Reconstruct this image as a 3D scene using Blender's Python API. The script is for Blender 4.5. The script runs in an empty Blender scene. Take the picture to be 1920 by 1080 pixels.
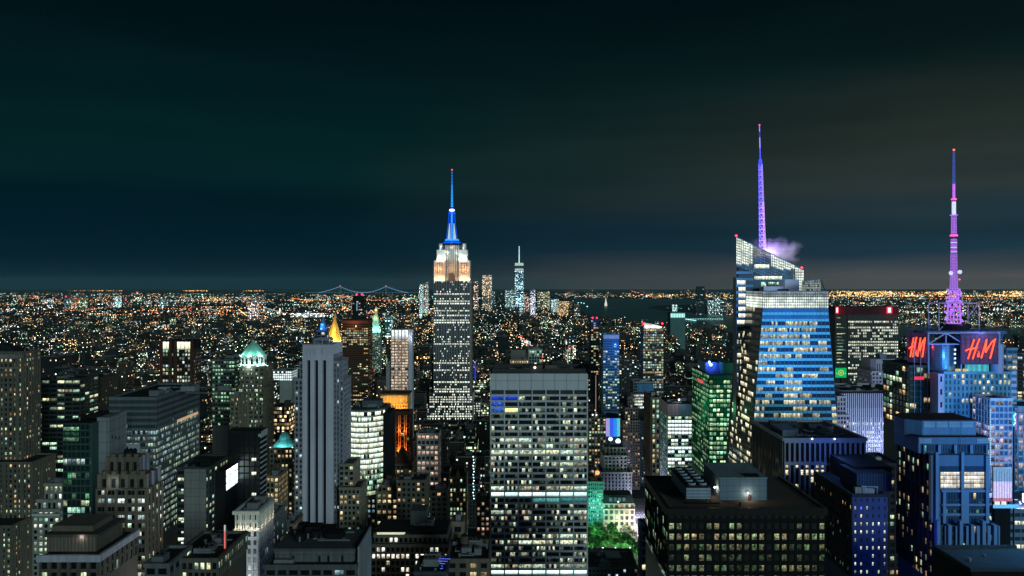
import bpy, math, random
from math import radians as R, sin, cos, pi
random.seed(7)
rnd = random.random
F = 1490.0; EYE = 531.0; CZ = 260.0          # focal length and eye level of the photograph (in its pixels), camera height (m)
sc = bpy.context.scene; col = sc.collection

# ------------------------------------------------------------------ camera
cd = bpy.data.cameras.new('camera'); cam = bpy.data.objects.new('camera', cd); col.objects.link(cam)
cam.location = (0, 0, CZ); cam.rotation_euler = (R(90), 0, 0)
cd.sensor_width = 36; cd.lens = 36 * F / 1920; cd.shift_y = -(540 - EYE) / 1920
cd.clip_start = 5; cd.clip_end = 90000
sc.camera = cam
sc.view_settings.view_transform = 'Standard'; sc.view_settings.look = 'None'; sc.view_settings.exposure = 0; sc.view_settings.gamma = 1
sc.render.engine = 'CYCLES'
sc.cycles.max_bounces = 4; sc.cycles.diffuse_bounces = 2; sc.cycles.glossy_bounces = 2; sc.cycles.transmission_bounces = 2
sc.cycles.volume_bounces = 0; sc.cycles.transparent_max_bounces = 8; sc.cycles.caustics_reflective = False; sc.cycles.caustics_refractive = False
sc.cycles.use_denoising = True; sc.cycles.denoiser = 'OPENIMAGEDENOISE'; sc.cycles.denoising_input_passes = 'RGB_ALBEDO_NORMAL'; sc.cycles.denoising_prefilter = 'ACCURATE'; sc.cycles.sample_clamp_indirect = 1.0; sc.cycles.use_light_tree = True
sc.cycles.volume_step_rate = 4; sc.cycles.volume_max_steps = 64

def lin(c):
    return tuple((v / 255 / 12.92 if v / 255 <= .04045 else ((v / 255 + .055) / 1.055) ** 2.4) for v in c)

# ------------------------------------------------------------------ world: the night sky
W = bpy.data.worlds.new('World'); sc.world = W; W.use_nodes = True
nt = W.node_tree; nt.nodes.clear()
class G:                                                     # tiny node-graph helper
    def __init__(s, nt): s.nt = nt
    def n(s, t, **k):
        nd = s.nt.nodes.new(t)
        for a, v in k.items(): setattr(nd, a, v)
        return nd
    def put(s, sock, v):
        if hasattr(v, 'is_output'): s.nt.links.new(v, sock)
        elif v is not None: sock.default_value = v
    def m(s, op, a, b=None, c=None, clamp=False):
        nd = s.n('ShaderNodeMath', operation=op, use_clamp=clamp)
        s.put(nd.inputs[0], a); s.put(nd.inputs[1], b)
        if c is not None: s.put(nd.inputs[2], c)
        return nd.outputs[0]
    def mix(s, f, a, b, bt='MIX'):
        nd = s.n('ShaderNodeMix', data_type='RGBA', blend_type=bt)
        s.put(nd.inputs[0], f)
        for k, v in ((6, a), (7, b)):
            if isinstance(v, (tuple, list)): v = (*v[:3], 1)
            s.put(nd.inputs[k], v)
        return nd.outputs[2]
    def ramp(s, f, stops, interp='LINEAR'):
        nd = s.n('ShaderNodeValToRGB'); s.put(nd.inputs[0], f); cr = nd.color_ramp; cr.interpolation = interp
        while len(cr.elements) < len(stops): cr.elements.new(.5)
        for e, (p, c) in zip(cr.elements, stops):
            e.position = p; e.color = (*c, 1) if isinstance(c, tuple) else (c, c, c, 1)
        return nd.outputs[0]
    def rng(s, v, a, b, c, d):
        nd = s.n('ShaderNodeMapRange'); nd.clamp = True
        for i, x in enumerate((v, a, b, c, d)): s.put(nd.inputs[i], x)
        return nd.outputs[0]
    def noise(s, vec, scale, detail=2.0, dims='3D'):
        nd = s.n('ShaderNodeTexNoise', noise_dimensions=dims); s.put(nd.inputs['Vector'], vec)
        nd.inputs['Scale'].default_value = scale; nd.inputs['Detail'].default_value = detail
        return nd.outputs[0]
g = G(nt)
tc = g.n('ShaderNodeTexCoord'); sp = g.n('ShaderNodeSeparateXYZ'); g.put(sp.inputs[0], tc.outputs['Generated'])
X, Yd, Zd = sp.outputs
mp = g.n('ShaderNodeMapping'); mp.inputs['Scale'].default_value = (1.2, 1.2, 9); g.put(mp.inputs[0], tc.outputs['Generated'])
cl = g.noise(mp.outputs[0], 1.6, 3)
el = g.m('ADD', g.m('MULTIPLY', Zd, 2.5), g.m('MULTIPLY', g.m('SUBTRACT', cl, .5), .20))
left = g.ramp(el, [(0, lin((4, 30, 43))), (.06, lin((1, 28, 41))), (.18, lin((0, 25, 37))), (.24, lin((0, 25, 34))), (.31, lin((3, 33, 36))), (.45, lin((2, 31, 33))), (.65, lin((1, 22, 26))), (.84, lin((0, 13, 18)))])
right = g.ramp(el, [(0, lin((84, 78, 76))), (.04, lin((60, 66, 73))), (.10, lin((26, 50, 64))), (.17, lin((24, 47, 58))), (.26, lin((42, 51, 51))), (.40, lin((35, 44, 40))), (.60, lin((11, 27, 27))), (.84, lin((0, 14, 18)))])
az = g.m('DIVIDE', X, g.m('MAXIMUM', Yd, .2))
az = g.m('ADD', az, g.m('MULTIPLY', g.m('SUBTRACT', g.noise(mp.outputs[0], 2.3, 2), .5), .25))
mp2 = g.n('ShaderNodeMapping'); mp2.inputs['Scale'].default_value = (1.0, 1.0, 14); mp2.inputs['Rotation'].default_value = (0, .06, 0); g.put(mp2.inputs[0], tc.outputs['Generated'])
streak = g.rng(g.noise(mp2.outputs[0], 3.2, 5), .30, .70, .90, 1.12)
sv = g.n('ShaderNodeHueSaturation'); g.put(sv.inputs['Color'], g.mix(g.rng(az, -.20, .48, 0, 1), left, right)); g.put(sv.inputs['Value'], streak)
bg = g.n('ShaderNodeBackground'); g.put(bg.inputs[0], sv.outputs[0]); bg.inputs[1].default_value = 1.0
g.put(g.n('ShaderNodeOutputWorld').inputs[0], bg.outputs[0])

# ------------------------------------------------------------------ the glow of midtown behind the camera, as one soft low sun
sd = bpy.data.lights.new('city_glow', 'SUN'); so = bpy.data.objects.new('city_glow', sd); col.objects.link(so)
from mathutils import Vector
sd.energy = 1.12; sd.angle = R(14); sd.color = (.63, .90, .90)
so.rotation_euler = Vector((-.42, .87, -.215)).to_track_quat('-Z', 'Y').to_euler()

def X_(px, Y): return (px - 960) * Y / F
def Z_(py, Y): return CZ - (py - EYE) * Y / F

# ------------------------------------------------------------------ materials
MC = {}
def newmat(name):
    m = bpy.data.materials.new(name); m.use_nodes = True; m.node_tree.nodes.clear(); return m, G(m.node_tree)
def finish(m, g, base, rough=.8, emi=None, es=0., metal=0., spec=.14, nosample=True):
    p = g.n('ShaderNodeBsdfPrincipled')
    g.put(p.inputs['Base Color'], (*base, 1) if isinstance(base, tuple) else base)
    g.put(p.inputs['Roughness'], rough); g.put(p.inputs['Metallic'], metal); p.inputs['Specular IOR Level'].default_value = spec
    if emi is not None:
        g.put(p.inputs['Emission Color'], (*emi, 1) if isinstance(emi, tuple) else emi); g.put(p.inputs['Emission Strength'], es)
    g.put(g.n('ShaderNodeOutputMaterial').inputs[0], p.outputs[0])
    if nosample: m.cycles.emission_sampling = 'NONE'
    return m
def wall(c, rough=.85, amt=.35, metal=0., joint=None):
    """Weathered surface: base colour c with blotches and long vertical rain streaks; optional panel joints."""
    key = ('w', c, rough, amt, metal, joint)
    if key in MC: return MC[key]
    m, g = newmat('facade_surface')
    geo = g.n('ShaderNodeNewGeometry').outputs['Position']
    mp = g.n('ShaderNodeMapping'); mp.inputs['Scale'].default_value = (.5, .5, .035); g.put(mp.inputs[0], geo)
    a = g.noise(mp.outputs[0], 1.0, 4); b = g.noise(geo, .06, 3); d = g.noise(geo, .9, 3)
    f = g.m('ADD', g.m('ADD', g.m('MULTIPLY', a, .5), g.m('MULTIPLY', b, .35)), g.m('MULTIPLY', d, .25))
    f = g.rng(f, .38, .72, 1 - amt, 1 + amt * .35)
    if joint:
        s = g.n('ShaderNodeSeparateXYZ'); g.put(s.inputs[0], geo)
        for o, per in ((s.outputs[2], joint), (g.m('ADD', s.outputs[0], s.outputs[1]), joint * 1.1)):
            fr = g.m('FRACT', g.m('DIVIDE', o, per)); f = g.m('MULTIPLY', f, g.m('SUBTRACT', 1, g.m('MULTIPLY', g.m('LESS_THAN', fr, .07), .35)))
    cc = g.n('ShaderNodeCombineColor')
    for i in range(3): g.put(cc.inputs[i], g.m('MULTIPLY', f, c[i]))
    MC[key] = finish(m, g, cc.outputs[0], rough, metal=metal); return MC[key]
def emit(c, s, sample=False, name='lit_surface'):
    key = ('e', c, s, sample)
    if key in MC: return MC[key]
    m, g = newmat(name)
    n = g.noise(g.n('ShaderNodeNewGeometry').outputs['Position'], .7, 2)
    MC[key] = finish(m, g, (.02, .02, .02), .5, c, g.m('MULTIPLY', g.rng(n, .3, .7, .8, 1.15), s), nosample=not sample); return MC[key]
def lit(A, B, s=.9, gamma=1.4, lo=.12, busy=.75, scale=.55):
    """A lit window: brightness and tint per window (cell of its UV), a busy room behind the pane."""
    key = ('l', A, B, s, gamma, lo, busy, scale)
    if key in MC: return MC[key]
    m, g = newmat('lit_window')
    uv = g.n('ShaderNodeUVMap'); s_ = g.n('ShaderNodeSeparateXYZ'); g.put(s_.inputs[0], uv.outputs[0])
    fl = g.n('ShaderNodeCombineXYZ'); g.put(fl.inputs[0], g.m('FLOOR', s_.outputs[0])); g.put(fl.inputs[1], g.m('FLOOR', s_.outputs[1]))
    wn = g.n('ShaderNodeTexWhiteNoise', noise_dimensions='2D'); g.put(wn.inputs['Vector'], fl.outputs[0])
    cs = g.n('ShaderNodeSeparateColor'); g.put(cs.inputs[0], wn.outputs[1])
    br = g.m('ADD', lo, g.m('MULTIPLY', g.m('POWER', cs.outputs[0], gamma), 1 - lo))
    fv = g.m('FRACT', s_.outputs[1]); fu = g.m('FRACT', s_.outputs[0])
    geo = g.n('ShaderNodeNewGeometry').outputs['Position']
    n1 = g.rng(g.noise(geo, scale, 3), .36, .60, 1 - busy, 1.25)
    mp = g.n('ShaderNodeMapping'); mp.inputs['Scale'].default_value = (1.7, 1.7, .25); g.put(mp.inputs[0], geo)
    n2 = g.rng(g.noise(mp.outputs[0], 1.0, 2), .40, .56, 1 - busy * .55, 1.1)
    ceil_ = g.m('ADD', g.rng(fv, .15, .55, .45, .95), g.m('MULTIPLY', g.m('MULTIPLY', g.m('GREATER_THAN', fv, .78), g.m('GREATER_THAN', g.m('FRACT', g.m('MULTIPLY', fu, 2.6)), .35)), .55))
    e = g.m('MULTIPLY', g.m('MULTIPLY', g.m('MULTIPLY', br, n1), g.m('MULTIPLY', n2, ceil_)), s * 1.75)
    MC[key] = finish(m, g, (.01, .012, .014), .25, g.mix(cs.outputs[1], A, B), e); return MC[key]
def glass(c=(.006, .010, .012), rough=.12):
    key = ('g', c, rough)
    if key in MC: return MC[key]
    m, g = newmat('dark_window')
    geo = g.n('ShaderNodeNewGeometry').outputs['Position']
    n = g.noise(geo, .25, 2)
    MC[key] = finish(m, g, g.mix(n, tuple(v * .5 for v in c), tuple(v * 1.8 for v in c)), rough, spec=.9); return MC[key]
COOL = ((.42, .92, .70), (1, .94, .52)); WARM = ((1, .58, .25), (1, .86, .48)); MIXD = ((.42, .78, 1), (1, .76, .40))
WHITE = ((.62, .92, 1), (1, .96, .74)); GREEN = ((.25, 1, .55), (.75, 1, .62))
def city(wc, cw, ch, ww, wh, p, rowp, cols, s, gl=(.004, .007, .009), bidw=.8):
    """Whole-facade window grid for the many smaller buildings; its UV is in metres, one 200 m stretch of u per face."""
    m, g = newmat('windowed_facade')
    uv = g.n('ShaderNodeUVMap'); s_ = g.n('ShaderNodeSeparateXYZ'); g.put(s_.inputs[0], uv.outputs[0]); u, v = s_.outputs[0], s_.outputs[1]
    a, b = g.m('DIVIDE', u, cw), g.m('DIVIDE', v, ch)
    cu, cv, fu, fv = g.m('FLOOR', a), g.m('FLOOR', b), g.m('FRACT', a), g.m('FRACT', b)
    bid = g.m('FLOOR', g.m('DIVIDE', u, 200.0))
    def wn(x, y):
        c = g.n('ShaderNodeCombineXYZ'); g.put(c.inputs[0], x); g.put(c.inputs[1], y)
        w = g.n('ShaderNodeTexWhiteNoise', noise_dimensions='2D'); g.put(w.inputs['Vector'], c.outputs[0])
        sc_ = g.n('ShaderNodeSeparateColor'); g.put(sc_.inputs[0], w.outputs[1]); return sc_.outputs
    r = wn(cu, cv); rr = wn(bid, cv); rb = wn(bid, 3.5)
    dist = g.rng(g.noise(g.n('ShaderNodeNewGeometry').outputs['Position'], .0035, 3), .40, .62, .25, 2.0)
    pr = g.m('ADD', g.m('MULTIPLY', g.m('MULTIPLY', dist, p), g.m('ADD', .25, g.m('MULTIPLY', g.m('POWER', rb[0], 2.0), 2.2))), g.m('MULTIPLY', g.m('LESS_THAN', rr[0], rowp), .55))
    on = g.m('LESS_THAN', r[0], pr)
    mask = g.m('MULTIPLY', g.m('LESS_THAN', g.m('ABSOLUTE', g.m('SUBTRACT', fu, .5)), ww / 2), g.m('LESS_THAN', g.m('ABSOLUTE', g.m('SUBTRACT', fv, .5)), wh / 2))
    mask = g.m('MULTIPLY', mask, g.m('GREATER_THAN', v, 0.0))
    e = g.m('MULTIPLY', g.m('MULTIPLY', on, mask), g.m('MULTIPLY', g.m('ADD', .03, g.m('POWER', r[1], 3.4)), s * 3.2))
    tint = g.mix(r[2], cols[0], cols[1])
    tint = g.mix(g.m('MULTIPLY', g.m('LESS_THAN', rb[1], .16), .6), tint, (1, .45, .15))
    geo = g.n('ShaderNodeNewGeometry').outputs['Position']
    n = g.rng(g.noise(geo, .15, 4), .3, .7, .65, 1.2)
    k = g.m('MULTIPLY', n, g.m('ADD', 1 - bidw * .6, g.m('MULTIPLY', rb[2], bidw * 1.2)))
    cc = g.n('ShaderNodeCombineColor')
    for i in range(3): g.put(cc.inputs[i], g.m('MULTIPLY', k, wc[i]))
    base = g.mix(mask, cc.outputs[0], gl)
    return finish(m, g, base, g.m('SUBTRACT', .85, g.m('MULTIPLY', mask, .6)), tint, e)
BLACK = wall((.010, .011, .013), .9); ROOF = wall((.022, .024, .026), .9, .5); STEEL = wall((.25, .26, .28), .45, .25, .5)
DG = glass()

# ------------------------------------------------------------------ mesh building
FACES = ((0, 3, 2, 1), (4, 5, 6, 7), (0, 1, 5, 4), (1, 2, 6, 5), (2, 3, 7, 6), (3, 0, 4, 7))
class MB:
    def __init__(s): s.v = []; s.f = []; s.mi = []; s.uv = None; s.mats = []
    def mat(s, m):
        if m not in s.mats: s.mats.append(m)
        return s.mats.index(m)
    def poly(s, vs, fs, m):
        b = len(s.v); s.v += vs; i = s.mat(m)
        for f in fs: s.f.append(tuple(b + k for k in f)); s.mi.append(i)
    def box(s, x0, x1, y0, y1, z0, z1, m):
        s.poly([(x0, y0, z0), (x1, y0, z0), (x1, y1, z0), (x0, y1, z0), (x0, y0, z1), (x1, y0, z1), (x1, y1, z1), (x0, y1, z1)], FACES, m)
    def prism(s, pts, z0, z1, m, top=None, zt=None):
        """extrude the plan outline pts (counter-clockwise); top = optional other outline at the top; zt = per-vertex top heights"""
        n = len(pts); top = top or pts
        vs = [(x, y, z0) for x, y in pts] + [(x, y, (zt[i] if zt else z1)) for i, (x, y) in enumerate(top)]
        s.poly(vs, [tuple(range(n - 1, -1, -1)), tuple(range(n, 2 * n))] + [(i, (i + 1) % n, n + (i + 1) % n, n + i) for i in range(n)], m)
    def cyl(s, x, y, r0, z0, r1, z1, m, n=12):
        s.prism([(x + r0 * cos(2 * pi * i / n), y + r0 * sin(2 * pi * i / n)) for i in range(n)], z0, z1, m, [(x + r1 * cos(2 * pi * i / n), y + r1 * sin(2 * pi * i / n)) for i in range(n)])
    def bar(s, a, b, r, m, n=4):
        a, b = Vector(a), Vector(b); d = (b - a).normalized(); u = d.orthogonal().normalized(); w = d.cross(u)
        vs = [tuple(p + (u * cos(2 * pi * i / n + .785) + w * sin(2 * pi * i / n + .785)) * r) for p in (a, b) for i in range(n)]
        s.poly(vs, [tuple(range(n - 1, -1, -1)), tuple(range(n, 2 * n))] + [(i, (i + 1) % n, n + (i + 1) % n, n + i) for i in range(n)], m)
    def octa(s, x, y, z, r, m):
        s.poly([(x - r, y, z), (x + r, y, z), (x, y - r, z), (x, y + r, z), (x, y, z - r), (x, y, z + r)],
               [(0, 2, 5), (2, 1, 5), (1, 3, 5), (3, 0, 5), (2, 0, 4), (1, 2, 4), (3, 1, 4), (0, 3, 4)], m)
    def ball(s, x, y, z, r, m, n=10, k=6, sz=1.0):
        for j in range(k):
            t0, t1 = pi * j / k - pi / 2, pi * (j + 1) / k - pi / 2
            s.cyl(x, y, max(r * cos(t0), .01), z + r * sz * sin(t0), max(r * cos(t1), .01), z + r * sz * sin(t1), m, n)
    def build(s, name, parent=None, label=None, kind=None):
        me = bpy.data.meshes.new(name)
        o3 = parent.matrix_world.translation.copy() if parent is not None and parent.type == 'EMPTY' else Vector((0, 0, 0))
        if parent is not None: o3 = Vector(parent['_at']) if '_at' in parent else o3
        me.from_pydata([(v[0] - o3.x, v[1] - o3.y, v[2] - o3.z) for v in s.v], [], s.f)
        for m in s.mats: me.materials.append(m)
        me.polygons.foreach_set('material_index', s.mi)
        if s.uv:
            l = me.uv_layers.new(name='UVMap'); flat = []
            for q in s.uv: flat += q
            l.data.foreach_set('uv', flat)
        o = bpy.data.objects.new(name, me); col.objects.link(o)
        if parent is not None: o.parent = parent
        if label: o['label'] = label
        if kind: o['kind'] = kind
        return o

def lamp(kind, loc, power, color, radius=.6, aim=None, size=60, blend=.6, name='floodlight'):
    d = bpy.data.lights.new(name, kind); d.energy = power; d.color = color; d.shadow_soft_size = radius
    o = bpy.data.objects.new(name, d); col.objects.link(o); o.location = loc
    if kind == 'SPOT': d.spot_size = R(size); d.spot_blend = blend; o.rotation_euler = (Vector(aim) - Vector(loc)).to_track_quat('-Z', 'Y').to_euler()
    return o

KEEP = []            # (px0, px1, visible top, visible bottom, Y): parts of the picture that small buildings must not cover
FOOT = []            # footprints of the modelled buildings
NICK = []            # (px centre, py centre, Y, nickname) for placing the small buildings in words
class Bld:
    """One building: an Empty at its base with wall, roof, window ... children."""
    def __init__(s, name, label, x, y, cat='building', group=None, nick=None):
        s.root = bpy.data.objects.new(name, None); col.objects.link(s.root)
        s.root.empty_display_size = 1
        s.root.location = (x, y, 0); s.root['_at'] = (x, y, 0)
        s.root['label'] = label; s.root['category'] = cat
        if group: s.root['group'] = group
        s.parts = {}; s.win = []; s.nick = nick
    def p(s, key):
        if key not in s.parts: s.parts[key] = MB()
        return s.parts[key]
    def reg(s, x0, x1, y0, y1, z1, pb):
        FOOT.append((min(x0, x1) - 4, max(x0, x1) + 4, y0 - 4, y1 + 4))
        pxs = [960 + x * F / y for x in (x0, x1) for y in (y0, y1)]
        KEEP.append((min(pxs), max(pxs), EYE - (z1 - CZ) * F / y0, pb, y0))
        if s.nick: NICK.append(((x0 + x1) / 2 * F / y0 + 960, EYE - (z1 - CZ) * F / y0, y0, s.nick)); s.nick = None
    def pane(s, q, m): s.win.append((q, m))
    def facade(s, face, a0, a1, c, z0, z1, st, zvis=0.):
        """Real relief on one face: piers, spandrels and a pane in every opening. face '-y': a is x, c is y; '+x' / '-x': a is y, c is x"""
        if a1 - a0 < 2: return
        fh, bw, n = st.get('fh', 3.9), st.get('bw', 6.), st.get('n', 1)
        pw, sh, pd, sd = st.get('pw', 1.), st.get('sh', 1.4), st.get('pd', .5), st.get('sd', .35)
        W_ = s.p('wall'); wm, sm = st['wall'], st.get('span', st['wall'])
        nb = max(1, round((a1 - a0) / bw)); bw = (a1 - a0) / nb
        nf = max(1, round((z1 - z0) / fh)); fh = (z1 - z0) / nf
        def bx(p, q, d, za, zb, m):
            if zb <= za: return
            if face == '-y': W_.box(p, q, c - d, c + .2, za, zb, m)
            elif face == '+x': W_.box(c - .2, c + d, p, q, za, zb, m)
            else: W_.box(c - d, c + .2, p, q, za, zb, m)
        zlo = max(z0, zvis)
        for i in range(nb + 1):
            w = pw if not st.get('major') or i % st['major'] else pw * 2
            a = a0 + i * bw
            bx(max(a - w / 2, a0 + .012), min(a + w / 2, a1 - .012), pd, zlo, z1, wm)
        for k in range(nf + 1):
            z = z0 + k * fh
            if z < zlo: continue
            bx(a0 + .02, a1 - .02, sd, max(z - sh / 2, zlo), min(z + sh / 2, z1 - .02), sm)
        e = .06; gap = st.get('gap', .25)
        pf = st.get('p', .3); rp = st.get('rowp', 0.); run = st.get('run', 0.)
        rows = st.get('rows')
        L = st['lit'] if isinstance(st['lit'], list) else [st['lit']]
        for k in range(nf):
            za, zb = z0 + k * fh + sh / 2, z0 + (k + 1) * fh - sh / 2
            if zb < zlo + 1 or zb - za < .4: continue
            rowon = rnd() < rp; pk = pf * (.6 + 1.9 * rnd())
            if rows is not None:
                kk = nf - 1 - k
                if kk < len(rows): pk = rows[kk]; rowon = False
            lm = random.choice(L); prev = False
            for i in range(nb):
                b0, b1 = a0 + i * bw + pw / 2, a0 + (i + 1) * bw - pw / 2
                wv = (b1 - b0) / n
                for j in range(n):
                    p, q = b0 + j * wv + gap / 2, b0 + (j + 1) * wv - gap / 2
                    pp = .93 if rowon else (pk + (run * (1 - pk) if prev else 0))
                    on = rnd() < pp; prev = on
                    m = lm if on else st.get('dark', DG)
                    if face == '-y': qd = ((p, c - e, za), (q, c - e, za), (q, c - e, zb), (p, c - e, zb))
                    elif face == '+x': qd = ((c + e, p, za), (c + e, q, za), (c + e, q, zb), (c + e, p, zb))
                    else: qd = ((c - e, q, za), (c - e, p, za), (c - e, p, zb), (c - e, q, zb))
                    s.pane(qd, m)
    def tower(s, x0, x1, y0, D, z1, st, z0=0., pb=1085, roof=True, side=None, reg=True, frontst=None, sidest=None):
        """A shaft: core, front facade, and the side that faces the camera's axis."""
        core = st.get('core', st['wall'])
        s.p('wall').box(x0, x1, y0, y0 + D, z0, z1, core)
        zv = Z_(pb, y0)
        s.facade('-y', x0, x1, y0, z0, z1, frontst or st, zv)
        if side is None: side = '+x' if x1 < 0 else ('-x' if x0 > 0 else None)
        if side and (sidest or st) != 'blank': s.facade(side, y0, y0 + D, x1 if side == '+x' else x0, z0, z1, sidest or st, zv)
        if roof:
            r = s.p('roof'); t, h = .6, 1.3; wm = st.get('cap', st['wall']); o = st.get('pd', .5) + .05
            r.box(x0 + .3, x1 - .3, y0 + .3, y0 + D - .3, z1 - .1, z1 + .15, ROOF)
            r.box(x0 - o, x1 + o, y0 - o, y0 + t, z1 - .4, z1 + h, wm); r.box(x0 - o, x1 + o, y0 + D - t, y0 + D + o, z1 - .4, z1 + h, wm)
            r.box(x0 - o, x0 + t, y0 + t, y0 + D - t, z1 - .4, z1 + h, wm); r.box(x1 - t, x1 + o, y0 + t, y0 + D - t, z1 - .4, z1 + h, wm)
        if reg: s.reg(x0, x1, y0, y0 + D, z1, pb)
    def clutter(s, x0, x1, y0, y1, z, n, m=None, tank=0):
        for i in range(n):
            w, d, h = random.uniform(3, 9), random.uniform(3, 8), random.uniform(1.5, 4)
            w = min(w, (x1 - x0) * .5); d = min(d, (y1 - y0) * .5)
            a, b = random.uniform(x0 + 1, x1 - w - 1), random.uniform(y0 + 1, y1 - d - 1)
            q = MB(); mm = m or STEEL; q.box(a, a + w, b, b + d, z, z + h, mm)
            for k in range(int(w // 2)): q.cyl(a + 1 + k * 2, b + d / 2, .7, z + h, .7, z + h + .4, BLACK, 8)
            q.build('roof_unit', s.root)
        W0, D0 = x1 - x0, y1 - y0
        if n >= 2 and W0 > 10 and D0 > 8:
            for k in range(n // 2 + 1):
                q = MB(); a, b = random.uniform(x0 + 1, x0 + W0 * .5), random.uniform(y0 + 1, y1 - 2); L_ = random.uniform(.25, .45) * W0
                q.box(a, a + L_, b, b + .7, z + .5, z + 1.1, STEEL); q.box(a, a + .7, b + .7, min(b + 6, y1 - .5), z + .5, z + 1.1, STEEL); q.build('duct', s.root)
                q = MB(); a, b = random.uniform(x0 + 1, x1 - 1), random.uniform(y0 + 1, y1 - 1); q.cyl(a, b, .45, z, .45, z + 1.6, STEEL, 8); q.cyl(a, b, .8, z + 1.6, .2, z + 2.2, STEEL, 8); q.build('vent', s.root)
        for i in range(tank): water_tank(s.root, random.uniform(x0 + 3, x1 - 3), random.uniform(y0 + 3, y1 - 3), z)
    def done(s, individuals=True):
        for k, mb in s.parts.items():
            if mb.f: mb.build(k, s.root)
        wins = s.win
        if not wins: return
        def area(w):
            a, b, c, d = (Vector(t) for t in w[0]); return (b - a).cross(d - a).length * 1.0 / max(a.y, 1) ** 2
        dist = wins[0][0][0][1]
        if individuals and dist < 1000:
            order = sorted(range(len(wins)), key=lambda i: (-(wins[i][1] is not DG), -round(area(wins[i]) * 1e6, 1), -wins[i][0][0][2]))
            pick = set(order[:100])
        else: pick = set()
        rest = MB(); rest.uv = []
        for i, (q, m) in enumerate(wins):
            u, v = random.randrange(3000), random.randrange(3000)
            uvs = (u + .001, v + .001, u + .999, v + .001, u + .999, v + .999, u + .001, v + .999)
            if i in pick:
                one = MB(); one.uv = [uvs]; one.poly(list(q), [(0, 1, 2, 3)], m); one.build('window', s.root)
            else: rest.poly(list(q), [(0, 1, 2, 3)], m); rest.uv.append(uvs)
        if rest.f: rest.build('window_grid', s.root, kind='stuff')
WOOD = wall((.10, .07, .05))
def water_tank(root, x, y, z, r=2.0):
    q = MB()
    for a in range(4): q.bar((x + r * .7 * cos(a * pi / 2 + .7), y + r * .7 * sin(a * pi / 2 + .7), z), (x + r * .7 * cos(a * pi / 2 + .7), y + r * .7 * sin(a * pi / 2 + .7), z + 3), .18, BLACK)
    q.cyl(x, y, r, z + 3, r, z + 7, WOOD, 10); q.cyl(x, y, r * 1.05, z + 7, .1, z + 8.6, BLACK, 10)
    q.build('water_tank', root)
def crownlamps(x0, x1, y, z, n, power, color, off=4.):
    for i in range(n): lamp('POINT', (x0 + (x1 - x0) * (i + .5) / n, y - off, z), power, color, .5)

# ------------------------------------------------------------------ styles
def ST(wc, **k):
    d = dict(wall=wall(wc), lit=lit(*COOL)); d.update(k); return d
L_cool, L_warm, L_mix, L_white, L_green = lit(*COOL), lit(*WARM), lit(*MIXD), lit(*WHITE, s=1.1), lit(*GREEN, s=.8)
L_dim = lit(*GREEN, s=.35, gamma=2.5); L_dimw = lit(*WARM, s=.4, gamma=2.)
L_bright = lit((.80, 1, .86), (1, 1, .74), s=1.0, gamma=.7, lo=.45, busy=.35)
L_full = lit((.75, .95, 1), (.9, 1, .95), s=1.0, gamma=.5, lo=.6, busy=.2)

def std(name, label, pxL, pxR, py, Y, D, st, pb=1085, nick=None, tiers=(), units=2, tank=0, **kw):
    """pxL..pxR, py: the main shaft in the photograph at distance Y; tiers: further setback blocks (pxL, pxR, py, dy)"""
    b = Bld(name, label, (X_(pxL, Y) + X_(pxR, Y)) / 2, Y + D / 2, nick=nick)
    x0, x1 = X_(pxL, Y), X_(pxR, Y)
    z = Z_(py, Y)
    b.tower(x0, x1, Y, D, z, st, pb=pb, **kw)
    zprev, bx = z, (x0, x1, Y, Y + D)
    for (a, c, t, dy) in tiers:
        yy = Y + dy; zz = Z_(t, yy); a, c = X_(a, yy), X_(c, yy)
        if dy >= 0 and zz > zprev:     # stands on the roof below
            b.tower(a, c, yy, max(6, D - 2 * dy), zz, st, z0=zprev, pb=pb, reg=False); zprev = zz; bx = (a, c, yy, yy + max(6, D - 2 * dy))
        else:                           # a lower wing
            b.tower(a, c, yy, D, zz, st, pb=pb, reg=True)
    if units: b.clutter(*bx, zprev, units, tank=tank)
    return b

# ================================================================== left foreground
s = ST((.13, .12, .10), fh=3.7, bw=3.4, pw=1.5, sh=1.7, pd=.8, p=.28, lit=[L_cool, L_warm], major=4)
b = std('art_deco_tower', 'broad tan brick tower cut off by the left edge, stepping out towards its base', -70, 42, 662, 600, 22, s, pb=870, nick='the tan brick tower at the left edge')
b.tower(X_(-90, 590), X_(62, 590), 588, 30, Z_(868, 590), s, pb=1085, reg=True); b.tower(X_(-100, 570), X_(28, 570), 566, 34, Z_(985, 570), s, reg=False)
b.p('cornice').box(X_(-72, 598), X_(43, 598), 597.5, 599, Z_(664, 600), Z_(672, 600), wall((.2, .2, .19)))
b.p('cornice').box(X_(-72, 598), X_(43, 598), 597.7, 599, Z_(688, 600), Z_(691, 600), wall((.2, .2, .19)))
for i in range(6): b.p('roof').box(X_(-60 + i * 2, 602), X_(30 - i * 6, 602), 602 + i, 618 - i, Z_(660, 600) + i, Z_(660, 600) + i + 1.1, ROOF)
b.done()
s = ST((.04, .045, .045), fh=3.8, bw=7, pw=.5, sh=1.6, p=.16, run=.5, lit=L_cool)
b = std('office_block', 'black slab with a few long lit rows right beside the tan brick tower', 79, 150, 712, 690, 30, s, pb=990, nick='the black slab by the left tower'); b.done()
s = ST((.055, .05, .042), fh=3.7, bw=3.2, pw=1.3, sh=1.8, p=.07, lit=L_warm, pd=.8)
b = std('office_block', 'dark brown ribbed block with hardly a lit window behind the glass and concrete tower', 105, 160, 716, 720, 60, s, pb=800, nick='the dark brown ribbed block'); b.done()

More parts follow.
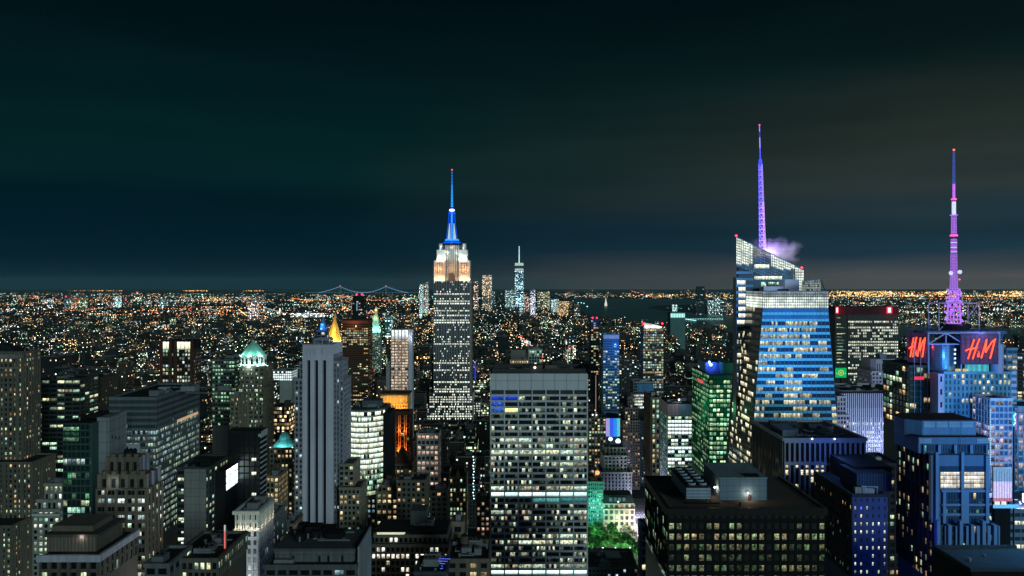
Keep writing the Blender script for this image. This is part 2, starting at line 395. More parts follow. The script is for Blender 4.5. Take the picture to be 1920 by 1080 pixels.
# glass front with a blind concrete side
s = ST((.05, .09, .085), fh=3.9, bw=2.6, pw=.18, sh=.9, pd=.15, sd=.1, rows=[.0, .0, .05, .04, .06, .75, .5, .2, .15, .1, .35, .1, .2, .45, .6, .1, .1, .3, .15, .12, .1, .2], run=.5, lit=[L_dim, L_cool, lit((.5, .8, 1), (.9, 1, .7), s=.7)], dark=glass((.010, .026, .024)))
Y = 450; b = Bld('glass_tower', 'green glass tower with a plain pale concrete side wall and flat black roof', X_(150, Y), Y + 15, nick='the green glass tower with a concrete side')
x0, x1 = X_(118, Y), X_(168, Y); z = Z_(794, Y)
b.tower(x0, x1, Y, 32, z, s, pb=1000, side=None, roof=False); b.p('wall')
cw = wall((.24, .26, .28), .8, .2, joint=6.)
b.p('side_wall').box(x1, x1 + 1.0, Y + .8, Y + 12, 0, z, wall((.05, .10, .095), .3)); b.p('side_wall').box(x1, x1 + 7, Y + 8, Y + 22, 0, z + 2, cw); b.p('side_wall').box(x1 + 2, x1 + 5, Y + 22, Y + 33, 0, z + 2, cw)
for k in range(3):
    b.p('vent').box(x1 + 7, x1 + 7.1, Y + 11 + k * 4, Y + 12 + k * 4, z - 11 - k, z - 9 - k, BLACK)
b.p('roof').box(x0, x1, Y, Y + 32, z, z + .8, BLACK); b.clutter(x0, x1, Y, Y + 32, z + .8, 3, BLACK)
for k in range(3): b.pane(((x0 + .5, Y - .3, z - 4 - k * 3), (x1 - 6, Y - .3, z - 4 - k * 3), (x1 - 6, Y - .3, z - 2 - k * 3), (x0 + .5, Y - .3, z - 2 - k * 3)), L_dim)
b.done()

# wide banded glass block
s = ST((.12, .155, .175), fh=4.0, bw=1.7, pw=.22, sh=1.75, pd=.25, sd=.12, rows=[0, 0, 0, 0] + [.15, .75, .6, .45, .6, .8, .7, .35, .85, .95, .7, .8, .8, .9, .85, .9, .8, .85], run=.45, lit=[lit((.55, 1, .82), (.95, 1, .6), s=.62, gamma=1.8), lit((.5, .85, 1), (.9, 1, .7), s=.5, gamma=2)], dark=glass((.015, .035, .04)), gap=.08)
b = std('office_block', 'wide office block wrapped in thin glass bands, orange strip high on its right side', 205, 292, 748, 520, 72, s, pb=1012, nick='the wide banded glass block', units=0)
zt = Z_(748, 520)
for k in range(4):
    zz = zt - 3 - k * 4
    b.p('louvre_band').box(X_(205, 520) - .4, X_(292, 520) + .4, 519.3, 519.6, zz, zz + 1.6, wall((.06, .065, .07)))
    b.p('louvre_band').box(X_(292, 520) + .3, X_(292, 520) + .5, 520, 591, zz, zz + 1.6, wall((.06, .065, .07)))
for k in range(16): b.p('orange_strip').box(X_(292, 520) + .56, X_(292, 520) + .7, 552 + k * 2.3, 553.8 + k * 2.3, zt - 21, zt - 19.2, emit((1, .60, .34), .6))
b.p('penthouse').box(-244, -238, 548, 554, zt, zt + 4, wall((.26, .29, .31))); b.p('penthouse').box(-232, -222, 556, 564, zt, zt + 3.5, wall((.24, .26, .29))); b.clutter(-250, -195, 530, 585, zt, 5)
b.done()

# scalloped brick tower
s = ST((.15, .125, .10), fh=4.1, bw=4.6, n=2, pw=1.2, sh=1.9, pd=1.0, sd=.3, p=.32, rows=[.35, .8, .3, .55, .3, .5, .2, .25, .35, .55, .6, .2, .35, .3, .4], lit=[L_white, L_cool, L_mix])
Y = 400; b = Bld('art_deco_tower', 'brown brick tower with stepped scalloped crown in front of the banded glass block', X_(232, Y), Y + 10, nick='the scalloped brown tower')
b.tower(X_(181, Y), X_(275, Y), Y, 17, Z_(916, Y), s, roof=False)
bw_ = s['wall']
def scallop(b, pa, pb_, pyt, pyb, yy, D, n):
    x0, x1 = X_(pa, yy), X_(pb_, yy); zt, zb = Z_(pyt, yy), Z_(pyb, yy)
    b.p('crown').box(x0, x1, yy, yy + D, zb, zt, bw_)
    w = (x1 - x0) / n
    for i in range(n + 1):
        xc = x0 + i * w; b.p('crown').box(xc - .8, xc + .8, yy - 1.0, yy + .4, zb, zt + .5, bw_)
        if i < n:
            b.p('crown').cyl(xc + w / 2, yy + 1.2, w * .36, zt - .4, w * .36, zt + 1.8, bw_, 14)
            q = MB(); q.box(xc + w * .30, xc + w * .70, yy - .25, yy - .05, zb + .6, zt - 2.2, BLACK); q.build('crown_opening', b.root)
    nn = max(2, int(D / w))
    for i in range(nn + 1):
        yc = yy + i * D / nn; b.p('crown').box(x1 - .4, x1 + 1.0, yc - .7, yc + .7, zb, zt + .5, wall((.26, .27, .36)))
scallop(b, 187, 274, 890, 916, Y + 1.5, 14, 5); scallop(b, 203, 261, 858, 890, Y + 4, 9, 4)
b.clutter(X_(210, Y), X_(255, Y), Y + 5, Y + 11, Z_(858, Y), 2, BLACK); b.p('roof_screen').box(X_(226, Y), X_(248, Y), Y + 8, Y + 8.5, Z_(855, Y), Z_(838, Y), wall((.35, .37, .4)))
lamp('POINT', (X_(212, Y), Y - 1.2, Z_(905, Y)), 500, (.8, 1, 1), .4); b.done()

s = ST((.27, .29, .26), fh=3.6, bw=3.0, pw=1.1, sh=1.5, p=.35, lit=[L_white, L_cool])
b = std('stone_building', 'pale stone setback building between the tan tower and the green glass tower', 62, 112, 958, 480, 26, s, nick='the pale setback building', tiers=((70, 116, 940, 3), (84, 118, 910, 6)))
b.p('cornice').box(X_(61, 479), X_(113, 479), 478, 480, Z_(962, 480), Z_(966, 480), wall((.5, .5, .48))); b.done()

# corniced block, bottom left
s = ST((.13, .11, .095), fh=5.2, bw=4.4, pw=1.3, sh=1.4, pd=.8, p=.12, lit=L_cool)
Y = 330; b = Bld('corniced_building', 'low brown building with a broad pale cornice and recessed attic at bottom left', X_(140, Y), Y + 20, nick='the corniced brown building')
b.tower(X_(75, Y), X_(185, Y), Y, 34, Z_(1046, Y), s, roof=False)
cr = wall((.42, .42, .50), .8)
z = Z_(1046, Y); x0, x1 = X_(75, Y), X_(185, Y)
for q in ((x0 - 1, x1 + 1.2, Y - 1.2, Y + .2), (x1 - .2, x1 + 1.2, Y, Y + 34)): b.p('cornice').box(*q, z - 1.4, z + 1.4, cr)
b.p('roof').box(x0, x1, Y, Y + 34, z, z + .3, ROOF)
b.p('attic').box(X_(85, Y + 6), X_(178, Y + 6), Y + 7, Y + 30, z, z + 7, bw_); b.p('attic').box(X_(80, Y + 6), X_(182, Y + 6), Y + 6.6, Y + 31, z + 6.4, z + 7.6, wall((.09, .08, .075)))
b.p('attic').box(X_(95, Y + 10), X_(172, Y + 10), Y + 11, Y + 28, z + 7.6, z + 10, bw_)
for i in range(14): b.p('attic_pilaster').box(X_(88 + i * 6.6, Y + 6), X_(88 + i * 6.6, Y + 6) + .5, Y + 6.7, Y + 7, z, z + 6.4, wall((.2, .17, .15)))
lamp('POINT', (X_(137, Y), Y + 5.8, z + 6.6), 260, (1, .85, .8), .3); b.done()

# grey panel building with a lit screen
Y = 450; s = ST((.05, .055, .055), fh=3.8, bw=4, pw=.8, sh=1.9, p=.28, lit=L_cool)
b = Bld('office_block', 'dark block with blank grey panelled front and a glaring white screen at its right corner', X_(360, Y), Y + 15, nick='the grey panelled block')
x0, x1 = X_(332, Y), X_(391, Y); z = Z_(880, Y)
b.tower(x0, x1, Y, 34, z, s, pb=1030); b.p('panel_wall').box(X_(347, Y), X_(388, Y), Y - 1.2, Y - .7, 0, z + .4, wall((.17, .18, .18), joint=4.5))
xs = x1 + 6; b.p('side_wing').box(x1, xs, Y + 9, Y + 34, 0, z - 3, BLACK)
for k in range(3):
    for j in range(3): b.pane(((xs + .1, Y + 11 + j * 7.5, z - 15 + k * 4), (xs + .1, Y + 17.8 + j * 7.5, z - 15 + k * 4), (xs + .1, Y + 17.8 + j * 7.5, z - 11.4 + k * 4), (xs + .1, Y + 11 + j * 7.5, z - 11.4 + k * 4)), lit((.7, 1, 1), (.9, 1, 1), s=1.9, gamma=.5, lo=.7, busy=.2))
for k in range(7): b.pane(((X_(341, Y), Y - .7, z - 12 - k * 6), (X_(345, Y), Y - .7, z - 12 - k * 6), (X_(345, Y), Y - .7, z - 11 - k * 6), (X_(341, Y), Y - .7, z - 11 - k * 6)), L_bright)
b.clutter(x0, x1, Y, Y + 30, z, 3, BLACK); b.done()

# black tower with a striped edge
Y = 480; s = ST((.012, .014, .016), fh=4, bw=3, pw=.4, sh=.8, p=0, lit=L_cool, dark=glass((.004, .006, .008), .3))
b = Bld('black_tower', 'black windowless slab with a white striped narrow side', X_(458, Y), Y + 8, nick='the black striped slab')
x0, x1 = X_(428, Y), X_(488, Y); z = Z_(812, Y)
b.tower(x0, x1, Y, 12, z, s, pb=950, sidest='blank')
for k in range(34): b.p('side_stripe').box(x1, x1 + .35, Y + .2, Y + 12, z - 3 - k * 3.1, z - 2.2 - k * 3.1, wall((.50, .54, .58)))
b.p('top_band').box(x1 - 1, x1 + .6, Y - .3, Y + 12.3, z - 2.2, z + .9, wall((.45, .48, .52)))
for k in (4, 6, 9, 12, 14): b.pane(((x1 - 5, Y - .5, z - 4.2 * k), (x1 - 2.4, Y - .5, z - 4.2 * k), (x1 - 2.4, Y - .5, z - 4.2 * k + 1.8), (x1 - 5, Y - .5, z - 4.2 * k + 1.8)), L_bright)
b.done()

# roof bottom left with lit top storey
Y = 330; s = ST((.12, .11, .095), fh=4, bw=2.5, pw=.7, sh=1.3, rows=[.75, .1, .2], p=.2, lit=lit(*COOL, s=.9, gamma=.8))
b = std('low_building', 'low building with black roof and one lit top storey, left of the ornate white building', 318, 408, 1052, 330, 36, s, nick='the black-roofed low building', units=5); b.done()
b = std('low_building', 'low dark flat roof cut off by the bottom edge beside the scalloped brown tower', 272, 316, 1062, 318, 22, ST((.15, .16, .17), lit=L_cool, p=.05), nick='the dark flat roof', units=1); b.done()
Y = 345; b = Bld('light_mast', 'thin red and white lit vertical mast beside the ornate white building', X_(421, Y), Y, cat='mast')
b.p('red_tube').box(X_(420, Y), X_(422.6, Y), Y, Y + .5, Z_(1085, Y), Z_(996, Y), emit((1, .16, .14), .9)); b.p('white_tip').box(X_(420, Y), X_(422.6, Y), Y, Y + .5, Z_(996, Y), Z_(985, Y), emit((.9, .9, .85), .6)); b.p('pole').box(X_(422.8, Y), X_(424.5, Y), Y, Y + .4, 0, Z_(985, Y), STEEL); b.done()

# ornate white building with floodlit arcade
Y = 400; s = ST((.62, .64, .70), fh=4.2, bw=3.0, pw=1.3, sh=1.7, pd=.5, p=.06, lit=[L_mix], dark=glass((.01, .012, .016), .3), rows=[0, 0, .1, .1, .04, .2])
b = std('ornate_building', 'ornate white building with a floodlit colonnade along its top', 441, 484, 962, 400, 24, s, nick='the ornate white building', units=0)
x0, x1 = X_(441, Y), X_(484, Y); z = Z_(962, Y)
b.p('cornice').box(x0 - 1, x1 + 1.2, Y - 1.3, Y + .1, z - .5, z + 1.2, wall((.6, .58, .5))); b.p('cornice').box(x1, x1 + 1.2, Y + .1, Y + 24, z - .5, z + 1.2, wall((.6, .58, .5)))
for i in range(9): b.p('colonnade').cyl(x0 + .6 + i * 1.32, Y - .75, .3, z - 8, .3, z - .5, wall((.7, .66, .55)), 8)
for i in range(11): b.p('colonnade').cyl(x1 + .75, Y + 1 + i * 2.2, .3, z - 8, .3, z - .5, wall((.7, .66, .55)), 8)
b.p('ledge').box(x0 - .8, x1 + 1, Y - 1.1, Y + 24, z - 9, z - 8, wall((.6, .58, .5)))
for i in range(5): lamp('POINT', (x0 + 1 + i * 2.6, Y - 2.2, z - 7.4), 130, (1, .93, .70), .25)
for i in range(4): lamp('POINT', (x1 + 2.2, Y + 3 + i * 6, z - 7.4), 150, (1, .95, .75), .25)
b.clutter(x0, x1, Y, Y + 24, z, 4); b.done(); lamp('POINT', (x0 - 6, Y - 30, z - 42), 26000, (.9, 1, 1), 1.5, name='facade_light')  # last: unseen fill lamp added in mid-air to brighten the front
b = std('stone_building', 'pale narrow building tucked behind the ornate white building', 486, 508, 975, 445, 30, ST((.28, .29, .29), p=.15, lit=L_mix, bw=3.2), nick='the pale narrow building'); b.done()

# turquoise dome building and neighbours
s = ST((.15, .15, .12), fh=3.8, bw=3.2, pw=1.2, sh=1.7, p=.32, lit=[L_cool, L_warm])
b = std('domed_building', 'tan building under a small floodlit turquoise dome left of the striped white slab', 506, 548, 842, 640, 26, s, pb=990, nick='the turquoise-domed building', units=0)
z = Z_(842, 640); cx = X_(526, 640); cop = wall((.13, .48, .48), .6, .25)
for k, (r0, z0, r1, z1) in enumerate(((9.5, 0, 8.5, 2), (8.5, 2, 4.8, 6), (4.8, 6, 3.8, 9), (3.8, 9, 2.2, 11.5))): b.p('dome').cyl(cx, 652, r0, z + z0, r1, z + z1, cop, 12)
for q in (-9, 0, 9): lamp('POINT', (cx + q, 640.5, z + 2.5), 1700, (.55, 1, 1), .4)
b.done()
b = std('apartment_building', 'tan walk-up full of lit windows between the black striped slab and the striped white slab', 499, 522, 895, 560, 22, ST((.24, .19, .13), fh=3.6, bw=2.6, pw=.9, sh=1.2, p=.55, lit=lit(*WARM, s=1.0, gamma=.9)), pb=1000, nick='the tan walk-up', tank=1); b.done()
b = std('stone_building', 'low tan block with a lit top storey beside the foot of the striped white slab', 512, 550, 985, 520, 22, ST((.22, .2, .16), fh=3.6, bw=3, p=.35, lit=lit(*WARM)), nick='the low tan block'); b.done()

# green-domed tower (upper left)
Y = 680; s = ST((.16, .15, .115), fh=3.8, bw=4.2, n=2, pw=1.6, sh=1.8, pd=.9, p=.22, lit=[L_cool, L_mix])
b = Bld('domed_tower', 'tan tower crowned by a floodlit pale green hipped dome on a white drum', X_(475, Y), Y + 14, nick='the green-domed tower')
b.tower(X_(447, Y), X_(495, Y), Y, 26, Z_(728, Y), s, pb=830); b.tower(X_(449, Y), X_(494, Y), Y + 2, 22, Z_(690, Y), s, z0=Z_(728, Y), pb=830, reg=False)
zc = Z_(690, Y); cx, cy = X_(474.5, Y + 13), Y + 14; ws = wall((.55, .62, .58)); gr = wall((.26, .62, .52), .6, .3)
b.p('drum').cyl(cx, cy, 11.2, zc, 11.2, zc + 10, ws, 16); b.p('drum').cyl(cx, cy, 12, zc + 9.2, 12, zc + 10.3, ws, 16); b.p('drum').cyl(cx, cy, 12.2, zc - .6, 12.2, zc + .6, ws, 16)
for i in range(16):
    a = 2 * pi * (i + .5) / 16; b.p('drum_window').box(cx + 11.0 * cos(a) - .7, cx + 11.0 * cos(a) + .7, cy + 11.0 * sin(a) - .5, cy + 11.0 * sin(a) + .5, zc + 3, zc + 7.4, BLACK)
for r0, z0, r1, z1 in ((11, 10.3, 8.2, 14), (8.2, 14, 4.6, 18.5), (4.6, 18.5, 1.6, 21.5), (1.6, 21.5, .3, 23)): b.p('dome').cyl(cx, cy, r0, zc + z0, r1, zc + z1, gr, 8)
for a in range(-2, 3): lamp('POINT', (cx + 15 * sin(a * .6), cy - 15 * cos(a * .6), zc + 1.5), 2300, (.72, 1, .95), .5)
for a in (-1, 0, 1): lamp('POINT', (cx + 12.5 * sin(a * .8), cy - 12.5 * cos(a * .8), zc + 11), 2400, (.5, 1, .85), .4)
b.done()
s = ST((.16, .15, .115), fh=3.8, bw=4.0, n=2, pw=1.6, sh=1.8, p=.12, lit=L_warm, pd=.7)
std('office_block', 'grey block with green-lit rows left of the green-domed tower', 398, 440, 676, 800, 40, ST((.10, .12, .12), fh=3.9, bw=3, pw=.6, sh=1.8, p=.38, lit=L_green), pb=800, nick='the grey block beside the green dome').done()
std('ribbed_building', 'dark brown ribbed block below and left of the green-domed tower', 432, 448, 745, 660, 40, s, pb=830, nick='the brown ribbed block').done()
std('office_block', 'white-walled low block lit like a screen between the green-domed tower and the striped white slab', 512, 547, 696, 1150, 30, ST((.3, .36, .36), fh=3.5, bw=3, pw=.6, sh=1.1, p=.9, lit=L_full), pb=712, nick='the lit white block').done()

# tower with glowing rooftop panels
Y = 900; s = ST((.045, .028, .022), fh=4.2, bw=3.0, pw=.6, sh=1.5, pd=.9, p=.30, rowp=.12, run=.4, lit=[L_white, L_cool])
b = Bld('panelled_tower', 'dark octagonal tower with tall glowing cream panels around its top', X_(333, Y), Y + 17, nick='the tower with glowing cream panels')
x0, x1 = X_(305, Y), X_(357, Y); z = Z_(655, Y)
b.tower(x0, x1, Y, 30, z, s, pb=740, roof=False); b.p('roof').box(x0, x1, Y, Y + 30, z, Z_(640, Y), BLACK)
zt = Z_(641, Y)
for k in (0, 1): b.pane(((X_(306 + k * 6.4, Y), Y - .5, z), (X_(311.6 + k * 6.4, Y), Y - .5, z), (X_(311.6 + k * 6.4, Y), Y - .5, zt), (X_(306 + k * 6.4, Y), Y - .5, zt)), lit((1, .94, .62), (1, .97, .72), s=1.0, gamma=.4, lo=.8, busy=.3))
for k in range(4): b.pane(((X_(332.5 + k * 7, Y), Y - .5, z), (X_(338.6 + k * 7, Y), Y - .5, z), (X_(338.6 + k * 7, Y), Y - .5, zt), (X_(332.5 + k * 7, Y), Y - .5, zt)), lit((1, .94, .62), (1, .97, .72), s=1.0, gamma=.4, lo=.8, busy=.3))
for px in (303, 320, 330, 360): b.p('pier').box(X_(px, Y) - 1.6, X_(px, Y) + 1.6, Y - 1.4, Y + .3, 0, Z_(638, Y), wall((.075, .03, .022)))
b.done()

# striped white slab (art deco, three dark slots)
Y = 567; b = Bld('art_deco_tower', 'tall pale slab with three dark vertical slots and stepped shoulders, steel frame on its roof', X_(600, Y), Y + 18, nick='the pale slab with dark slots')
lw = wall((.52, .51, .62), .8, .22)
s = dict(wall=wall((.27, .28, .34)), span=wall((.20, .21, .27)), fh=3.75, bw=3.0, pw=1.1, sh=1.75, pd=.4, p=.10, lit=[L_white, L_cool], dark=glass((.012, .016, .022), .3))
zb = Z_(1085, Y)
xa, xb = X_(567, Y), X_(625, Y); zt = Z_(665, Y)
slots = [X_(p, Y) for p in (578.5, 593, 608)]; sw = 2.5
edges = [xa] + [v for q in slots for v in (q - sw / 2, q + sw / 2)] + [xb]
for i in range(0, 8, 2): b.p('wall').box(edges[i], edges[i + 1], Y, Y + 4, 0, zt, lw)
b.p('wall').box(xa, xb, Y + 4, Y + 30, 0, zt, wall((.006, .008, .014)))
for q in slots:
    for k in range(70): b.p('slot_spandrel').box(q - sw / 2, q + sw / 2, Y + 3.8, Y + 4.02, zt - 6 - k * 3.75, zt - 4.8 - k * 3.75, BLACK)
z1 = Z_(647, Y); b.p('crown').box(xa, xb, Y + 1, Y + 29, zt, z1, lw)
for i in range(19): b.p('crown').box(xa + i * 1.2, xa + i * 1.2 + .5, Y + .5, Y + 1.2, zt, z1 + .6, lw)
for i in range(12): b.p('crown').box(xb - .2, xb + .5, Y + 1 + i * 2.4, Y + 2 + i * 2.4, zt, z1 + .6, lw)
for q in slots: b.p('crown').box(q - 1.2, q + 1.2, Y - .3, Y + .6, zt - 4, zt + 4, lw)
b.reg(xa, xb, Y, Y + 30, z1, 1085)
b.facade('+x', Y, Y + 30, xb, Z_(905, Y), zt, s)
b.tower(X_(552, Y), xa, Y + 1, 26, Z_(713, Y), s, side=None); b.tower(X_(560, Y), xa, Y + 2.5, 22, Z_(682, Y), s, z0=Z_(713, Y), reg=False, side=None)
b.tower(xb, X_(636, Y), Y + 1, 28, Z_(680, Y), dict(s, bw=2.1, n=1), reg=True, side='+x'); b.tower(xb, X_(641, Y), Y + 5, 26, Z_(716, Y), s, reg=False)
t = s; sbr = dict(wall=wall((.22, .20, .16)), fh=3.75, bw=3.1, pw=1.1, sh=1.6, pd=.5, p=.16, lit=[L_warm, L_cool])
b.tower(X_(636.5, Y), X_(664, Y), Y - 1, 22, Z_(872, Y), sbr); b.tower(X_(636.5, Y - 9), X_(675, Y - 9), Y - 9, 24, Z_(917, Y - 9), sbr, reg=False)
f = b.p('roof_frame'); fm = wall((.42, .42, .5), .5); zr = Z_(637, Y)
for px in (584, 599, 612):
    for yy in (Y + 8, Y + 20): f.bar((X_(px, Y), yy, z1), (X_(px, Y), yy, zr), .3, fm)
for zz in (zr, (zr + z1) / 2 + 1):
    f.bar((X_(584, Y), Y + 8, zz), (X_(612, Y), Y + 8, zz), .3, fm); f.bar((X_(584, Y), Y + 20, zz), (X_(612, Y), Y + 20, zz), .3, fm)
f.bar((X_(612, Y), Y + 8, zr), (X_(611, Y), Y + 8, Z_(618, Y)), .15, fm); b.clutter(xa + 2, xb - 2, Y + 3, Y + 28, z1, 3, wall((.2, .2, .25))); b.done()

# blue-lit spire behind it
Y = 900; b = std('spired_tower', 'slim tower with a blue lit spire rising behind the pale slab with dark slots', 588, 614, 636, 900, 20, ST((.10, .14, .25), p=.2, lit=L_mix), pb=648, nick='the blue-lit spire', units=0, tiers=((594, 610, 622, 3),))
z = Z_(622, Y); cx = X_(602, Y); bl = wall((.10, .25, .6), .6)
b.p('lantern').cyl(cx, Y + 10, 4, z, 3.4, z + 9, bl, 8); b.p('spire').cyl(cx, Y + 10, 2.6, z + 9, .2, z + 17, bl, 8)
b.p('blue_lamp').ball(cx - 1, Y + 5.6, z + 3, 1.0, emit((.12, .55, 1), 3.5)); b.p('blue_lamp').ball(cx, Y + 6, z + 7.5, 1.6, emit((.05, .35, 1), 2.2))
lamp('POINT', (cx - 2, Y + 3, z + 5), 5200, (.08, .25, 1), .6); b.done()

# gold pyramid
Y = 1859; b = Bld('pyramid_tower', 'stone tower under a brightly lit golden pyramid roof', X_(628, Y), Y + 18, nick='the golden pyramid')
s = ST((.15, .14, .12), fh=4, bw=4, pw=1.4, sh=1.8, p=.4, lit=L_cool)
b.tower(X_(612, Y), X_(643, Y), Y, 38, Z_(646, Y), s, pb=668, reg=True); gd = wall((.85, .56, .16), .5, .2, .0)
cx, cy, zb = X_(627.6, Y + 18), Y + 19, Z_(646, Y)
def sq(r): return [(cx - r, cy - r), (cx + r, cy - r), (cx + r, cy + r), (cx - r, cy + r)]
b.p('lit_gallery').box(cx - 19, cx + 19, cy - 19.5, cy + 19, zb + .4, zb + 7, emit((1, .95, .75), 1.0)); b.p('gallery').prism(sq(20.3), zb + 7, zb + 9, gd)
oc = lambda r: [(cx + r * cos(pi / 8 + i * pi / 4), cy + r * sin(pi / 8 + i * pi / 4)) for i in range(8)]
b.p('pyramid').prism(oc(17.5), zb + 9, zb + 48, gd, oc(5)); b.p('lantern').prism(oc(5.4), zb + 48, zb + 57, gd, oc(3.6)); b.p('lantern').prism(oc(3.6), zb + 57, zb + 72, gd, oc(.3))
for i in range(8):
    a = pi / 8 + i * pi / 4; b.p('rib').bar((cx + 18 * cos(a), cy + 18 * sin(a), zb + 9), (cx + 5.2 * cos(a), cy + 5.2 * sin(a), zb + 48), .8, wall((.9, .7, .25)))
for i in range(4): b.p('finial').cyl(cx + (-18, 18, 18, -18)[i], cy + (-18, -18, 18, 18)[i], 1.6, zb + 9, .2, zb + 17, gd, 6)
for q in (-16, -5, 5, 16): lamp('POINT', (cx + q, cy - 25, zb + 12), 15000, (1, .68, .20), 1)
lamp('POINT', (cx, cy - 22, zb + 38), 16000, (1, .66, .2), 1); b.done()

# clock tower with green pyramid
Y = 2010; b = Bld('clock_tower', 'slender stone campanile with a floodlit green pyramid roof and golden lantern', X_(704, Y), Y + 14, nick='the green-topped clock tower')
cx, cy = X_(703, Y), Y + 15; s = ST((.2, .26, .25), fh=4, bw=4, pw=1.4, sh=1.8, p=.25, lit=L_cool)
b.tower(cx - 13, cx + 13, Y, 26, Z_(624, Y), s, pb=700); zb = Z_(624, Y); gt = wall((.30, .62, .52), .7, .3)
b.p('clock_stage').prism(sq(14), zb, zb + 9, gt); b.p('pyramid_roof').prism(sq(13), zb + 9, zb + 46, gt, sq(4.6)); b.p('lantern').prism(oc(4.6), zb + 46, zb + 54, wall((.9, .7, .35)), oc(4)); b.p('cupola').ball(cx, cy, zb + 57, 3.6, emit((1, .78, .32), 1.5)); b.p('cupola').cyl(cx, cy, 1, zb + 60, .1, zb + 67, emit((1, .8, .5), 1.2), 6)
for q in (-11, 0, 11): lamp('POINT', (cx + q, cy - 20, zb + 8), 9000, (.6, 1, .9), 1)
lamp('POINT', (cx, cy - 13, zb + 38), 5000, (1, .75, .35), 1); b.done()

# brown octagonal tower with lit rows, and other mid-distance towers
Y = 1500; s = ST((.10, .045, .025), fh=4.2, bw=4, pw=.8, sh=2.0, rows=[0, 0, 0, .5, .7, .55, .3, .8, .9, .5, .2] + [.12] * 30, run=.6, p=.2, lit=[L_warm, L_cool])
b = std('office_tower', 'broad reddish brown tower with full lit rows right of the golden pyramid', 642, 690, 602, 1500, 45, s, pb=770, nick='the reddish brown tower', units=0)
b.p('rim').box(X_(641, Y), X_(691, Y), Y - 1.2, Y + 46, Z_(606, Y), Z_(601, Y), wall((.20, .06, .035))); lamp('POINT', (X_(665, Y), Y - 12, Z_(612, Y)), 9000, (1, .45, .2), 1); b.done()
Y = 2050; b = std('glass_tower', 'black slim tower with red lights on its roof behind the reddish brown tower', 661, 683, 556, 2050, 25, ST((.012, .02, .025), fh=4, bw=5, pw=.5, sh=1, p=.04, lit=L_mix), pb=602, nick='the black slim tower', units=0)
for px in (668, 678): b.p('red_beacon').ball(X_(px, Y), Y + 5, Z_(552, Y), 3.0, emit((1, .05, .12), 2.0))
for k in range(7): b.p('blue_strip').box(X_(668.5, Y), X_(670, Y), Y - 1, Y - .5, Z_(570 + k * 2, Y), Z_(569 + k * 2, Y), emit((.4, .7, 1), 1.2))
b.done()
Y = 1000; s = ST((.42, .33, .29), fh=3.6, bw=4.6, n=2, pw=1.0, sh=1.1, pd=.5, p=.9, lit=lit((1, .62, .42), (1, .86, .66), s=.85, gamma=1.1, lo=.3))
b = Bld('apartment_tower', 'pinkish lit tower with white glowing top fins left of the spired skyscraper', X_(750, Y), Y + 10, nick='the pinkish tower with glowing fins')
x0, x1 = X_(733, Y), X_(766, Y); z = Z_(636, Y)
b.tower(x0, x1, Y, 18, z, s, pb=738, roof=False, sidest='blank'); b.p('side_wall').box(x1, x1 + 4.5, Y + 3, Y + 16, 0, Z_(618, Y), wall((.42, .44, .55)))
b.p('wing').box(X_(723, Y), x0, Y + 4, Y + 18, 0, Z_(682, Y), wall((.27, .28, .3)))
for i in range(6): b.p('fin').box(x0 + i * 4.3, x0 + i * 4.3 + 1.1, Y - 1.6, Y + 8, z, Z_(617, Y), wall((.55, .55, .55)))
for i in range(5): b.pane(((x0 + 1.2 + i * 4.3, Y - .4, z + .5), (x0 + 4.2 + i * 4.3, Y - .4, z + .5), (x0 + 4.2 + i * 4.3, Y - .4, Z_(619, Y)), (x0 + 1.2 + i * 4.3, Y - .4, Z_(619, Y))), lit((1, .95, .85), (.85, .9, 1), s=.9, gamma=.4, lo=.8, busy=.5))
b.p('roof').box(x0, x1, Y, Y + 16, z, Z_(617.5, Y), wall((.2, .2, .2))); lamp('POINT', (x1 + 5, Y - 3, z + 2), 3000, (.9, .93, 1), .6); b.done()
Y = 740; b = Bld('orange_lit_building', 'dark building with an orange-lit colonnaded crown in two tiers', X_(738, Y), Y + 14, nick='the orange-lit colonnaded crown')
s = ST((.09, .07, .055), fh=4, bw=4, pw=1.2, sh=1.8, p=.06, lit=L_warm)
b.tower(X_(712, Y), X_(764, Y), Y + 2, 26, Z_(800, Y), s, pb=800, roof=False); gd2 = wall((.75, .48, .16), .6, .3)  # crown coloured gold: part of the orange light is put into it
b.p('upper_crown').box(X_(712, Y), X_(764, Y), Y + 3, Y + 26, Z_(757, Y), Z_(742, Y), gd2); b.p('lower_crown').box(X_(733, Y), X_(764, Y), Y + .5, Y + 26, Z_(768, Y), Z_(757, Y), gd2)
b.p('cornice').box(X_(711, Y), X_(766, Y), Y + 1.5, Y + 27, Z_(742, Y), Z_(739, Y), wall((.1, .08, .05))); b.p('roof').box(X_(711, Y), X_(733, Y), Y - 1, Y + 26, Z_(790, Y), Z_(757, Y), wall((.03, .02, .03)))
for i in range(9): b.p('crown_pilaster').box(X_(713 + i * 6.1, Y), X_(714.2 + i * 6.1, Y), Y + 2.3, Y + 3.1, Z_(757, Y), Z_(742, Y), wall((.9, .7, .35)))
for i in range(6): b.p('crown_window').box(X_(736 + i * 4.8, Y), X_(737.6 + i * 4.8, Y), Y + .2, Y + .6, Z_(764, Y), Z_(760, Y), wall((.2, .08, .02)))
crownlamps(X_(714, Y), X_(763, Y), Y, Z_(752, Y), 6, 750, (1, .55, .16), 2.5); crownlamps(X_(736, Y), X_(763, Y), Y, Z_(766, Y), 4, 550, (1, .50, .12), 3)
b.done()
Y = 700; b = Bld('gothic_tower', 'dark brick tower with orange floodlit shafts above a pyramid-roofed base', X_(752, Y), Y + 10, nick='the orange floodlit shafts')
s = ST((.10, .05, .035), fh=4, bw=4, pw=1., sh=1.5, p=.03, lit=L_warm)
b.tower(X_(734, Y), X_(768, Y), Y, 20, Z_(776, Y), s, pb=870)
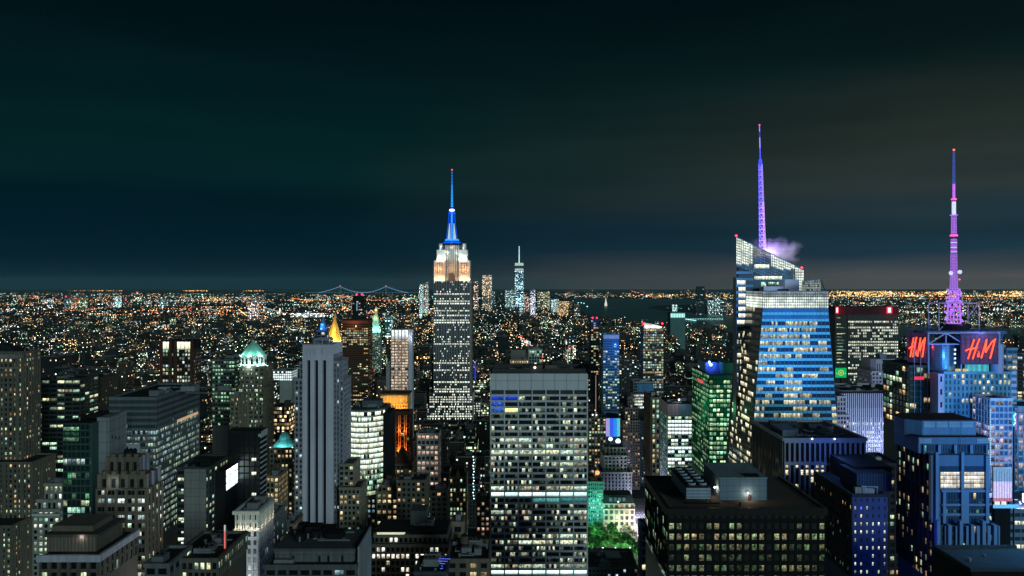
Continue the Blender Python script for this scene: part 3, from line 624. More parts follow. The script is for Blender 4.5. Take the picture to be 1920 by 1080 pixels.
for px in (739.5, 747, 750, 758, 761.5): b.p('shaft').box(X_(px, Y), X_(px + 1.6, Y), Y - 2.2, Y + .1, Z_(850, Y), Z_(778, Y), wall((.8, .36, .14)))
for px in (741, 750, 760): lamp('POINT', (X_(px, Y), Y - 5, Z_(846, Y)), 1900, (1, .42, .12), .5); lamp('POINT', (X_(px, Y), Y - 5, Z_(805, Y)), 900, (1, .40, .12), .4)
b.done()
Y = 660; s = ST((.17, .16, .12), fh=3.6, bw=3.2, pw=1.1, sh=1.4, rows=[.1, .9, .3, .3], p=.3, lit=L_warm)
b = std('pyramid_roofed_building', 'tan building under a steep dark brick pyramid roof, below the orange floodlit shafts', 729, 772, 872, 660, 24, s, pb=930, nick='the brick pyramid roof', units=0)
x0, x1, z = X_(733, Y), X_(768, Y), Z_(872, Y); cx, cy = (x0 + x1) / 2, Y + 12; b.p('pyramid_roof').prism([(x0, Y + 1), (x1, Y + 1), (x1, Y + 23), (x0, Y + 23)], z + 1, z + 12, wall((.13, .07, .05)), [(cx - 1, cy - 1), (cx + 1, cy - 1), (cx + 1, cy + 1), (cx - 1, cy + 1)]); b.done()

# curved glass building, brightly lit
Y = 600; b = Bld('curved_glass_building', 'gently curved glass building brightly lit on every floor, black slab at its right', X_(687, Y), Y + 15, nick='the bright curved glass building')
x0, x1, z = X_(653, Y), X_(718, Y), Z_(768, Y); n = 10; N2 = 34
def arc(t): return (x0 + (x1 - x0) * t, Y + 7 * (2 * t - .75) ** 2 - 1)
pts = [arc(i / n) for i in range(n + 1)]
b.p('wall').prism([(p[0], p[1] + .4) for p in pts] + [(x1, Y + 34), (x0, Y + 34)], 0, z, wall((.06, .08, .08)))
for k in range(24):
    zz = z - 1 - k * 4.0
    if zz < Z_(925, Y): break
    b.p('spandrel').prism([(p[0], p[1] - .1) for p in pts] + [(x1, Y + 12), (x0, Y + 12)], zz - 1.0, zz, wall((.40, .46, .43)))
    pk = .97 if k in (1, 2, 3, 4, 5, 6, 7, 8, 9, 10) else .8
    for i in range(n):
        for h in (0, 1):
            (xa, ya), (xc, yc) = pts[i], pts[i + 1]; xm, ym = (xa + xc) / 2, (ya + yc) / 2
            a, c = ((xa, ya), (xm, ym)) if h == 0 else ((xm, ym), (xc, yc))
            b.pane(((a[0] + .1, a[1] + .3, zz - 3.9), (c[0] - .1, c[1] + .3, zz - 3.9), (c[0] - .1, c[1] + .3, zz - 1.1), (a[0] + .1, a[1] + .3, zz - 1.1)), (L_bright if k < 11 and rnd() < .9 else L_cool) if rnd() < pk else DG)
b.p('black_slab').box(x1 + .1, X_(730, Y), Y + 1, Y + 30, 0, z - 3, BLACK); b.reg(x0, x1 + 5, Y, Y + 34, z, 925)
b.p('penthouse').box(x0 + 8, x1 - 4, Y + 12, Y + 26, z, z + 5, wall((.08, .1, .12))); b.clutter(x0, x1, Y + 6, Y + 30, z, 4); b.done()

b = Bld('light_string', 'vertical string of bluish white bead lights left of the big banded office slab', X_(888, 560), 560, cat='lights')
b.p('pole').box(X_(887.6, 560), X_(888.4, 560), 560, 560.3, 0, Z_(853, 560), BLACK)
for k in range(15): b.p('bead_lamp').ball(X_(888 + (k % 3 - 1) * .7, 560), 559.4, Z_(856 + k * 5.6, 560), .42, emit((.45, .85, 1) if k % 4 else (.9, 1, .9), 3.5), 6, 4)
b.done()
# pink-lit block and central foreground stone buildings
Y = 620; s = ST((.46, .42, .42), fh=4.1, bw=3.4, pw=.8, sh=1.5, p=.8, rows=[.95, 0, .9, .9, .15, .95, .8, .9, .2, .9, .95, .8, .9, .9], lit=[lit((1, .55, .38), (1, .84, .66), s=.6, gamma=1., lo=.3)], dark=glass((.02, .03, .04)))
b = std('office_block', 'white-framed block with pinkish lit windows right of the orange floodlit shafts', 782, 822, 815, 620, 18, s, pb=920, nick='the pinkish lit white block'); b.done()
tan = dict(fh=3.8, bw=3.6, n=1, pw=1.4, sh=1.7, pd=.5)
std('stone_building', 'blank-walled brown block with a square top in front of the pinkish lit white block', 744, 798, 903, 560, 22, ST((.14, .13, .11), p=.06, lit=L_warm, **tan), pb=1000, nick='the blank brown block', tank=1).done()
std('stone_building', 'tan stepped block with scattered warm windows left of the blank brown block', 706, 745, 925, 575, 26, ST((.19, .18, .14), p=.35, lit=L_warm, **tan), pb=990, nick='the tan stepped block', tiers=((715, 745, 912, 5),), tank=1).done()
std('stone_building', 'grey-green narrow building between the pale slab with dark slots and the tan stepped block', 680, 704, 935, 600, 20, ST((.15, .2, .17), p=.45, lit=L_mix, **tan), pb=1000, nick='the grey-green narrow building', units=1).done()
b = std('gothic_building', 'slim tan building with a small gothic gable and lit rows', 843, 874, 897, 640, 20, ST((.27, .25, .19), fh=3.8, bw=2.9, pw=1.1, sh=1.4, p=.25, rows=[.3, .1, .9, .2, .3, .3, .95, .95, .4, .5], lit=[L_warm, L_cool]), pb=1000, nick='the slim gothic building', units=0)
x0, x1, z = X_(843, 640), X_(874, 640), Z_(897, 640)
b.p('gable').prism([(x0 + 4, 640), (x0 + 9, 640), (x0 + 9, 641), (x0 + 4, 641)], z, z + 7, wall((.3, .28, .2)), [(x0 + 6.4, 640), (x0 + 6.6, 640), (x0 + 6.6, 641), (x0 + 6.4, 641)]); b.p('mansard').prism([(x0, 641), (x1, 641), (x1, 658), (x0, 658)], z, z + 7, ROOF, [(x0 + 2, 644), (x1 - 2, 644), (x1 - 2, 655), (x0 + 2, 655)]); b.done()
std('stone_building', 'brown low block with warm lit windows behind the blank brown block', 798, 838, 922, 600, 24, ST((.13, .12, .10), p=.12, lit=L_warm, **tan), pb=1000, nick='the brown low block').done()
std('brick_building', 'narrow brick building with reddish windows just left of the big banded office slab', 893, 918, 940, 610, 20, ST((.20, .17, .13), p=.4, lit=lit((1, .5, .35), (1, .85, .6)), **tan), pb=1010, nick='the narrow brick building').done()
# wide lit stone building, bottom centre
Y = 480; s = ST((.19, .165, .13), fh=4.0, bw=2.9, pw=.9, sh=1.4, pd=.6, rows=[.1, .85, .2, .35, .4, .2, .5], p=.3, run=.35, lit=[lit((1, .86, .6), (.95, 1, .95), s=1.15, gamma=.7, lo=.3)])
b = std('stone_building', 'wide stone building with a white-lit attic storey and rows of bright windows, bottom centre', 702, 838, 1006, 480, 30, s, nick='the wide lit stone building', units=0)
b.tower(X_(688, 476), X_(842, 476), 474, 30, Z_(1022, 476), s, reg=False); x0, x1 = X_(704, Y), X_(838, Y); z = Z_(1006, Y)
b.p('lit_attic').box(X_(707, Y), X_(757, Y), Y - .2, Y + 8, z + .2, z + 2.6, emit((.95, 1, .70), .75)); b.p('attic_roof').box(x0 - .3, x1, Y - .5, Y + 24, z + 2.7, z + 3.2, BLACK)
b.clutter(X_(750, Y), X_(815, Y), Y + 8, Y + 26, z + 3.2, 7); b.p('plant_room').box(X_(765, Y), X_(795, Y), Y + 12, Y + 26, z + 3.2, z + 12, wall((.09, .10, .10))); b.done()
# bottom dark roofs
Y = 330; b = Bld('low_building', 'dark flat-roofed block with a recessed attic at the foot of the pale slotted slab', X_(590, Y), Y + 20, nick='the dark attic block')
s = ST((.11, .115, .12), fh=4, bw=5, pw=1, sh=2, p=.04, lit=L_mix)
b.tower(X_(497, Y), X_(668, Y), Y, 34, Z_(1064, Y), s, reg=True); z = Z_(1064, Y)
aw = wall((.15, .16, .17), .85, .45, joint=5.)
b.p('attic').box(X_(515, Y + 6), X_(668, Y + 6), Y + 6, Y + 32, z, Z_(1032, Y + 6), aw); b.p('attic').box(X_(512, Y + 5), X_(670, Y + 5), Y + 5.5, Y + 32.4, Z_(1033, Y + 6), Z_(1028, Y + 6), wall((.10, .105, .11)))
b.p('attic_annex').box(X_(513, Y + 3), X_(550, Y + 3), Y + 3, Y + 8, z, Z_(1050, Y + 3), wall((.22, .23, .24)))
for i, px in enumerate((548, 597, 614, 640)): b.p('attic_opening').box(X_(px, Y + 6), X_(px + 4, Y + 6), Y + 5.8, Y + 6.05, z + .3, z + 2.8, BLACK)
b.p('side_fin').box(X_(669, Y), X_(672, Y), Y + 2, Y + 30, 0, Z_(1028, Y), wall((.30, .32, .34))); b.clutter(X_(520, Y), X_(660, Y), Y + 8, Y + 30, Z_(1030, Y), 9, BLACK); b.done()
b = std('brick_building', 'plain brown block with a water tank just left of the big banded office slab', 838, 917, 1052, 400, 30, ST((.15, .12, .10), fh=4.4, bw=5, pw=2, sh=2, p=.14, lit=L_warm), nick='the plain brown block', units=6, tank=1); b.done()
std('brick_building', 'slender tan stair tower standing behind the plain brown block', 848, 868, 982, 430, 12, ST((.2, .15, .11), fh=6, bw=6, pw=2, sh=3, p=.0, lit=L_warm), nick='the tan stair tower', units=1).done()
b = std('low_building', 'dark roof with blue lit pipes at the very bottom, left of the plain brown block', 778, 836, 1076, 380, 22, ST((.05, .06, .08), lit=L_mix, p=.1), nick='the roof with blue pipes', units=4, reg=True)
for k in range(5): b.p('blue_pipe').bar((X_(825, 380) + k, 381 + k * 2.5, Z_(1074, 380) + 1.6 + k * .3), (X_(838, 380) - 2 - k, 381.5 + k * 2.5, Z_(1074, 380) + 1.6 + k * .3), .14, emit((.12, .18, 1), 1.2))
b.done()
# ================================================================== the tall spired skyscraper in the middle
Y = 1294; b = Bld('spired_skyscraper', 'tallest stone skyscraper with orange and white floodlit crown and blue glowing mast', X_(847, Y), Y + 20, nick='the blue-masted skyscraper')
ew = wall((.30, .32, .34), .8, .25); ecrown = wall((.62, .56, .50), .8, .2)
s = dict(wall=ew, span=wall((.07, .08, .11)), fh=3.85, bw=4.2, n=2, pw=1.1, sh=1.5, pd=1.0, sd=.2, gap=.7, rowp=.24, p=.10, lit=[lit((.8, 1, .9), (1, .97, .72), s=1.35, gamma=.5, lo=.5, busy=.2, scale=.2), lit((.8, 1, .9), (1, .9, .66), s=1.1, gamma=.8, lo=.4, busy=.3, scale=.2)], dark=glass((.012, .02, .035)))
sx0, sx1 = X_(813, Y), X_(881, Y); zs = Z_(527, Y)
b.tower(sx0, sx1, Y, 40, zs, s, pb=735, roof=False, side=None)
b.p('wall').box(sx1 + .1, sx1 + 3.4, Y + 3, Y + 38, 0, zs - 4, wall((.20, .17, .14)))
sb = dict(s, p=.42, rowp=.1, bw=4.4)
b.tower(X_(805, Y - 10), X_(886, Y - 10), Y - 10, 60, Z_(738, Y - 10), sb, pb=795, side=None); b.tower(X_(888, Y - 5), X_(901, Y - 5), Y - 5, 50, Z_(754, Y), sb, pb=795, side=None, reg=False); b.tower(X_(790, Y - 2), X_(804, Y - 2), Y - 2, 50, Z_(757, Y), sb, pb=795, side=None, reg=False)
# orange stage: two projecting blocks and a recessed centre
zo, zw, zd = Z_(488, Y), Z_(468, Y), Z_(459, Y)
xl, xr = X_(834, Y), X_(860, Y)
so = dict(wall=ecrown, span=wall((.40, .26, .18)), fh=4., bw=4.2, pw=1.9, sh=2., pd=.7, sd=.2, p=.05, lit=L_warm, dark=glass((.06, .03, .02), .5))  # reddish spandrels and panes: some of the orange floodlight is in their colour
C = b.p('crown')
C.box(sx0, xl, Y + 5, Y + 36, zs, zo, ecrown); C.box(xr, sx1, Y + 5, Y + 36, zs, zo, ecrown); C.box(xl, xr, Y + 8, Y + 34, zs, zd, ecrown)
b.facade('-y', sx0 + 4, xl - 3, Y + 5, zs + 12, zo - 3, so); b.facade('-y', xr + 3, sx1 - 4, Y + 5, zs + 12, zo - 3, so); b.facade('-y', xl + 1, xr - 1, Y + 8, zs + 6, zd, dict(so, bw=3.6))
C.prism([(xl + 4, Y + 3), (xr - 4, Y + 3), (xr - 4, Y + 8), (xl + 4, Y + 8)], zs - 2, zs + 13, wall((.30, .22, .18)), [((xl + xr) / 2 - 3, Y + 3), ((xl + xr) / 2 + 3, Y + 3), ((xl + xr) / 2 + 3, Y + 8), ((xl + xr) / 2 - 3, Y + 8)])
wx0, wx1 = X_(818, Y), X_(876, Y); cw2 = wall((.66, .68, .66), .8, .15)
C.box(wx0, xl, Y + 8, Y + 33, zo, zw, cw2); C.box(xr, wx1, Y + 8, Y + 33, zo, zw, cw2)
b.facade('-y', xl + 1, xr - 1, Y + 7.9, zo, zw, dict(so, wall=cw2, span=wall((.2, .2, .2)), bw=3.3))
C.box(X_(823, Y), X_(872, Y), Y + 11, Y + 30, zw, zd, wall((.12, .13, .14)))
for px in (825, 870): C.cyl(X_(px, Y), Y + 11, 3.2, zw, 3.2, zd + 2.5, cw2, 10)
for x0, x1 in ((sx0, xl), (xr, sx1)):
    for i in range(4): lamp('POINT', (x0 + (x1 - x0) * (i + .5) / 4, Y + 1.2, zs + 2), 2900, (1, .60, .28), .5)
    for i in (1, 2): lamp('POINT', (x0 + (x1 - x0) * i / 3, Y - 1, zs + 20), 2700, (1, .50, .25), .5)
lamp('POINT', ((xl + xr) / 2, Y + 1, zs + 20), 1600, (1, .55, .3), .5)
for x0, x1 in ((wx0, xl), (xr, wx1)):
    for i in range(3): lamp('POINT', (x0 + (x1 - x0) * (i + .5) / 3, Y + 3.6, zo + 2), 2200, (.93, 1, .85), .5)
for q in (xl + 3, xr - 3): lamp('POINT', (q, Y + 3, zo + 12), 1200, (.9, 1, .9), .4)
for q in (-18, 0, 18): lamp('POINT', ((xl + xr) / 2 + q, Y + 5, zw + 4), 600, (.9, 1, .9), .4)
# mast
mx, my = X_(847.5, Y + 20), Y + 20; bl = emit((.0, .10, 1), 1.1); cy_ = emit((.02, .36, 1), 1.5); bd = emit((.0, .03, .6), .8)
zA, zB, zC, zT = Z_(452, my), Z_(398, my), Z_(391, my), Z_(322, my)
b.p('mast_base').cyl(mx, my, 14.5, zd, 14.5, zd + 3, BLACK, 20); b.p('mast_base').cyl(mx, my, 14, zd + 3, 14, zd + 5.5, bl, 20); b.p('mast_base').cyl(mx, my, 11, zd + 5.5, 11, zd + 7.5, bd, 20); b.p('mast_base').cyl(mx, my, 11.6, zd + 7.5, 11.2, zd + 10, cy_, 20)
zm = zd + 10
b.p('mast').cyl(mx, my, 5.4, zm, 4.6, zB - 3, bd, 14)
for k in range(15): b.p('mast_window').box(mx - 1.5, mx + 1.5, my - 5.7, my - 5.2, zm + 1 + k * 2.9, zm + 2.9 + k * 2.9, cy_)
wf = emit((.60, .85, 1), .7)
for sg in (-1, 1):
    b.p('mast_wing').prism([(mx + sg * 3.4 - 1.2, my - 6), (mx + sg * 3.4 + 1.2 + (2.6 if sg > 0 else 0), my - 6), (mx + sg * 3.4 + 1.2 + (2.6 if sg > 0 else 0), my - 3), (mx + sg * 3.4 - 1.2 - (2.6 if sg < 0 else 0), my - 3)][::1], zm, zm + 26, wf, [(mx + sg * 3.6 - .5, my - 5.6), (mx + sg * 3.6 + .5, my - 5.6), (mx + sg * 3.6 + .5, my - 4), (mx + sg * 3.6 - .5, my - 4)])
    b.p('mast_wing').bar((mx + sg * 9, my - 4, zm), (mx + sg * 5.6, my - 4, zm + 28), .45, bl); b.p('mast_wing').bar((mx + sg * 5.6, my - 4, zm + 28), (mx + sg * 5, my - 4, zB - 3), .45, bl)
b.p('mast').cyl(mx, my, 6, zB - 3, 5, zB + 1, bl, 14); b.p('mast').cyl(mx, my, 5, zB + 1, 2, zC + 2, bd, 14)
b.p('beacon').ball(mx, my - 4, (zB + zC) / 2, 4.6, emit((1, .88, 1), 3.0), sz=.45)
for k in range(24):
    za = zC + k * (zT - zC) / 24; r = 2.0 - k * .055
    b.p('antenna').cyl(mx, my, r, za, r, za + (zT - zC) / 24 * .55, cy_ if k < 15 or k % 2 else bl, 6); b.p('antenna').cyl(mx, my, r * .65, za + (zT - zC) / 24 * .55, r * .65, za + (zT - zC) / 24, bd, 6)
b.p('red_beacon').ball(mx, my, zT + 3, 1.7, emit((1, .12, .1), 1.1)); lamp('POINT', (mx, my - 16, zd + 6), 9000, (.03, .12, 1), 1.); b.done()

# ================================================================== big banded office slab, centre
Y = 520; b = Bld('office_slab', 'huge flat grey slab of seven window bays with wide ribbon windows, in the centre foreground', X_(1010, Y), Y + 20, nick='the big banded office slab')
gw = wall((.51, .53, .56), .7, .12, joint=7.0)
x0, x1 = X_(920, Y), X_(1101, Y); z = Z_(702, Y); nb = 7; bay = (x1 - x0) / nb; fh = 3.92; ztop = Z_(731, Y)
Wl = b.p('wall'); Wl.box(x0, x1, Y, Y + 34, 0, z, wall((.05, .055, .06))); Wl.box(x0 - .1, x1 + .1, Y - 1.0, Y + .1, ztop, z + .6, gw); Wl.box(x1 + .05, x1 + .4, Y - .9, Y + 34, 0, z + .3, gw); Wl.box(x0 - .4, x0 - .05, Y - .9, Y + 34, 0, z + .3, gw)
zv = Z_(1085, Y)
for i in range(nb + 1):
    a = x0 + i * bay; Wl.box(a - .42 if i else a - .1, a + .42 if i < nb else a + .1, Y - 1.15, Y + .1, zv, ztop - .01, gw)
rowsP = ['x', 'blue', 'blue2', 'yel', .35, .3, .45, .12, .85, .5, 1, .75, .85, .3, .2, .3, 1.0, 'w', 'teal', .3, .7, .6, .25, .05, .8, .75, .15, .5, .3, .9, 'w', 'w', 'w', .8, .8]
L_g = lit((.72, 1, .80), (1, .98, .62), s=1.0, gamma=1.2, lo=.2, busy=.85); L_or = lit((1, .65, .4), (1, .85, .6), s=.7, gamma=1.); L_wp = lit((.66, 1, .95), (.8, 1, .92), s=.95, gamma=.3, lo=.75, busy=.22, scale=.12)
L_bl = lit((.02, .08, .9), (.05, .2, 1), s=.45, gamma=.5, lo=.4, busy=.6); L_te = lit((.05, .55, .55), (.2, .75, .7), s=.42, gamma=.6, lo=.5, busy=.5); L_yel = lit((1, .85, .15), (1, .95, .3), s=1.0, gamma=.3, lo=.85, busy=.3)
L_gd = lit((.45, .9, .7), (.9, .9, .5), s=.14, gamma=1.6, lo=.05, busy=.9)
for k in range(len(rowsP)):
    zt = ztop - .2 - k * fh
    Wl.box(x0 + .01, x1 - .01, Y - .95, Y + .1, zt - fh, zt - fh + 1.35, gw)
    rp = rowsP[k]
    for i in range(nb):
        a, c = x0 + i * bay + .42, x0 + (i + 1) * bay - .42
        if rp == 'x': continue
        whole = None
        if rp == 'w': whole = L_wp
        elif rp == 'yel' and i == 1: whole = L_yel
        elif rp in ('blue', 'blue2', 'yel') and i == 0: whole = L_bl
        elif rp == 'blue' and i == 1: whole = L_bl
        elif rp == 'teal': whole = L_te if i >= 3 else None
        elif isinstance(rp, (int, float)) and rnd() < (rp - .62) * 2.3: whole = L_g
        pr = rp if isinstance(rp, (int, float)) else .22
        if whole:
            b.pane(((a, Y - .1, zt - fh + 1.35), (c, Y - .1, zt - fh + 1.35), (c, Y - .1, zt - .05), (a, Y - .1, zt - .05)), whole)
        else:
            m = random.choice((4, 5, 6)); w = (c - a) / m
            for j in range(m):
                on = rnd() < pr * .55; mm = (L_or if rnd() < .14 else L_g) if on else (L_gd if rnd() < .35 else DG)
                b.pane(((a + j * w + .07, Y - .1, zt - fh + 1.35), (a + (j + 1) * w - .07, Y - .1, zt - fh + 1.35), (a + (j + 1) * w - .07, Y - .1, zt - .05), (a + j * w + .07, Y - .1, zt - .05)), mm)
b.reg(x0, x1, Y, Y + 34, z + 3, 1085)
b.p('roof').box(x0, x1, Y, Y + 34, z + .1, z + .5, ROOF); rc = wall((.05, .05, .052))
for q in ((x0 + 1, x1 - 1, Y + 1.5, Y + 2.1), (x0 + 1, x1 - 1, Y + 32, Y + 32.6)): b.p('roof_screen').box(*q, z + .5, z + 3.6, rc)
for q in ((x0 + 1, x0 + 1.6, Y + 2.1, Y + 32), (x1 - 1.6, x1 - 1, Y + 2.1, Y + 32)): b.p('roof_screen').box(*q, z + .5, z + 3.6, rc)
b.clutter(x0 + 4, x1 - 4, Y + 4, Y + 30, z + .5, 9, wall((.12, .11, .10))); b.p('roof_lamp').ball(X_(1003, Y), Y + 1.2, z + 4.4, .8, emit((1, .97, .9), 3)); lamp('POINT', (X_(1003, Y), Y - .4, z + 4.2), 120, (1, .95, .85), .3)
b.done()

# ================================================================== right of the slab
sR = dict(fh=3.6, bw=3.2, pw=1.1, sh=1.4, pd=.5)
b = std('apartment_tower', 'brownish apartment tower with glass bays directly right of the big banded office slab', 1104, 1136, 785, 950, 26, ST((.18, .17, .15), p=.30, lit=[L_warm, L_cool], **sR), pb=900, nick='the apartment tower by the slab', units=2)
for px in (1111, 1118): b.p('roof_lamp').ball(X_(px, 950), 948, Z_(724, 950) - 34, .9, emit((1, .96, .75), 2.5))
b.p('mast').bar((X_(1118, 950), 955, Z_(785, 950)), (X_(1118, 950), 955, Z_(705, 950)), .35, emit((1, .6, .5), .4)); b.done()
b = std('stone_building', 'turquoise-lit stone building with a small fire-orange glow on its roof, by the park', 1103, 1131, 905, 840, 22, ST((.16, .42, .38), fh=4, bw=2.4, pw=1.0, sh=2.0, rows=[0, 0, .2, .1, .4, 1, .7], p=.3, lit=L_white), pb=980, nick='the turquoise-lit building', units=1)
b.p('orange_flame_lamp').ball(X_(1121, 840), 844, Z_(888, 840), 2.4, emit((1, .38, .14), 1.6)); b.p('orange_flame_lamp').ball(X_(1112, 840), 844, Z_(885, 840), 1.2, emit((1, .4, .3), .7)); lamp('POINT', (X_(1117, 840), 822, Z_(950, 840)), 16000, (.15, 1, .8), 1)
lamp('POINT', (X_(1121, 840), 839, Z_(886, 840)), 900, (1, .4, .15), .6); b.done()
b = std('stone_building', 'pale grey ribbed building with stepped flanks in front of the blue lit screen', 1133, 1176, 856, 880, 30, ST((.34, .40, .40), fh=3.9, bw=4, n=1, pw=2.0, sh=1.9, pd=1.1, p=.05, lit=L_white), pb=940, nick='the pale ribbed building', units=1, tiers=((1136, 1170, 840, 5),))
b.tower(X_(1126, 877), X_(1184, 877), 876, 36, Z_(887, 876), ST((.34, .40, .40), fh=3.9, bw=4, pw=2.0, sh=1.9, pd=1.1, p=.04, lit=L_white), pb=940, reg=False); b.done()
Y = 960; b = Bld('screen_tower', 'dark tower with a rounded front of glowing blue and violet screens', X_(1148, Y), Y + 15, nick='the blue and violet screen tower')
x0, x1 = X_(1136, Y), X_(1163, Y); b.p('wall').box(x0, x1, Y + 2, Y + 30, 0, Z_(783, Y), wall((.03, .04, .05))); cx = (x0 + x1) / 2; b.reg(x0, x1, Y, Y + 30, Z_(783, Y), 845)
cols = ((.55, .35, .9), (.35, .4, .75), (.05, .12, 1), (.02, .3, 1), (.1, .6, .75), (.25, .6, .6))
for i in range(6):
    a0, a1 = pi + i * pi / 6, pi + (i + 1) * pi / 6; r = (x1 - x0) / 2
    b.p('screen').prism([(cx + r * cos(a0), Y + 2 + 5 * sin(a0)), (cx + r * cos(a1), Y + 2 + 5 * sin(a1)), (cx + r * .9 * cos(a1), Y + 2), (cx + r * .9 * cos(a0), Y + 2)], Z_(818, Y), Z_(785, Y), emit(cols[i], .9))
for px, py, r in ((1144, 822, 2.4), (1158, 826, 3.0), (1158.5, 834, 2.6)): b.p('floodlight_head').ball(X_(px, Y), Y - 4, Z_(py, Y), r, emit((.8, .98, 1), 2.5))
b.clutter(x0, x1, Y + 5, Y + 25, Z_(783, Y), 2, BLACK); b.done()
Y = 690; s = ST((.10, .13, .13), fh=4, bw=4, pw=1, sh=1.5, p=.1, lit=L_cool)
b = Bld('mansard_building', 'cream corner building with a dark green mansard roof beyond the park trees', X_(1161, Y), Y + 10, nick='the cream mansard building')
cm = wall((.42, .42, .33)); x0, x1 = X_(1132, 830), X_(1190, 830); z = Z_(944, 830); Y = 830
b.tower(x0, x1, Y, 26, z, dict(wall=cm, fh=6.2, bw=5.2, pw=1.9, sh=1.9, pd=.5, p=.08, lit=L_warm, dark=glass((.01, .02, .03), .3)), pb=985, roof=False); b.p('cornice').box(x0 - .8, x1 + .8, Y - 1.2, Y + .1, z - 5.2, z - 4.4, BLACK)
b.p('mansard_roof').prism([(x0, Y), (x1, Y), (x1, Y + 26), (x0, Y + 26)], z, z + 8, wall((.03, .055, .055)), [(x0 + 2.5, Y + 3), (x1 - 2.5, Y + 3), (x1 - 2.5, Y + 23), (x0 + 2.5, Y + 23)])
for i in range(4): b.p('dormer').box(x0 + 6 + i * 4.6, x0 + 9 + i * 4.6, Y + .5, Y + 4, z + 2, z + 6, wall((.10, .16, .24)))
b.p('roof_lamp').ball(X_(1159, Y), Y - .8, z + 2, .8, emit((.9, 1, .9), 2.5)); lamp('POINT', ((x0 + x1) / 2, Y - 12, Z_(975, Y)), 11000, (.85, 1, .6), 1.); b.done()
b = std('office_tower', 'grey tower with lit bands under a blank blue top, left of the green glass tower', 1188, 1225, 717, 1050, 30, ST((.20, .24, .26), fh=3.9, bw=3, pw=.3, sh=1.5, rows=[0, 0, 0, 0, .95, .9, 1, .9, 1, .3], p=.2, lit=[L_white, L_bright]), pb=765, nick='the blue-topped grey tower', side=None)
b.p('blue_top').box(X_(1194, 1050), X_(1225, 1050), 1048.9, 1049.6, Z_(735, 1050), Z_(719, 1050), wall((.06, .20, .36))); b.done()
b = std('stone_tower', 'dim brown stepped stone tower right of the blue and violet screens', 1168, 1200, 790, 1000, 26, ST((.15, .145, .13), p=.12, lit=L_warm, **sR), pb=915, nick='the dim brown stepped tower', tiers=((1172, 1196, 766, 4), (1178, 1190, 747, 8)), tank=1); b.done()
b = std('office_tower', 'slim dark blue tower with sparse bright windows beside the lilac-lit avenue', 1203, 1222, 792, 1020, 40, ST((.06, .10, .14), fh=3.7, bw=2.6, pw=.7, sh=1.5, rows=[0] * 5 + [.1] * 6 + [0, .9, 0, .1, 0, .2, .1, 0, .9, .85, .1, .6], p=.1, lit=L_white), pb=915, nick='the slim dark blue tower'); b.done()
Y = 560; b = std('apartment_tower', 'tall thin brown ribbed apartment tower left of the white-lit glass building', 1222, 1237, 748, 560, 30, ST((.20, .16, .13), fh=3.5, bw=2.5, pw=1.1, sh=1.2, pd=.8, p=.35, lit=[L_warm, L_cool]), pb=890, nick='the thin brown ribbed tower', units=1); b.done()
Y = 840; s = ST((.22, .32, .34), fh=4, bw=3.5, pw=.3, sh=1.3, sd=.2, rows=[.97, .9, .95, .9, .97, .6, .7, .7, .75, .8, .7, .8, .8, .7], p=.7, lit=[L_full, L_full, L_cool])
b = Bld('glass_building', 'glass building with white-lit floors under a plain blue-grey and pinkish top', X_(1268, Y), Y + 18, nick='the white-lit glass building')
x0, x1 = X_(1252, Y), X_(1297, Y); b.tower(x0, x1, Y, 50, Z_(780, Y), s, pb=890, sidest=dict(s, p=.35, rows=None, lit=[L_green, lit((.4, .8, .9), (.8, 1, 1), s=.6)]), roof=False)
b.p('top').box(x0, X_(1273, Y), Y + .5, Y + 49, Z_(780, Y), Z_(757, Y), wall((.36, .26, .30), joint=3.)); b.p('top').box(X_(1273, Y), x1, Y, Y + 49, Z_(780, Y), Z_(758, Y), wall((.14, .22, .28))); b.p('roof').box(x0, x1, Y, Y + 49, Z_(757, Y), Z_(756, Y), ROOF); b.clutter(x0, x1, Y, Y + 30, Z_(756, Y), 4)
lamp('POINT', (X_(1275, Y), Y - 6, Z_(750, Y)), 1500, (.8, .9, 1), .5); b.p('roof_lamp').ball(X_(1274, Y), Y + 2, Z_(750, Y), 1.1, emit((1, .85, .6), 2.5)); b.done()
# green glass tower
Y = 680; s = ST((.03, .10, .07), fh=4.0, bw=3.2, pw=.3, sh=1.5, sd=.2, rows=[0, .55, .95, .7, .75, .8, .9, .7, .8, .85, .8, .9, .85, .9, .85, .9], p=.8, lit=[lit((.28, 1, .55), (.80, 1, .52), s=1.1, gamma=.8), lit((.3, 1, .55), (.8, 1, .6), s=.8)], dark=glass((.010, .09, .05), .3))
b = Bld('glass_tower', 'green-lit glass tower with blue floodlights on its roof, left of the sloped blue-lit glass tower', X_(1335, Y), Y + 20, nick='the green-lit glass tower')
x0, x1 = X_(1330, Y), X_(1376, Y); b.tower(x0, x1, Y, 64, Z_(703, Y), s, pb=900, sidest=dict(s, rows=None, p=.35, rowp=.1, run=.3), roof=False)
z = Z_(703, Y); b.p('roof').box(x0, x1, Y, Y + 54, z, z + .6, wall((.02, .03, .07))); b.p('penthouse').box(X_(1331, Y), X_(1358, Y), Y + 16, Y + 44, z + .6, z + 9, wall((.10, .14, .30))); b.p('penthouse').box(X_(1358, Y), x1, Y + 3, Y + 44, z + .6, z + 10, wall((.04, .15, .10)))
for q in ((X_(1338, Y), Y + 15, z + 9.5, 1.0), (X_(1341, Y), Y + 14.8, z + 7.2, 1.3), (x0 + 1, Y + 40, z + 3, 1.0)): b.p('blue_floodlight').ball(*q, emit((.45, .7, 1), 5))
lamp('POINT', (X_(1340, Y), Y + 12, z + 8), 7000, (.08, .22, 1), .7); lamp('POINT', (x0 + 4, Y + 36, z + 4), 3000, (.08, .3, 1), .6)
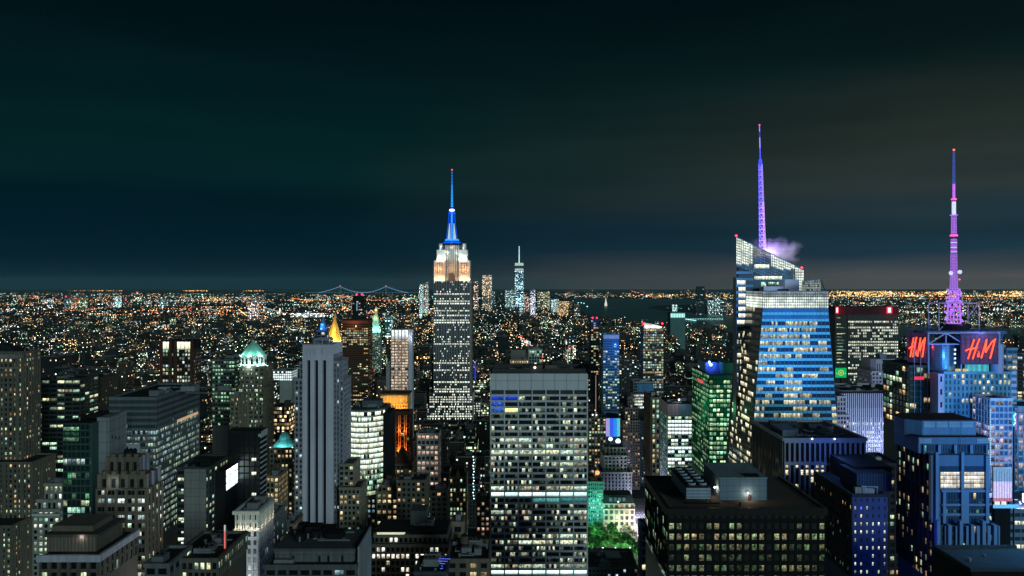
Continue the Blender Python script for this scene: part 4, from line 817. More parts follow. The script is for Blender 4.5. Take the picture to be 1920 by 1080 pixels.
lamp('POINT', (X_(1352, Y), Y - 35, z - 25), 14000, (.1, 1, .45), 1); b.p('red_sign').box(x0 - .6, x0 - .2, Y + 20, Y + 42, z - 10, z - 7.6, emit((1, .12, .10), .75)); lamp('POINT', (x0 - 14, Y + 10, z - 30), 16000, (.1, 1, .45), 1); b.done()
# mid-distance glass towers, centre right
Y = 1300; b = std('apartment_tower', 'dark tower with red rooftop lights and blue glow near its top', 1108, 1122, 600, 1300, 20, ST((.045, .05, .055), fh=3.8, bw=3.5, pw=.7, sh=1.5, p=.32, lit=[L_cool, L_warm]), pb=705, nick='the red-lit dark tower', units=0)
for px in (1111, 1119): b.p('red_beacon').ball(X_(px, Y), Y - 1, Z_(596, Y), 1.6, emit((1, .04, .12), 2.5))
lamp('POINT', (X_(1115, Y), Y - 8, Z_(606, Y)), 5000, (.05, .12, 1), .8); b.done()
Y = 1200; b = std('glass_tower', 'blue glass tower with a plain pale top band', 1131, 1161, 628, 1200, 26, ST((.08, .24, .42), fh=3.9, bw=3.6, pw=.3, sh=1.7, p=.26, rows=[0] * 5, lit=[L_white, L_cool], dark=glass((.006, .05, .12))), pb=770, nick='the blue glass tower with a pale top')
b.p('top_band').box(X_(1131, Y), X_(1161, Y), Y - 1, Y - .6, Z_(635, Y), Z_(628, Y), wall((.5, .52, .66))); lamp('POINT', (X_(1158, Y), Y - 30, Z_(650, Y)), 32000, (.08, .25, 1), 1); b.done()
Y = 1150; b = std('apartment_tower', 'tall apartment tower full of warm windows with a curved white-lit crown', 1206, 1244, 617, 1150, 24, ST((.07, .09, .09), fh=3.6, bw=3.4, pw=.6, sh=1.3, p=.45, lit=[L_warm, L_cool, L_mix]), pb=755, nick='the white-crowned apartment tower', units=0)
x0, x1, z = X_(1208, Y), X_(1242, Y), Z_(617, Y)
for i in range(10): b.p('crown').box(x0 + i * 2.62, x0 + (i + 1) * 2.62 - .15, Y + 2, Y + 5, z, z + 9 - i * .42 - (i / 10) ** 2 * 2, wall((.75, .72, .70)))
for q in (4, 14, 22): lamp('POINT', (x0 + q, Y - 1.5, z + 2), 1700, (1, .9, .85), .5)
for px in (1206, 1242): b.p('red_beacon').ball(X_(px, Y), Y + 1, z + 8, 1.6, emit((1, .04, .1), 2.5))
b.done()
Y = 1000; b = std('stone_building', 'orange-lit block beside a pale framed slab above the roof of the big banded slab', 956, 991, 676, 1000, 24, ST((.45, .30, .20), fh=4, bw=3, pw=1, sh=1.2, p=.9, lit=lit((1, .55, .25), (1, .75, .45), s=.8, gamma=.8)), pb=700, nick='the orange-lit block'); b.p('attic').box(X_(958, Y), X_(990, Y), Y + 6, Y + 22, Z_(676, Y), Z_(657, Y), wall((.22, .2, .2))); b.done()
std('framed_slab', 'slab with a bright pale frame of vertical fins beside the orange-lit block', 992, 1016, 657, 1000, 22, ST((.55, .58, .60), fh=3.8, bw=3.4, pw=.5, sh=.5, pd=1.0, p=.25, lit=L_cool, dark=glass((.01, .05, .08))), pb=700, nick='the pale framed slab', units=1).done()
Y = 1100; b = Bld('light_mast', 'thin vertical mast lit deep blue right of the blue-masted skyscraper', X_(891, Y), Y, cat='mast'); b.p('blue_tube').box(X_(890, Y), X_(892, Y), Y, Y + 1, Z_(712, Y), Z_(679, Y), emit((.02, .06, 1), .9)); b.p('pole').box(X_(890.4, Y), X_(891.6, Y), Y + .2, Y + .8, 0, Z_(712, Y), BLACK); b.done()

# ================================================================== sloped blue-lit glass tower
Y = 551; b = Bld('sloped_glass_tower', 'blue-lit glass skyscraper with slanted glowing crown, lattice spire and steam at its top', X_(1465, Y), Y + 35, nick='the sloped blue-lit glass tower')
blg = wall((.13, .46, .66), .35, .15); tn = wall((.11, .12, .10), .5, .2)  # azure front, dull flank: part of the blue wash is in the colour
zc, zb = Z_(578, Y), Z_(880, Y); zm_ = Z_(800, Y)
def corner(z):      # left and right edge of the front face, leaning outwards towards the ground
    t = (zc - z) / (zc - zm_); return X_(1430 - 18 * t, Y), X_(1552 + 18 * t, Y)
a0, a1 = corner(zc); g0, g1 = corner(0)
b.p('wall').prism([(g0, Y), (g1, Y), (g1, Y + 60), (g0, Y + 60)], 0, zc, wall((.05, .09, .13)), [(a0, Y), (a1, Y), (a1, Y + 60), (a0, Y + 60)]); b.reg(a0 - 12, a1 + 4, Y, Y + 60, zc, 830)
FHT = 4.55; nf = 30; Lb = [lit((1, .80, .48), (.95, .95, .75), s=.68, gamma=.8, lo=.3, busy=.7), lit((1, .76, .38), (.9, .9, .6), s=.62, gamma=1.1, lo=.25, busy=.7)]
dkb = glass((.006, .03, .08), .15); Lt = lit((1, .85, .5), (1, .95, .65), s=.85, gamma=.8, lo=.35, busy=.5)
prow = [0, 0, .55, .85, .95, .95, .55, .7, .5, .45, .6, .55, .75, .65, .85, .7, .9, .85, .9] + [.8] * 20
for k in range(nf):
    z1_ = zc - k * FHT; z0_ = z1_ - FHT; xa, xb = corner((z0_ + z1_) / 2)
    if z0_ < Z_(900, Y): break
    ya = Y - .35
    b.p('spandrel').box(xa, xb, Y - .5, Y + .1, z0_, z0_ + 1.75, blg)
    if k < 2: b.p('spandrel').box(xa, xb, Y - .4, Y + .1, z0_ + 1.75, z1_, wall((.04, .15, .36), .4))
    m = 34; w = (xb - xa) / m; grp = False
    for i in range(m):
        if i % 4 == 0: grp = rnd() < prow[k] * (.95 if i < 26 else .55); gm = random.choice(Lb)
        on = grp and rnd() < .88
        if k >= 2 or (k == 1 and 20 <= i < 24): b.pane(((xa + i * w + .05, ya, z0_ + 1.75), (xa + (i + 1) * w - .05, ya, z0_ + 1.75), (xa + (i + 1) * w - .05, ya, z1_), (xa + i * w + .05, ya, z1_)), gm if on or (k == 1 and 20 <= i < 24) else dkb)
    # left flank
    b.p('side_spandrel').box(xa - .45, xa + .1, Y + .02, Y + 52, z0_, z0_ + 1.8, tn)
    for j in range(13):
        on = rnd() < (.12 if k < 8 else .42)
        ya_, yb_ = Y + .4 + j * 4, Y + 4.1 + j * 4
        b.pane(((xa - .3, yb_, z0_ + 1.8), (xa - .3, ya_, z0_ + 1.8), (xa - .3, ya_, z1_), (xa - .3, yb_, z1_)), Lt if on else DG)
mul = wall((.05, .24, .38), .4)
for i in range(0, 35, 2):
    t = i / 34
    b.p('mullion').bar((a0 + (a1 - a0) * t, Y - .55, zc), (corner(Z_(900, Y))[0] + (corner(Z_(900, Y))[1] - corner(Z_(900, Y))[0]) * t, Y - .55, Z_(900, Y)), .13, mul)
# crown screens: glowing glass held in a dark grid
gl1 = lit((.62, .74, .74), (.86, .92, .72), s=1.0, gamma=.5, lo=.6, busy=.4, scale=.1); gl2 = lit((.50, .62, .66), (.66, .72, .60), s=.34, gamma=.5, lo=.5, busy=.5, scale=.1); gl3 = lit((.08, .28, .55), (.16, .38, .66), s=.30, gamma=.5, lo=.6, busy=.4, scale=.1); grid = wall((.08, .10, .12))
def screen(p0, p1, zb0, zb1, zt0, zt1, yy, nx, cell, mats, part='crown_grid', miss=0.):
    """vertical glass screen from x p0 to p1, bottom heights zb0..zb1, top heights zt0..zt1"""
    P = b.p(part)
    for i in range(nx):
        u0, u1 = i / nx, (i + 1) / nx; um = (u0 + u1) / 2; xa_, xb_ = p0 + (p1 - p0) * u0, p0 + (p1 - p0) * u1
        bo, to = zb0 + (zb1 - zb0) * um, zt0 + (zt1 - zt0) * um; z = bo
        while z < to - .3:
            zz = min(z + cell, to); m = mats(um, (z - min(zb0, zb1)) / max(1, max(zt0, zt1) - min(zb0, zb1)), (xa_ + xb_) / 2, z)
            if m and rnd() >= miss:
                t0_, t1_ = (zz, zz) if zz < to else (min(zz, zt0 + (zt1 - zt0) * u0 + .0), min(zz, zt0 + (zt1 - zt0) * u1))
                b.pane(((xa_ + .08, yy, z + .1), (xb_ - .08, yy, z + .1), (xb_ - .08, yy, t1_ - .1), (xa_ + .08, yy, t0_ - .1)), m)
            z += cell
        P.box(xa_ - .12, xa_ + .12, yy - .3, yy + .1, zb0 + (zb1 - zb0) * u0, zt0 + (zt1 - zt0) * u0, grid)
    z = min(zb0, zb1)
    while z < max(zt0, zt1):
        us = [u / 60 for u in range(61) if zb0 + (zb1 - zb0) * u / 60 <= z + .01 <= zt0 + (zt1 - zt0) * u / 60]
        if us: P.box(p0 + (p1 - p0) * us[0], p0 + (p1 - p0) * us[-1], yy - .2, yy + .05, z - .1, z + .1, grid)
        z += cell
    P.bar((p0, yy - .1, zt0), (p1, yy - .1, zt1), .35, wall((.25, .35, .5)))
fy = Y - .2
screen(X_(1430, Y), X_(1553, Y), zc, zc, Z_(546, Y), Z_(546, Y), fy, 36, 1.9, lambda u, v, x, z: gl1 if v < .62 else gl2, miss=.0)
b.p('terrace').box(a0 + .3, X_(1552, Y), Y, Y + 45, zc - 1, Z_(549, Y), wall((.10, .12, .14)))
screen(X_(1509, Y), X_(1545, Y), Z_(547, Y), Z_(547, Y), Z_(528, Y), Z_(523, Y), Y + 6, 12, 1.6, lambda u, v, x, z: gl2 if rnd() < .85 else None)
b.p('crown_grid').bar((X_(1545, Y), Y + 6, Z_(523, Y)), (X_(1552, Y), Y, Z_(560, Y)), .4, grid)
for j in range(19):
    for k in range(6):
        ya_ = Y + .3 + j * 2.05; z_ = zc + k * 1.95
        b.pane(((a0 - .1, ya_ + 1.9, z_ + .1), (a0 - .1, ya_, z_ + .1), (a0 - .1, ya_, z_ + 1.85), (a0 - .1, ya_ + 1.9, z_ + 1.85)), gl1 if k < 4 else gl2)
# rear, taller mass with sloped crown
Yr = 590; rx0, rx1 = X_(1380, Yr), X_(1503, Yr); zl, zr_ = Z_(444, Yr), Z_(504, Yr); zk = Z_(500, Yr)
b.p('rear_wall').box(rx0, rx1, Yr, Yr + 8, 0, Z_(520, Yr), wall((.05, .13, .24), .4)); b.p('rear_wall').box(X_(1386, Yr), X_(1446, Yr), Yr + 1, Yr + 7, Z_(520, Yr), zk, wall((.05, .13, .24), .4)); b.reg(rx0, rx1, Yr, Yr + 26, Z_(520, Yr), 870)
def pickm(u, v, x, z):
    px = 960 + x * F / Yr; py = EYE - (z - CZ) * F / Yr
    if py < 499 and px < 1412: return gl1
    if px < 1446 and py > 490: return gl3
    if 1412 <= px < 1446: return gl2 if py < 484 else gl3
    return gl1 if (px - 1446) * .35 + 486 > py - 16 and py < 508 else (gl2 if px > 1486 else gl3)
screen(rx0, rx1, zk, Z_(545, Yr), zl, zr_, Yr - .3, 36, 1.95, pickm)
screen(X_(1490, Yr), X_(1506, Yr), Z_(546, Yr), Z_(546, Yr), Z_(500, Yr), Z_(506, Yr), Yr - .9, 5, 1.95, lambda u, v, x, z: gl1, part='crown_edge')
bf = wall((.13, .36, .68), .4)  # upper rear spandrels carry the blue light in their colour too
for k in range(40):
    zz = zk - .5 - k * 4.9
    if zz < Z_(870, Yr): break
    up = k < 7
    b.p('rear_spandrel').box(rx0, X_(1400, Yr) if not up else X_(1412, Yr), Yr - .45, Yr + .1, zz - 4.9, zz - 3.0, bf if k < 8 else tn)
    if k >= 2:
        for j in range(6):
            xx0 = X_(1382 + j * 2.6, Yr); on = (1 <= j <= 5 and k < 8) or (k == 8) or rnd() < .3
            b.pane(((xx0, Yr - .3, zz - 2.9), (xx0 + .9, Yr - .3, zz - 2.9), (xx0 + .9, Yr - .3, zz), (xx0, Yr - .3, zz)), lit((1, .95, .72), (1, .98, .8), s=.95, gamma=.3, lo=.75, busy=.3) if on and k < 9 else (Lt if on else DG))
for (pa, pb2, t_, bt) in ((1414, 1442, 496, 503), (1414, 1466, 518, 524), (1440, 1466, 529, 535), (1427, 1436, 529, 538)): 
    n = int((pb2 - pa) / 3); w = (X_(pb2, Yr) - X_(pa, Yr)) / n
    for i in range(n): b.pane(((X_(pa, Yr) + i * w, Yr - .7, Z_(bt, Yr)), (X_(pa, Yr) + (i + 1) * w - .2, Yr - .7, Z_(bt, Yr)), (X_(pa, Yr) + (i + 1) * w - .2, Yr - .7, Z_(t_, Yr)), (X_(pa, Yr) + i * w, Yr - .7, Z_(t_, Yr))), L_bright if t_ < 525 else L_cool)
pl = wall((.42, .50, .70), .7, .1)
b.p('plant_box').box(X_(1432, 575), X_(1470, 575), 575, 585, Z_(549, 575), Z_(537, 575), pl); b.p('plant_box').box(X_(1470, 575), X_(1497, 575), 573, 586, Z_(549, 575), Z_(524, 575), pl); b.p('plant_box').box(X_(1455, 575), X_(1474, 575), 569, 572, Z_(549, 575), Z_(542, 575), BLACK)
lamp('POINT', (X_(1462, 560), 560, Z_(520, 560)), 3800, (.7, .8, 1), 1)
for p_, q_ in ((rx0, zl), (rx1, zr_)): b.p('red_beacon').ball(p_, Yr - .5, q_ + .8, .9, emit((1, .05, .10), 3))
# spire
ym = 600; zs0, zs1 = Z_(502, ym), Z_(237, ym); xs0, xs1 = X_(1430.5, ym), X_(1424, ym)
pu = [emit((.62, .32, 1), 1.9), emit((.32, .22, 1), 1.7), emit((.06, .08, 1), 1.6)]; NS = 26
def sp_(t): return xs0 + (xs1 - xs0) * t, zs0 + (zs1 - zs0) * t, (2.0 if t < .75 else 1.2) * (1 - t * .62)
for k in range(NS):
    t0_, t1_ = k / NS, (k + 1) / NS; (xa_, za_, ra), (xb_, zb_, rb_) = sp_(t0_), sp_(t1_); m = pu[0] if t0_ < .45 else pu[1] if t0_ < .7 else pu[2]
    if t0_ < .76:
        cs_ = [(-1, -1), (1, -1), (1, 1), (-1, 1)]
        for i in range(4):
            (c1, d1), (c2, d2) = cs_[i], cs_[(i + 1) % 4]
            b.p('spire').bar((xa_ + c1 * ra, ym + d1 * ra, za_), (xb_ + c1 * rb_, ym + d1 * rb_, zb_), .17, pu[2] if c1 < 0 else m)
            b.p('spire').bar((xa_ + c1 * ra, ym + d1 * ra, za_), (xb_ + c2 * rb_, ym + d2 * rb_, zb_), .11, m); b.p('spire').bar((xa_ + c1 * ra, ym + d1 * ra, za_), (xa_ + c2 * ra, ym + d2 * ra, za_), .16, m)
        b.p('spire').bar((xa_, ym, za_), (xb_, ym, zb_), .16, pu[2])
    elif k % 6: b.p('spire').bar((xa_, ym, za_), (xb_, ym, zb_), .75 * (1.35 - t0_), pu[1] if t0_ > .82 else pu[2])
    else: b.p('spire').bar((xa_, ym, za_), (xb_, ym, zb_), .6, emit((.05, .08, .6), .6))
b.p('red_beacon').ball(xs1, ym, zs1 + 1, .7, emit((1, .1, .4), 1.5)); lamp('POINT', (X_(1437, 596), 594, Z_(470, 594)), 48000, (.45, .25, 1), .8); lamp('POINT', (X_(1480, 582), 592, Z_(488, 592)), 9000, (1, .95, .85), .8)
b.done()
# blue wash on the glass front, from projectors on the roof in front of it
for px in (1455, 1510, 1560): lamp('SPOT', (X_(px, 480), 478, 176), 120000, (.13, .50, .95), 1.0, aim=(X_(px - 30, Y), Y, 230), size=75, name='blue_projector')
lamp('SPOT', (X_(1500, 480), 478, 176), 80000, (.13, .50, .95), 1.0, aim=(X_(1440, Y), Y, 270), size=60, name='blue_projector')
# steam
m, gg = newmat('steam'); geo = gg.n('ShaderNodeNewGeometry'); tcx = gg.n('ShaderNodeTexCoord').outputs['Object']
nn = gg.noise(tcx, .11, 4); sx = gg.n('ShaderNodeSeparateXYZ'); gg.put(sx.inputs[0], tcx)
r2 = gg.m('SQRT', gg.m('ADD', gg.m('ADD', gg.m('POWER', gg.m('DIVIDE', sx.outputs[0], 25.), 2.), gg.m('POWER', gg.m('DIVIDE', sx.outputs[1], 8.), 2.)), gg.m('POWER', gg.m('DIVIDE', sx.outputs[2], 12.), 2.)))
den = gg.m('MULTIPLY', gg.m('SUBTRACT', gg.m('SUBTRACT', 1.1, r2), gg.m('MULTIPLY', gg.m('SUBTRACT', .58, nn), 2.0)), .13, clamp=True)
pv = gg.n('ShaderNodeVolumePrincipled'); gg.put(pv.inputs['Density'], den); pv.inputs['Color'].default_value = (.9, .9, .95, 1); gg.put(gg.n('ShaderNodeOutputMaterial').inputs['Volume'], pv.outputs[0])
st_ = MB(); st_.ball(0, 0, 0, 1, m, 20, 10); so_ = st_.build('steam_plume'); so_.scale = (26, 9, 13); so_.location = (X_(1450, 603), 603, Z_(472, 603))
so_['label'] = 'drifting purple and cream steam plume behind the slanted crown'; so_['category'] = 'steam'; so_['kind'] = 'stuff'
# object-space inside a scaled ball: bake the scale into the mesh so that metres stay metres
for v in so_.data.vertices: v.co = (v.co.x * 26, v.co.y * 9, v.co.z * 13)
so_.scale = (1, 1, 1)

#@@PART4
# ================================================================== right foreground
# dark block with the big roof
Y = 300; D = 50; b = Bld('office_block', 'black office block with a broad bare roof, grey penthouse and cooling units, bottom right', X_(1398, Y), Y + 25, nick='the black block with the bare roof')
x0, x1, z = X_(1252, Y), X_(1548, Y), Z_(957, Y)
s = dict(wall=wall((.010, .010, .012), .9), fh=4.0, bw=2.85, pw=.85, sh=1.7, pd=.25, sd=.2, core=wall((.012, .012, .014), .5), dark=glass((.005, .006, .007), .25), p=.4,
         rows=[0, .38, .8, .8, .7, .75, .98, .95, .9], lit=[lit((.45, 1, .42), (1, .88, .42), s=.20, gamma=1.5, lo=.1, busy=.95, scale=.9), lit((.6, 1, .5), (1, .78, .42), s=.42, gamma=1.3, lo=.15, busy=.9, scale=.9)])
s2 = dict(s, bw=2.4, pw=.3, sh=.9, rows=None, p=.14, rowp=.07, run=.35, dark=glass((.012, .04, .03), .08), lit=[lit((.4, 1, .7), (.9, 1, .6), s=.7, gamma=1.4, busy=.9), L_dim])
b.tower(x0, x1, Y, D, z, s, roof=False, sidest=s2)
rf = wall((.115, .085, .07), .9, .35); blk = wall((.014, .013, .014), .6)
b.p('roof').box(x0 + .02, x1 - .02, Y + .02, Y + D - .02, z - .5, z + .06, rf)
for q in ((x0 - .6, x1 + .6, Y - .6, Y + .9), (x0 - .6, x1 + .6, Y + D - .9, Y + D + .6)): b.p('parapet').box(*q, z - 1.8, z + .9, blk)
for q in ((x0 - .6, x0 + .9, Y + .9, Y + D - .9), (x1 - .9, x1 + .6, Y + .9, Y + D - .9)): b.p('parapet').box(*q, z - 1.8, z + .9, blk)
for q in ((x0 + .9, x0 + 2.6, Y + .9, Y + D - .9), (x1 - 2.6, x1 - .9, Y + .9, Y + D - .9)): b.p('roof_edge').box(*q, z, z + .25, wall((.16, .12, .10)))
px0, px1 = X_(1349, 314), X_(1438, 314); ph = wall((.14, .22, .30), .75, .12, joint=2.4)
b.p('penthouse').box(px0, px1, 314, 340, z, Z_(897, 314), ph); b.p('penthouse').box(px0 - .25, px1 + .25, 313.75, 340.3, Z_(897, 314), Z_(897, 314) + .35, wall((.24, .32, .38))); b.p('penthouse_hatch').box(px0 + 11, px0 + 16, 315, 318, Z_(897, 314) + .35, Z_(897, 314) + 1.1, BLACK)
b.p('door').box(X_(1403, 314), X_(1407, 314), 313.6, 314.1, z, z + 2.3, wall((.10, .03, .02)))
zc_ = z + .9; cu = wall((.30, .38, .48), .6, .3)
cx0, cx1 = X_(1288, 308), X_(1334, 308)
for k in range(6):
    ya = 309 + k * 5
    b.p('cooling_tower').box(cx0, cx1, ya, ya + 4.8, zc_ + 1, zc_ + 5.2, cu); b.p('cooling_tower').box(cx0 + .8, cx1 - .8, ya + .3, ya + 4.5, zc_ + 5.2, zc_ + 6.1, blk)
    for q in (cx0 + 2.6, cx1 - 2.6): q_ = MB(); q_.cyl(q, ya + 2.4, 1.6, zc_ + 6.1, 1.5, zc_ + 6.8, cu, 12); q_.cyl(q, ya + 2.4, 1.2, zc_ + 6.8, 1.2, zc_ + 6.86, BLACK, 12); q_.build('fan', b.root)
    b.p('cooling_tower').box(cx0, cx0 + .4, ya, ya + .4, z, zc_ + 1, blk); b.p('cooling_tower').box(cx1 - .4, cx1, ya, ya + .4, z, zc_ + 1, blk)
for k in range(3): b.p('cooling_tower').box(cx0 - .05, cx1 + .05, 308.86, 308.98, zc_ + 1.6 + k * 1.2, zc_ + 1.9 + k * 1.2, wall((.12, .16, .22)))
b.p('pipe').bar((cx0, 307.5, z + .6), (cx1 + 3, 307.5, z + .6), .3, BLACK, 8); b.p('vent').cyl(X_(1387, 306), 306, .4, z, .4, z + 1.4, BLACK, 8); b.clutter(px1 + 4, x1 - 4, 318, 340, z, 0)
for (lx, ly, lz, pw_) in ((X_(1401, 314), 313.2, z + 3.1, 520), (px0 - .9, 318, z + 4.1, 420)):
    b.p('roof_lamp').ball(lx, ly, lz, .28, emit((1, .93, .8), 9)); lamp('POINT', (lx, ly - .4, lz - .1), pw_, (1, .80, .55), .15, name='roof_lamp_light')
b.reg(x0, x1, Y, Y + D, z + 6, 1085); b.done()
b = std('low_building', 'narrow pale concrete wall at the left foot of the black block with the bare roof', 1202, 1213, 985, 420, 8, ST((.30, .34, .36), p=.05, lit=L_warm, fh=4, bw=4), nick='the narrow concrete wall', units=0); b.done()
Y = 480; b = std('office_block', 'charcoal block with vertical fins and warm lit rows before the sloped blue-lit glass tower', 1470, 1622, 825, 480, 62, dict(wall=wall((.26, .27, .31), .7, .15), span=wall((.05, .05, .055)), fh=4.3, bw=3.05, pw=1.15, sh=1.3, pd=1.1, sd=.15, rows=[0, 0, 0, .5, .8, .35, .1, .35, .55, .2, .3, .3], p=.3, lit=[lit((1, .82, .42), (1, .95, .65), s=1.0, gamma=.6, lo=.4)], dark=glass((.008, .008, .01), .2)), pb=955, nick='the charcoal finned block', units=0, sidest=dict(wall=wall((.12, .12, .13), .7, .15), span=wall((.03, .03, .035)), fh=4.3, bw=3.05, pw=1.2, sh=1.3, pd=1.1, sd=.15, rows=[0, 0, 0, .8, .3, .9, .2, .6, .3, .2, .3, .3], lit=[L_warm]))
x0, x1, z = X_(1470, Y), X_(1622, Y), Z_(825, Y)
b.p('tall_louvre').box(x0 + .5, x1 - .5, Y - .16, Y - .08, z - 12.2, z - 1, BLACK); b.p('frieze').box(x0 - .2, x1 + .2, Y - 1.2, Y - .9, z - 1.6, z + 1.4, wall((.26, .27, .31), .7, .15)); b.p('frieze').box(x0 - .2, x1 + .2, Y - 1.19, Y - .9, z - 15, z - 13, wall((.26, .27, .31), .7, .15))
b.clutter(x0 + 3, x1 - 3, Y + 5, Y + 56, z + .2, 12, wall((.08, .10, .13))); b.p('plant_room').box(X_(1478, Y), X_(1508, Y), Y + 10, Y + 34, z, z + 4, wall((.16, .22, .30)))
for px in (1521, 1563): b.p('roof_lamp').ball(X_(px, Y), Y - 1.6, z + 1, .45, emit((.75, .95, 1), 5))
b.done()
lamp('POINT', (X_(1545, Y), Y - 18, z - 2), 9000, (.12, .28, 1), 1.)
# dark hotel with a blue front
Y = 420; b = Bld('hotel', 'dark block with a deep blue windowed front and a black raised roof storey', X_(1637, Y), Y + 25, nick='the deep blue fronted block')
x0, x1, z = X_(1598, Y), X_(1664, Y), Z_(930, Y); bw2 = wall((.05, .07, .19), .7, .2)
b.tower(x0, x1, Y, 52, z, dict(wall=bw2, fh=4.25, bw=3.35, pw=2.05, sh=2.5, pd=.25, sd=.18, rows=[0, .2, .25, .65, .45, .65, .75, .6, .7, .75, .8], lit=[lit((1, .93, .65), (.75, .85, .8), s=.9, gamma=.8, lo=.15)], dark=glass((.02, .035, .07))), roof=False,
        sidest=ST((.03, .03, .035), fh=4.25, bw=3.2, pw=1.7, sh=2.2, rows=[0, .5, .1], p=.14, lit=[L_warm, L_dim]))
b.p('roof').box(x0, x1, Y, Y + 52, z, z + .3, ROOF); b.p('parapet').box(x0 - .3, x1 + .3, Y - .3, Y + .4, z - .6, z + 1.2, wall((.03, .03, .05))); b.p('parapet').box(x0 - .3, x0 + .4, Y + .4, Y + 52, z - .6, z + 1.2, wall((.09, .09, .10)))
b.p('raised_storey').box(X_(1606, Y + 8), x1 + 6, Y + 8, Y + 30, z + .3, Z_(888, Y + 8), wall((.03, .05, .12))); b.p('raised_storey').box(X_(1600, Y + 20), X_(1672, Y + 20), Y + 20, Y + 52, z, Z_(875, Y + 20), BLACK)
for i in range(12): b.p('screen_post').box(X_(1607, Y + 8) + i * 1.5, X_(1607, Y + 8) + i * 1.5 + .2, Y + 7.7, Y + 8.05, z + .3, Z_(887, Y + 8), wall((.08, .12, .26)))
f = b.p('roof_crane')
for px in (1624, 1648): f.bar((X_(px, Y), Y + 2, z), (X_(px, Y), Y + 2, z + 4.2), .25, wall((.3, .38, .6)))
f.bar((X_(1618, Y), Y + 2, z + 4.6), (X_(1650, Y), Y + 2, z + 4.2), .3, wall((.3, .38, .6))); b.clutter(x0 + 1, x1 - 1, Y + 2, Y + 7, z + .3, 4); b.done()
lamp('POINT', (X_(1660, Y), Y - 26, z - 14), 5200, (.06, .10, 1), 1.5)
std('office_block', 'dark narrow block wedged between the deep blue fronted block and the blue-washed stepped tower', 1655, 1690, 872, 480, 30, ST((.035, .035, .04), fh=4.2, bw=3.4, pw=1.2, sh=1.8, p=.22, lit=[L_cool, L_warm]), nick='the wedged dark block', units=1).done()
# big stepped tower
Y = 400; b = Bld('stepped_tower', 'massive stepped tower washed in blue light, two big bright windows in its upper part', X_(1790, Y), Y + 18, nick='the blue-washed stepped tower')
bs = wall((.10, .16, .25), .7, .15); bl2 = wall((.14, .22, .32), .7, .1); br = wall((.07, .05, .04), .8)  # front walls tinted blue: part of the light wash is in their colour
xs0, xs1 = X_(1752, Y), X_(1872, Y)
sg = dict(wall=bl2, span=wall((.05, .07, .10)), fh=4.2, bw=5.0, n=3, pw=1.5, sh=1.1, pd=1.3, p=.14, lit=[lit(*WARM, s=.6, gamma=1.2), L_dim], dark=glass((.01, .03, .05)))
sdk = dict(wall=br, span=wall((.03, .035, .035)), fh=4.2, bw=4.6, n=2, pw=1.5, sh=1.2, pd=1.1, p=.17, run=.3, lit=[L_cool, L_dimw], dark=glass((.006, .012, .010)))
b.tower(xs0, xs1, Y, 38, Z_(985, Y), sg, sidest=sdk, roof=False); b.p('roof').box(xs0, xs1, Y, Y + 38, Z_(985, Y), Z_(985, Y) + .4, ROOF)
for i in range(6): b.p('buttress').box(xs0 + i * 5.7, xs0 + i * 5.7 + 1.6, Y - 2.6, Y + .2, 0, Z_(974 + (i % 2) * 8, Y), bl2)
xa, xb = X_(1752, Y), X_(1862, Y); z1 = Z_(856, Y)
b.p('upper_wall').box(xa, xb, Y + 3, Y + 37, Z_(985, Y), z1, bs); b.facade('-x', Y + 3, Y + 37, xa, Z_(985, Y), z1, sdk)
Yf = Y + 3
for (p0, p1) in ((1763, 1799), (1806, 1845)):
    for i in range(6):
        for j in range(4):
            xx = X_(p0, Yf) + (X_(p1, Yf) - X_(p0, Yf)) * i / 6; w = (X_(p1, Yf) - X_(p0, Yf)) / 6; zz = Z_(915, Yf) + j * 2.05
            b.pane(((xx + .06, Yf - .15, zz), (xx + w - .06, Yf - .15, zz), (xx + w - .06, Yf - .15, zz + 1.98), (xx + .06, Yf - .15, zz + 1.98)), lit((1, .88, .62), (.88, .90, .95), s=.62, gamma=.5, lo=.6, busy=.5, scale=.3))
    b.p('recess').box(X_(p0 - 1, Yf), X_(p1 + 1, Yf), Yf - .1, Yf - .02, Z_(916, Yf), Z_(874, Yf), wall((.03, .06, .10)))
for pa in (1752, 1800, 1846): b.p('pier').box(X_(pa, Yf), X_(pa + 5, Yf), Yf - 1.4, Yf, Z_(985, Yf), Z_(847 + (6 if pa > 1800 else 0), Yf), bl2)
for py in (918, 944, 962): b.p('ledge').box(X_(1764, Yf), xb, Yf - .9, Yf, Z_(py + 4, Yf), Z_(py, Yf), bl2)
b.facade('-y', X_(1766, Yf), xb - 1, Yf, Z_(984, Yf), Z_(922, Yf), dict(sg, bw=11, n=6, pw=3, p=.05))
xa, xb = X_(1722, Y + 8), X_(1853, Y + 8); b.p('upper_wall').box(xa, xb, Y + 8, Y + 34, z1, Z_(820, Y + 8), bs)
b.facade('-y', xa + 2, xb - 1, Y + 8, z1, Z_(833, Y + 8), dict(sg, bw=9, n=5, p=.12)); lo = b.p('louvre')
def louv(xa, xb, yy, za, zb, n, m=None):
    for k in range(n): lo.box(xa, xb, yy - .35, yy, za + (zb - za) * k / n, za + (zb - za) * (k + .5) / n, m or wall((.40, .50, .56)))
louv(xa + .3, xa + 6.5, Y + 8, Z_(830, Y + 8), Z_(821, Y + 8), 3); louv(xb - 6, xb, Y + 8, Z_(830, Y + 8), Z_(821, Y + 8), 3)
b.p('roof').box(xa - .3, xb + .3, Y + 7.8, Y + 34, Z_(820, Y + 8), Z_(819, Y + 8), ROOF)
yb = Y + 12; t0, t1 = X_(1706, yb), X_(1830, yb); zt0_, zt1_ = Z_(819, yb), Z_(789, yb)
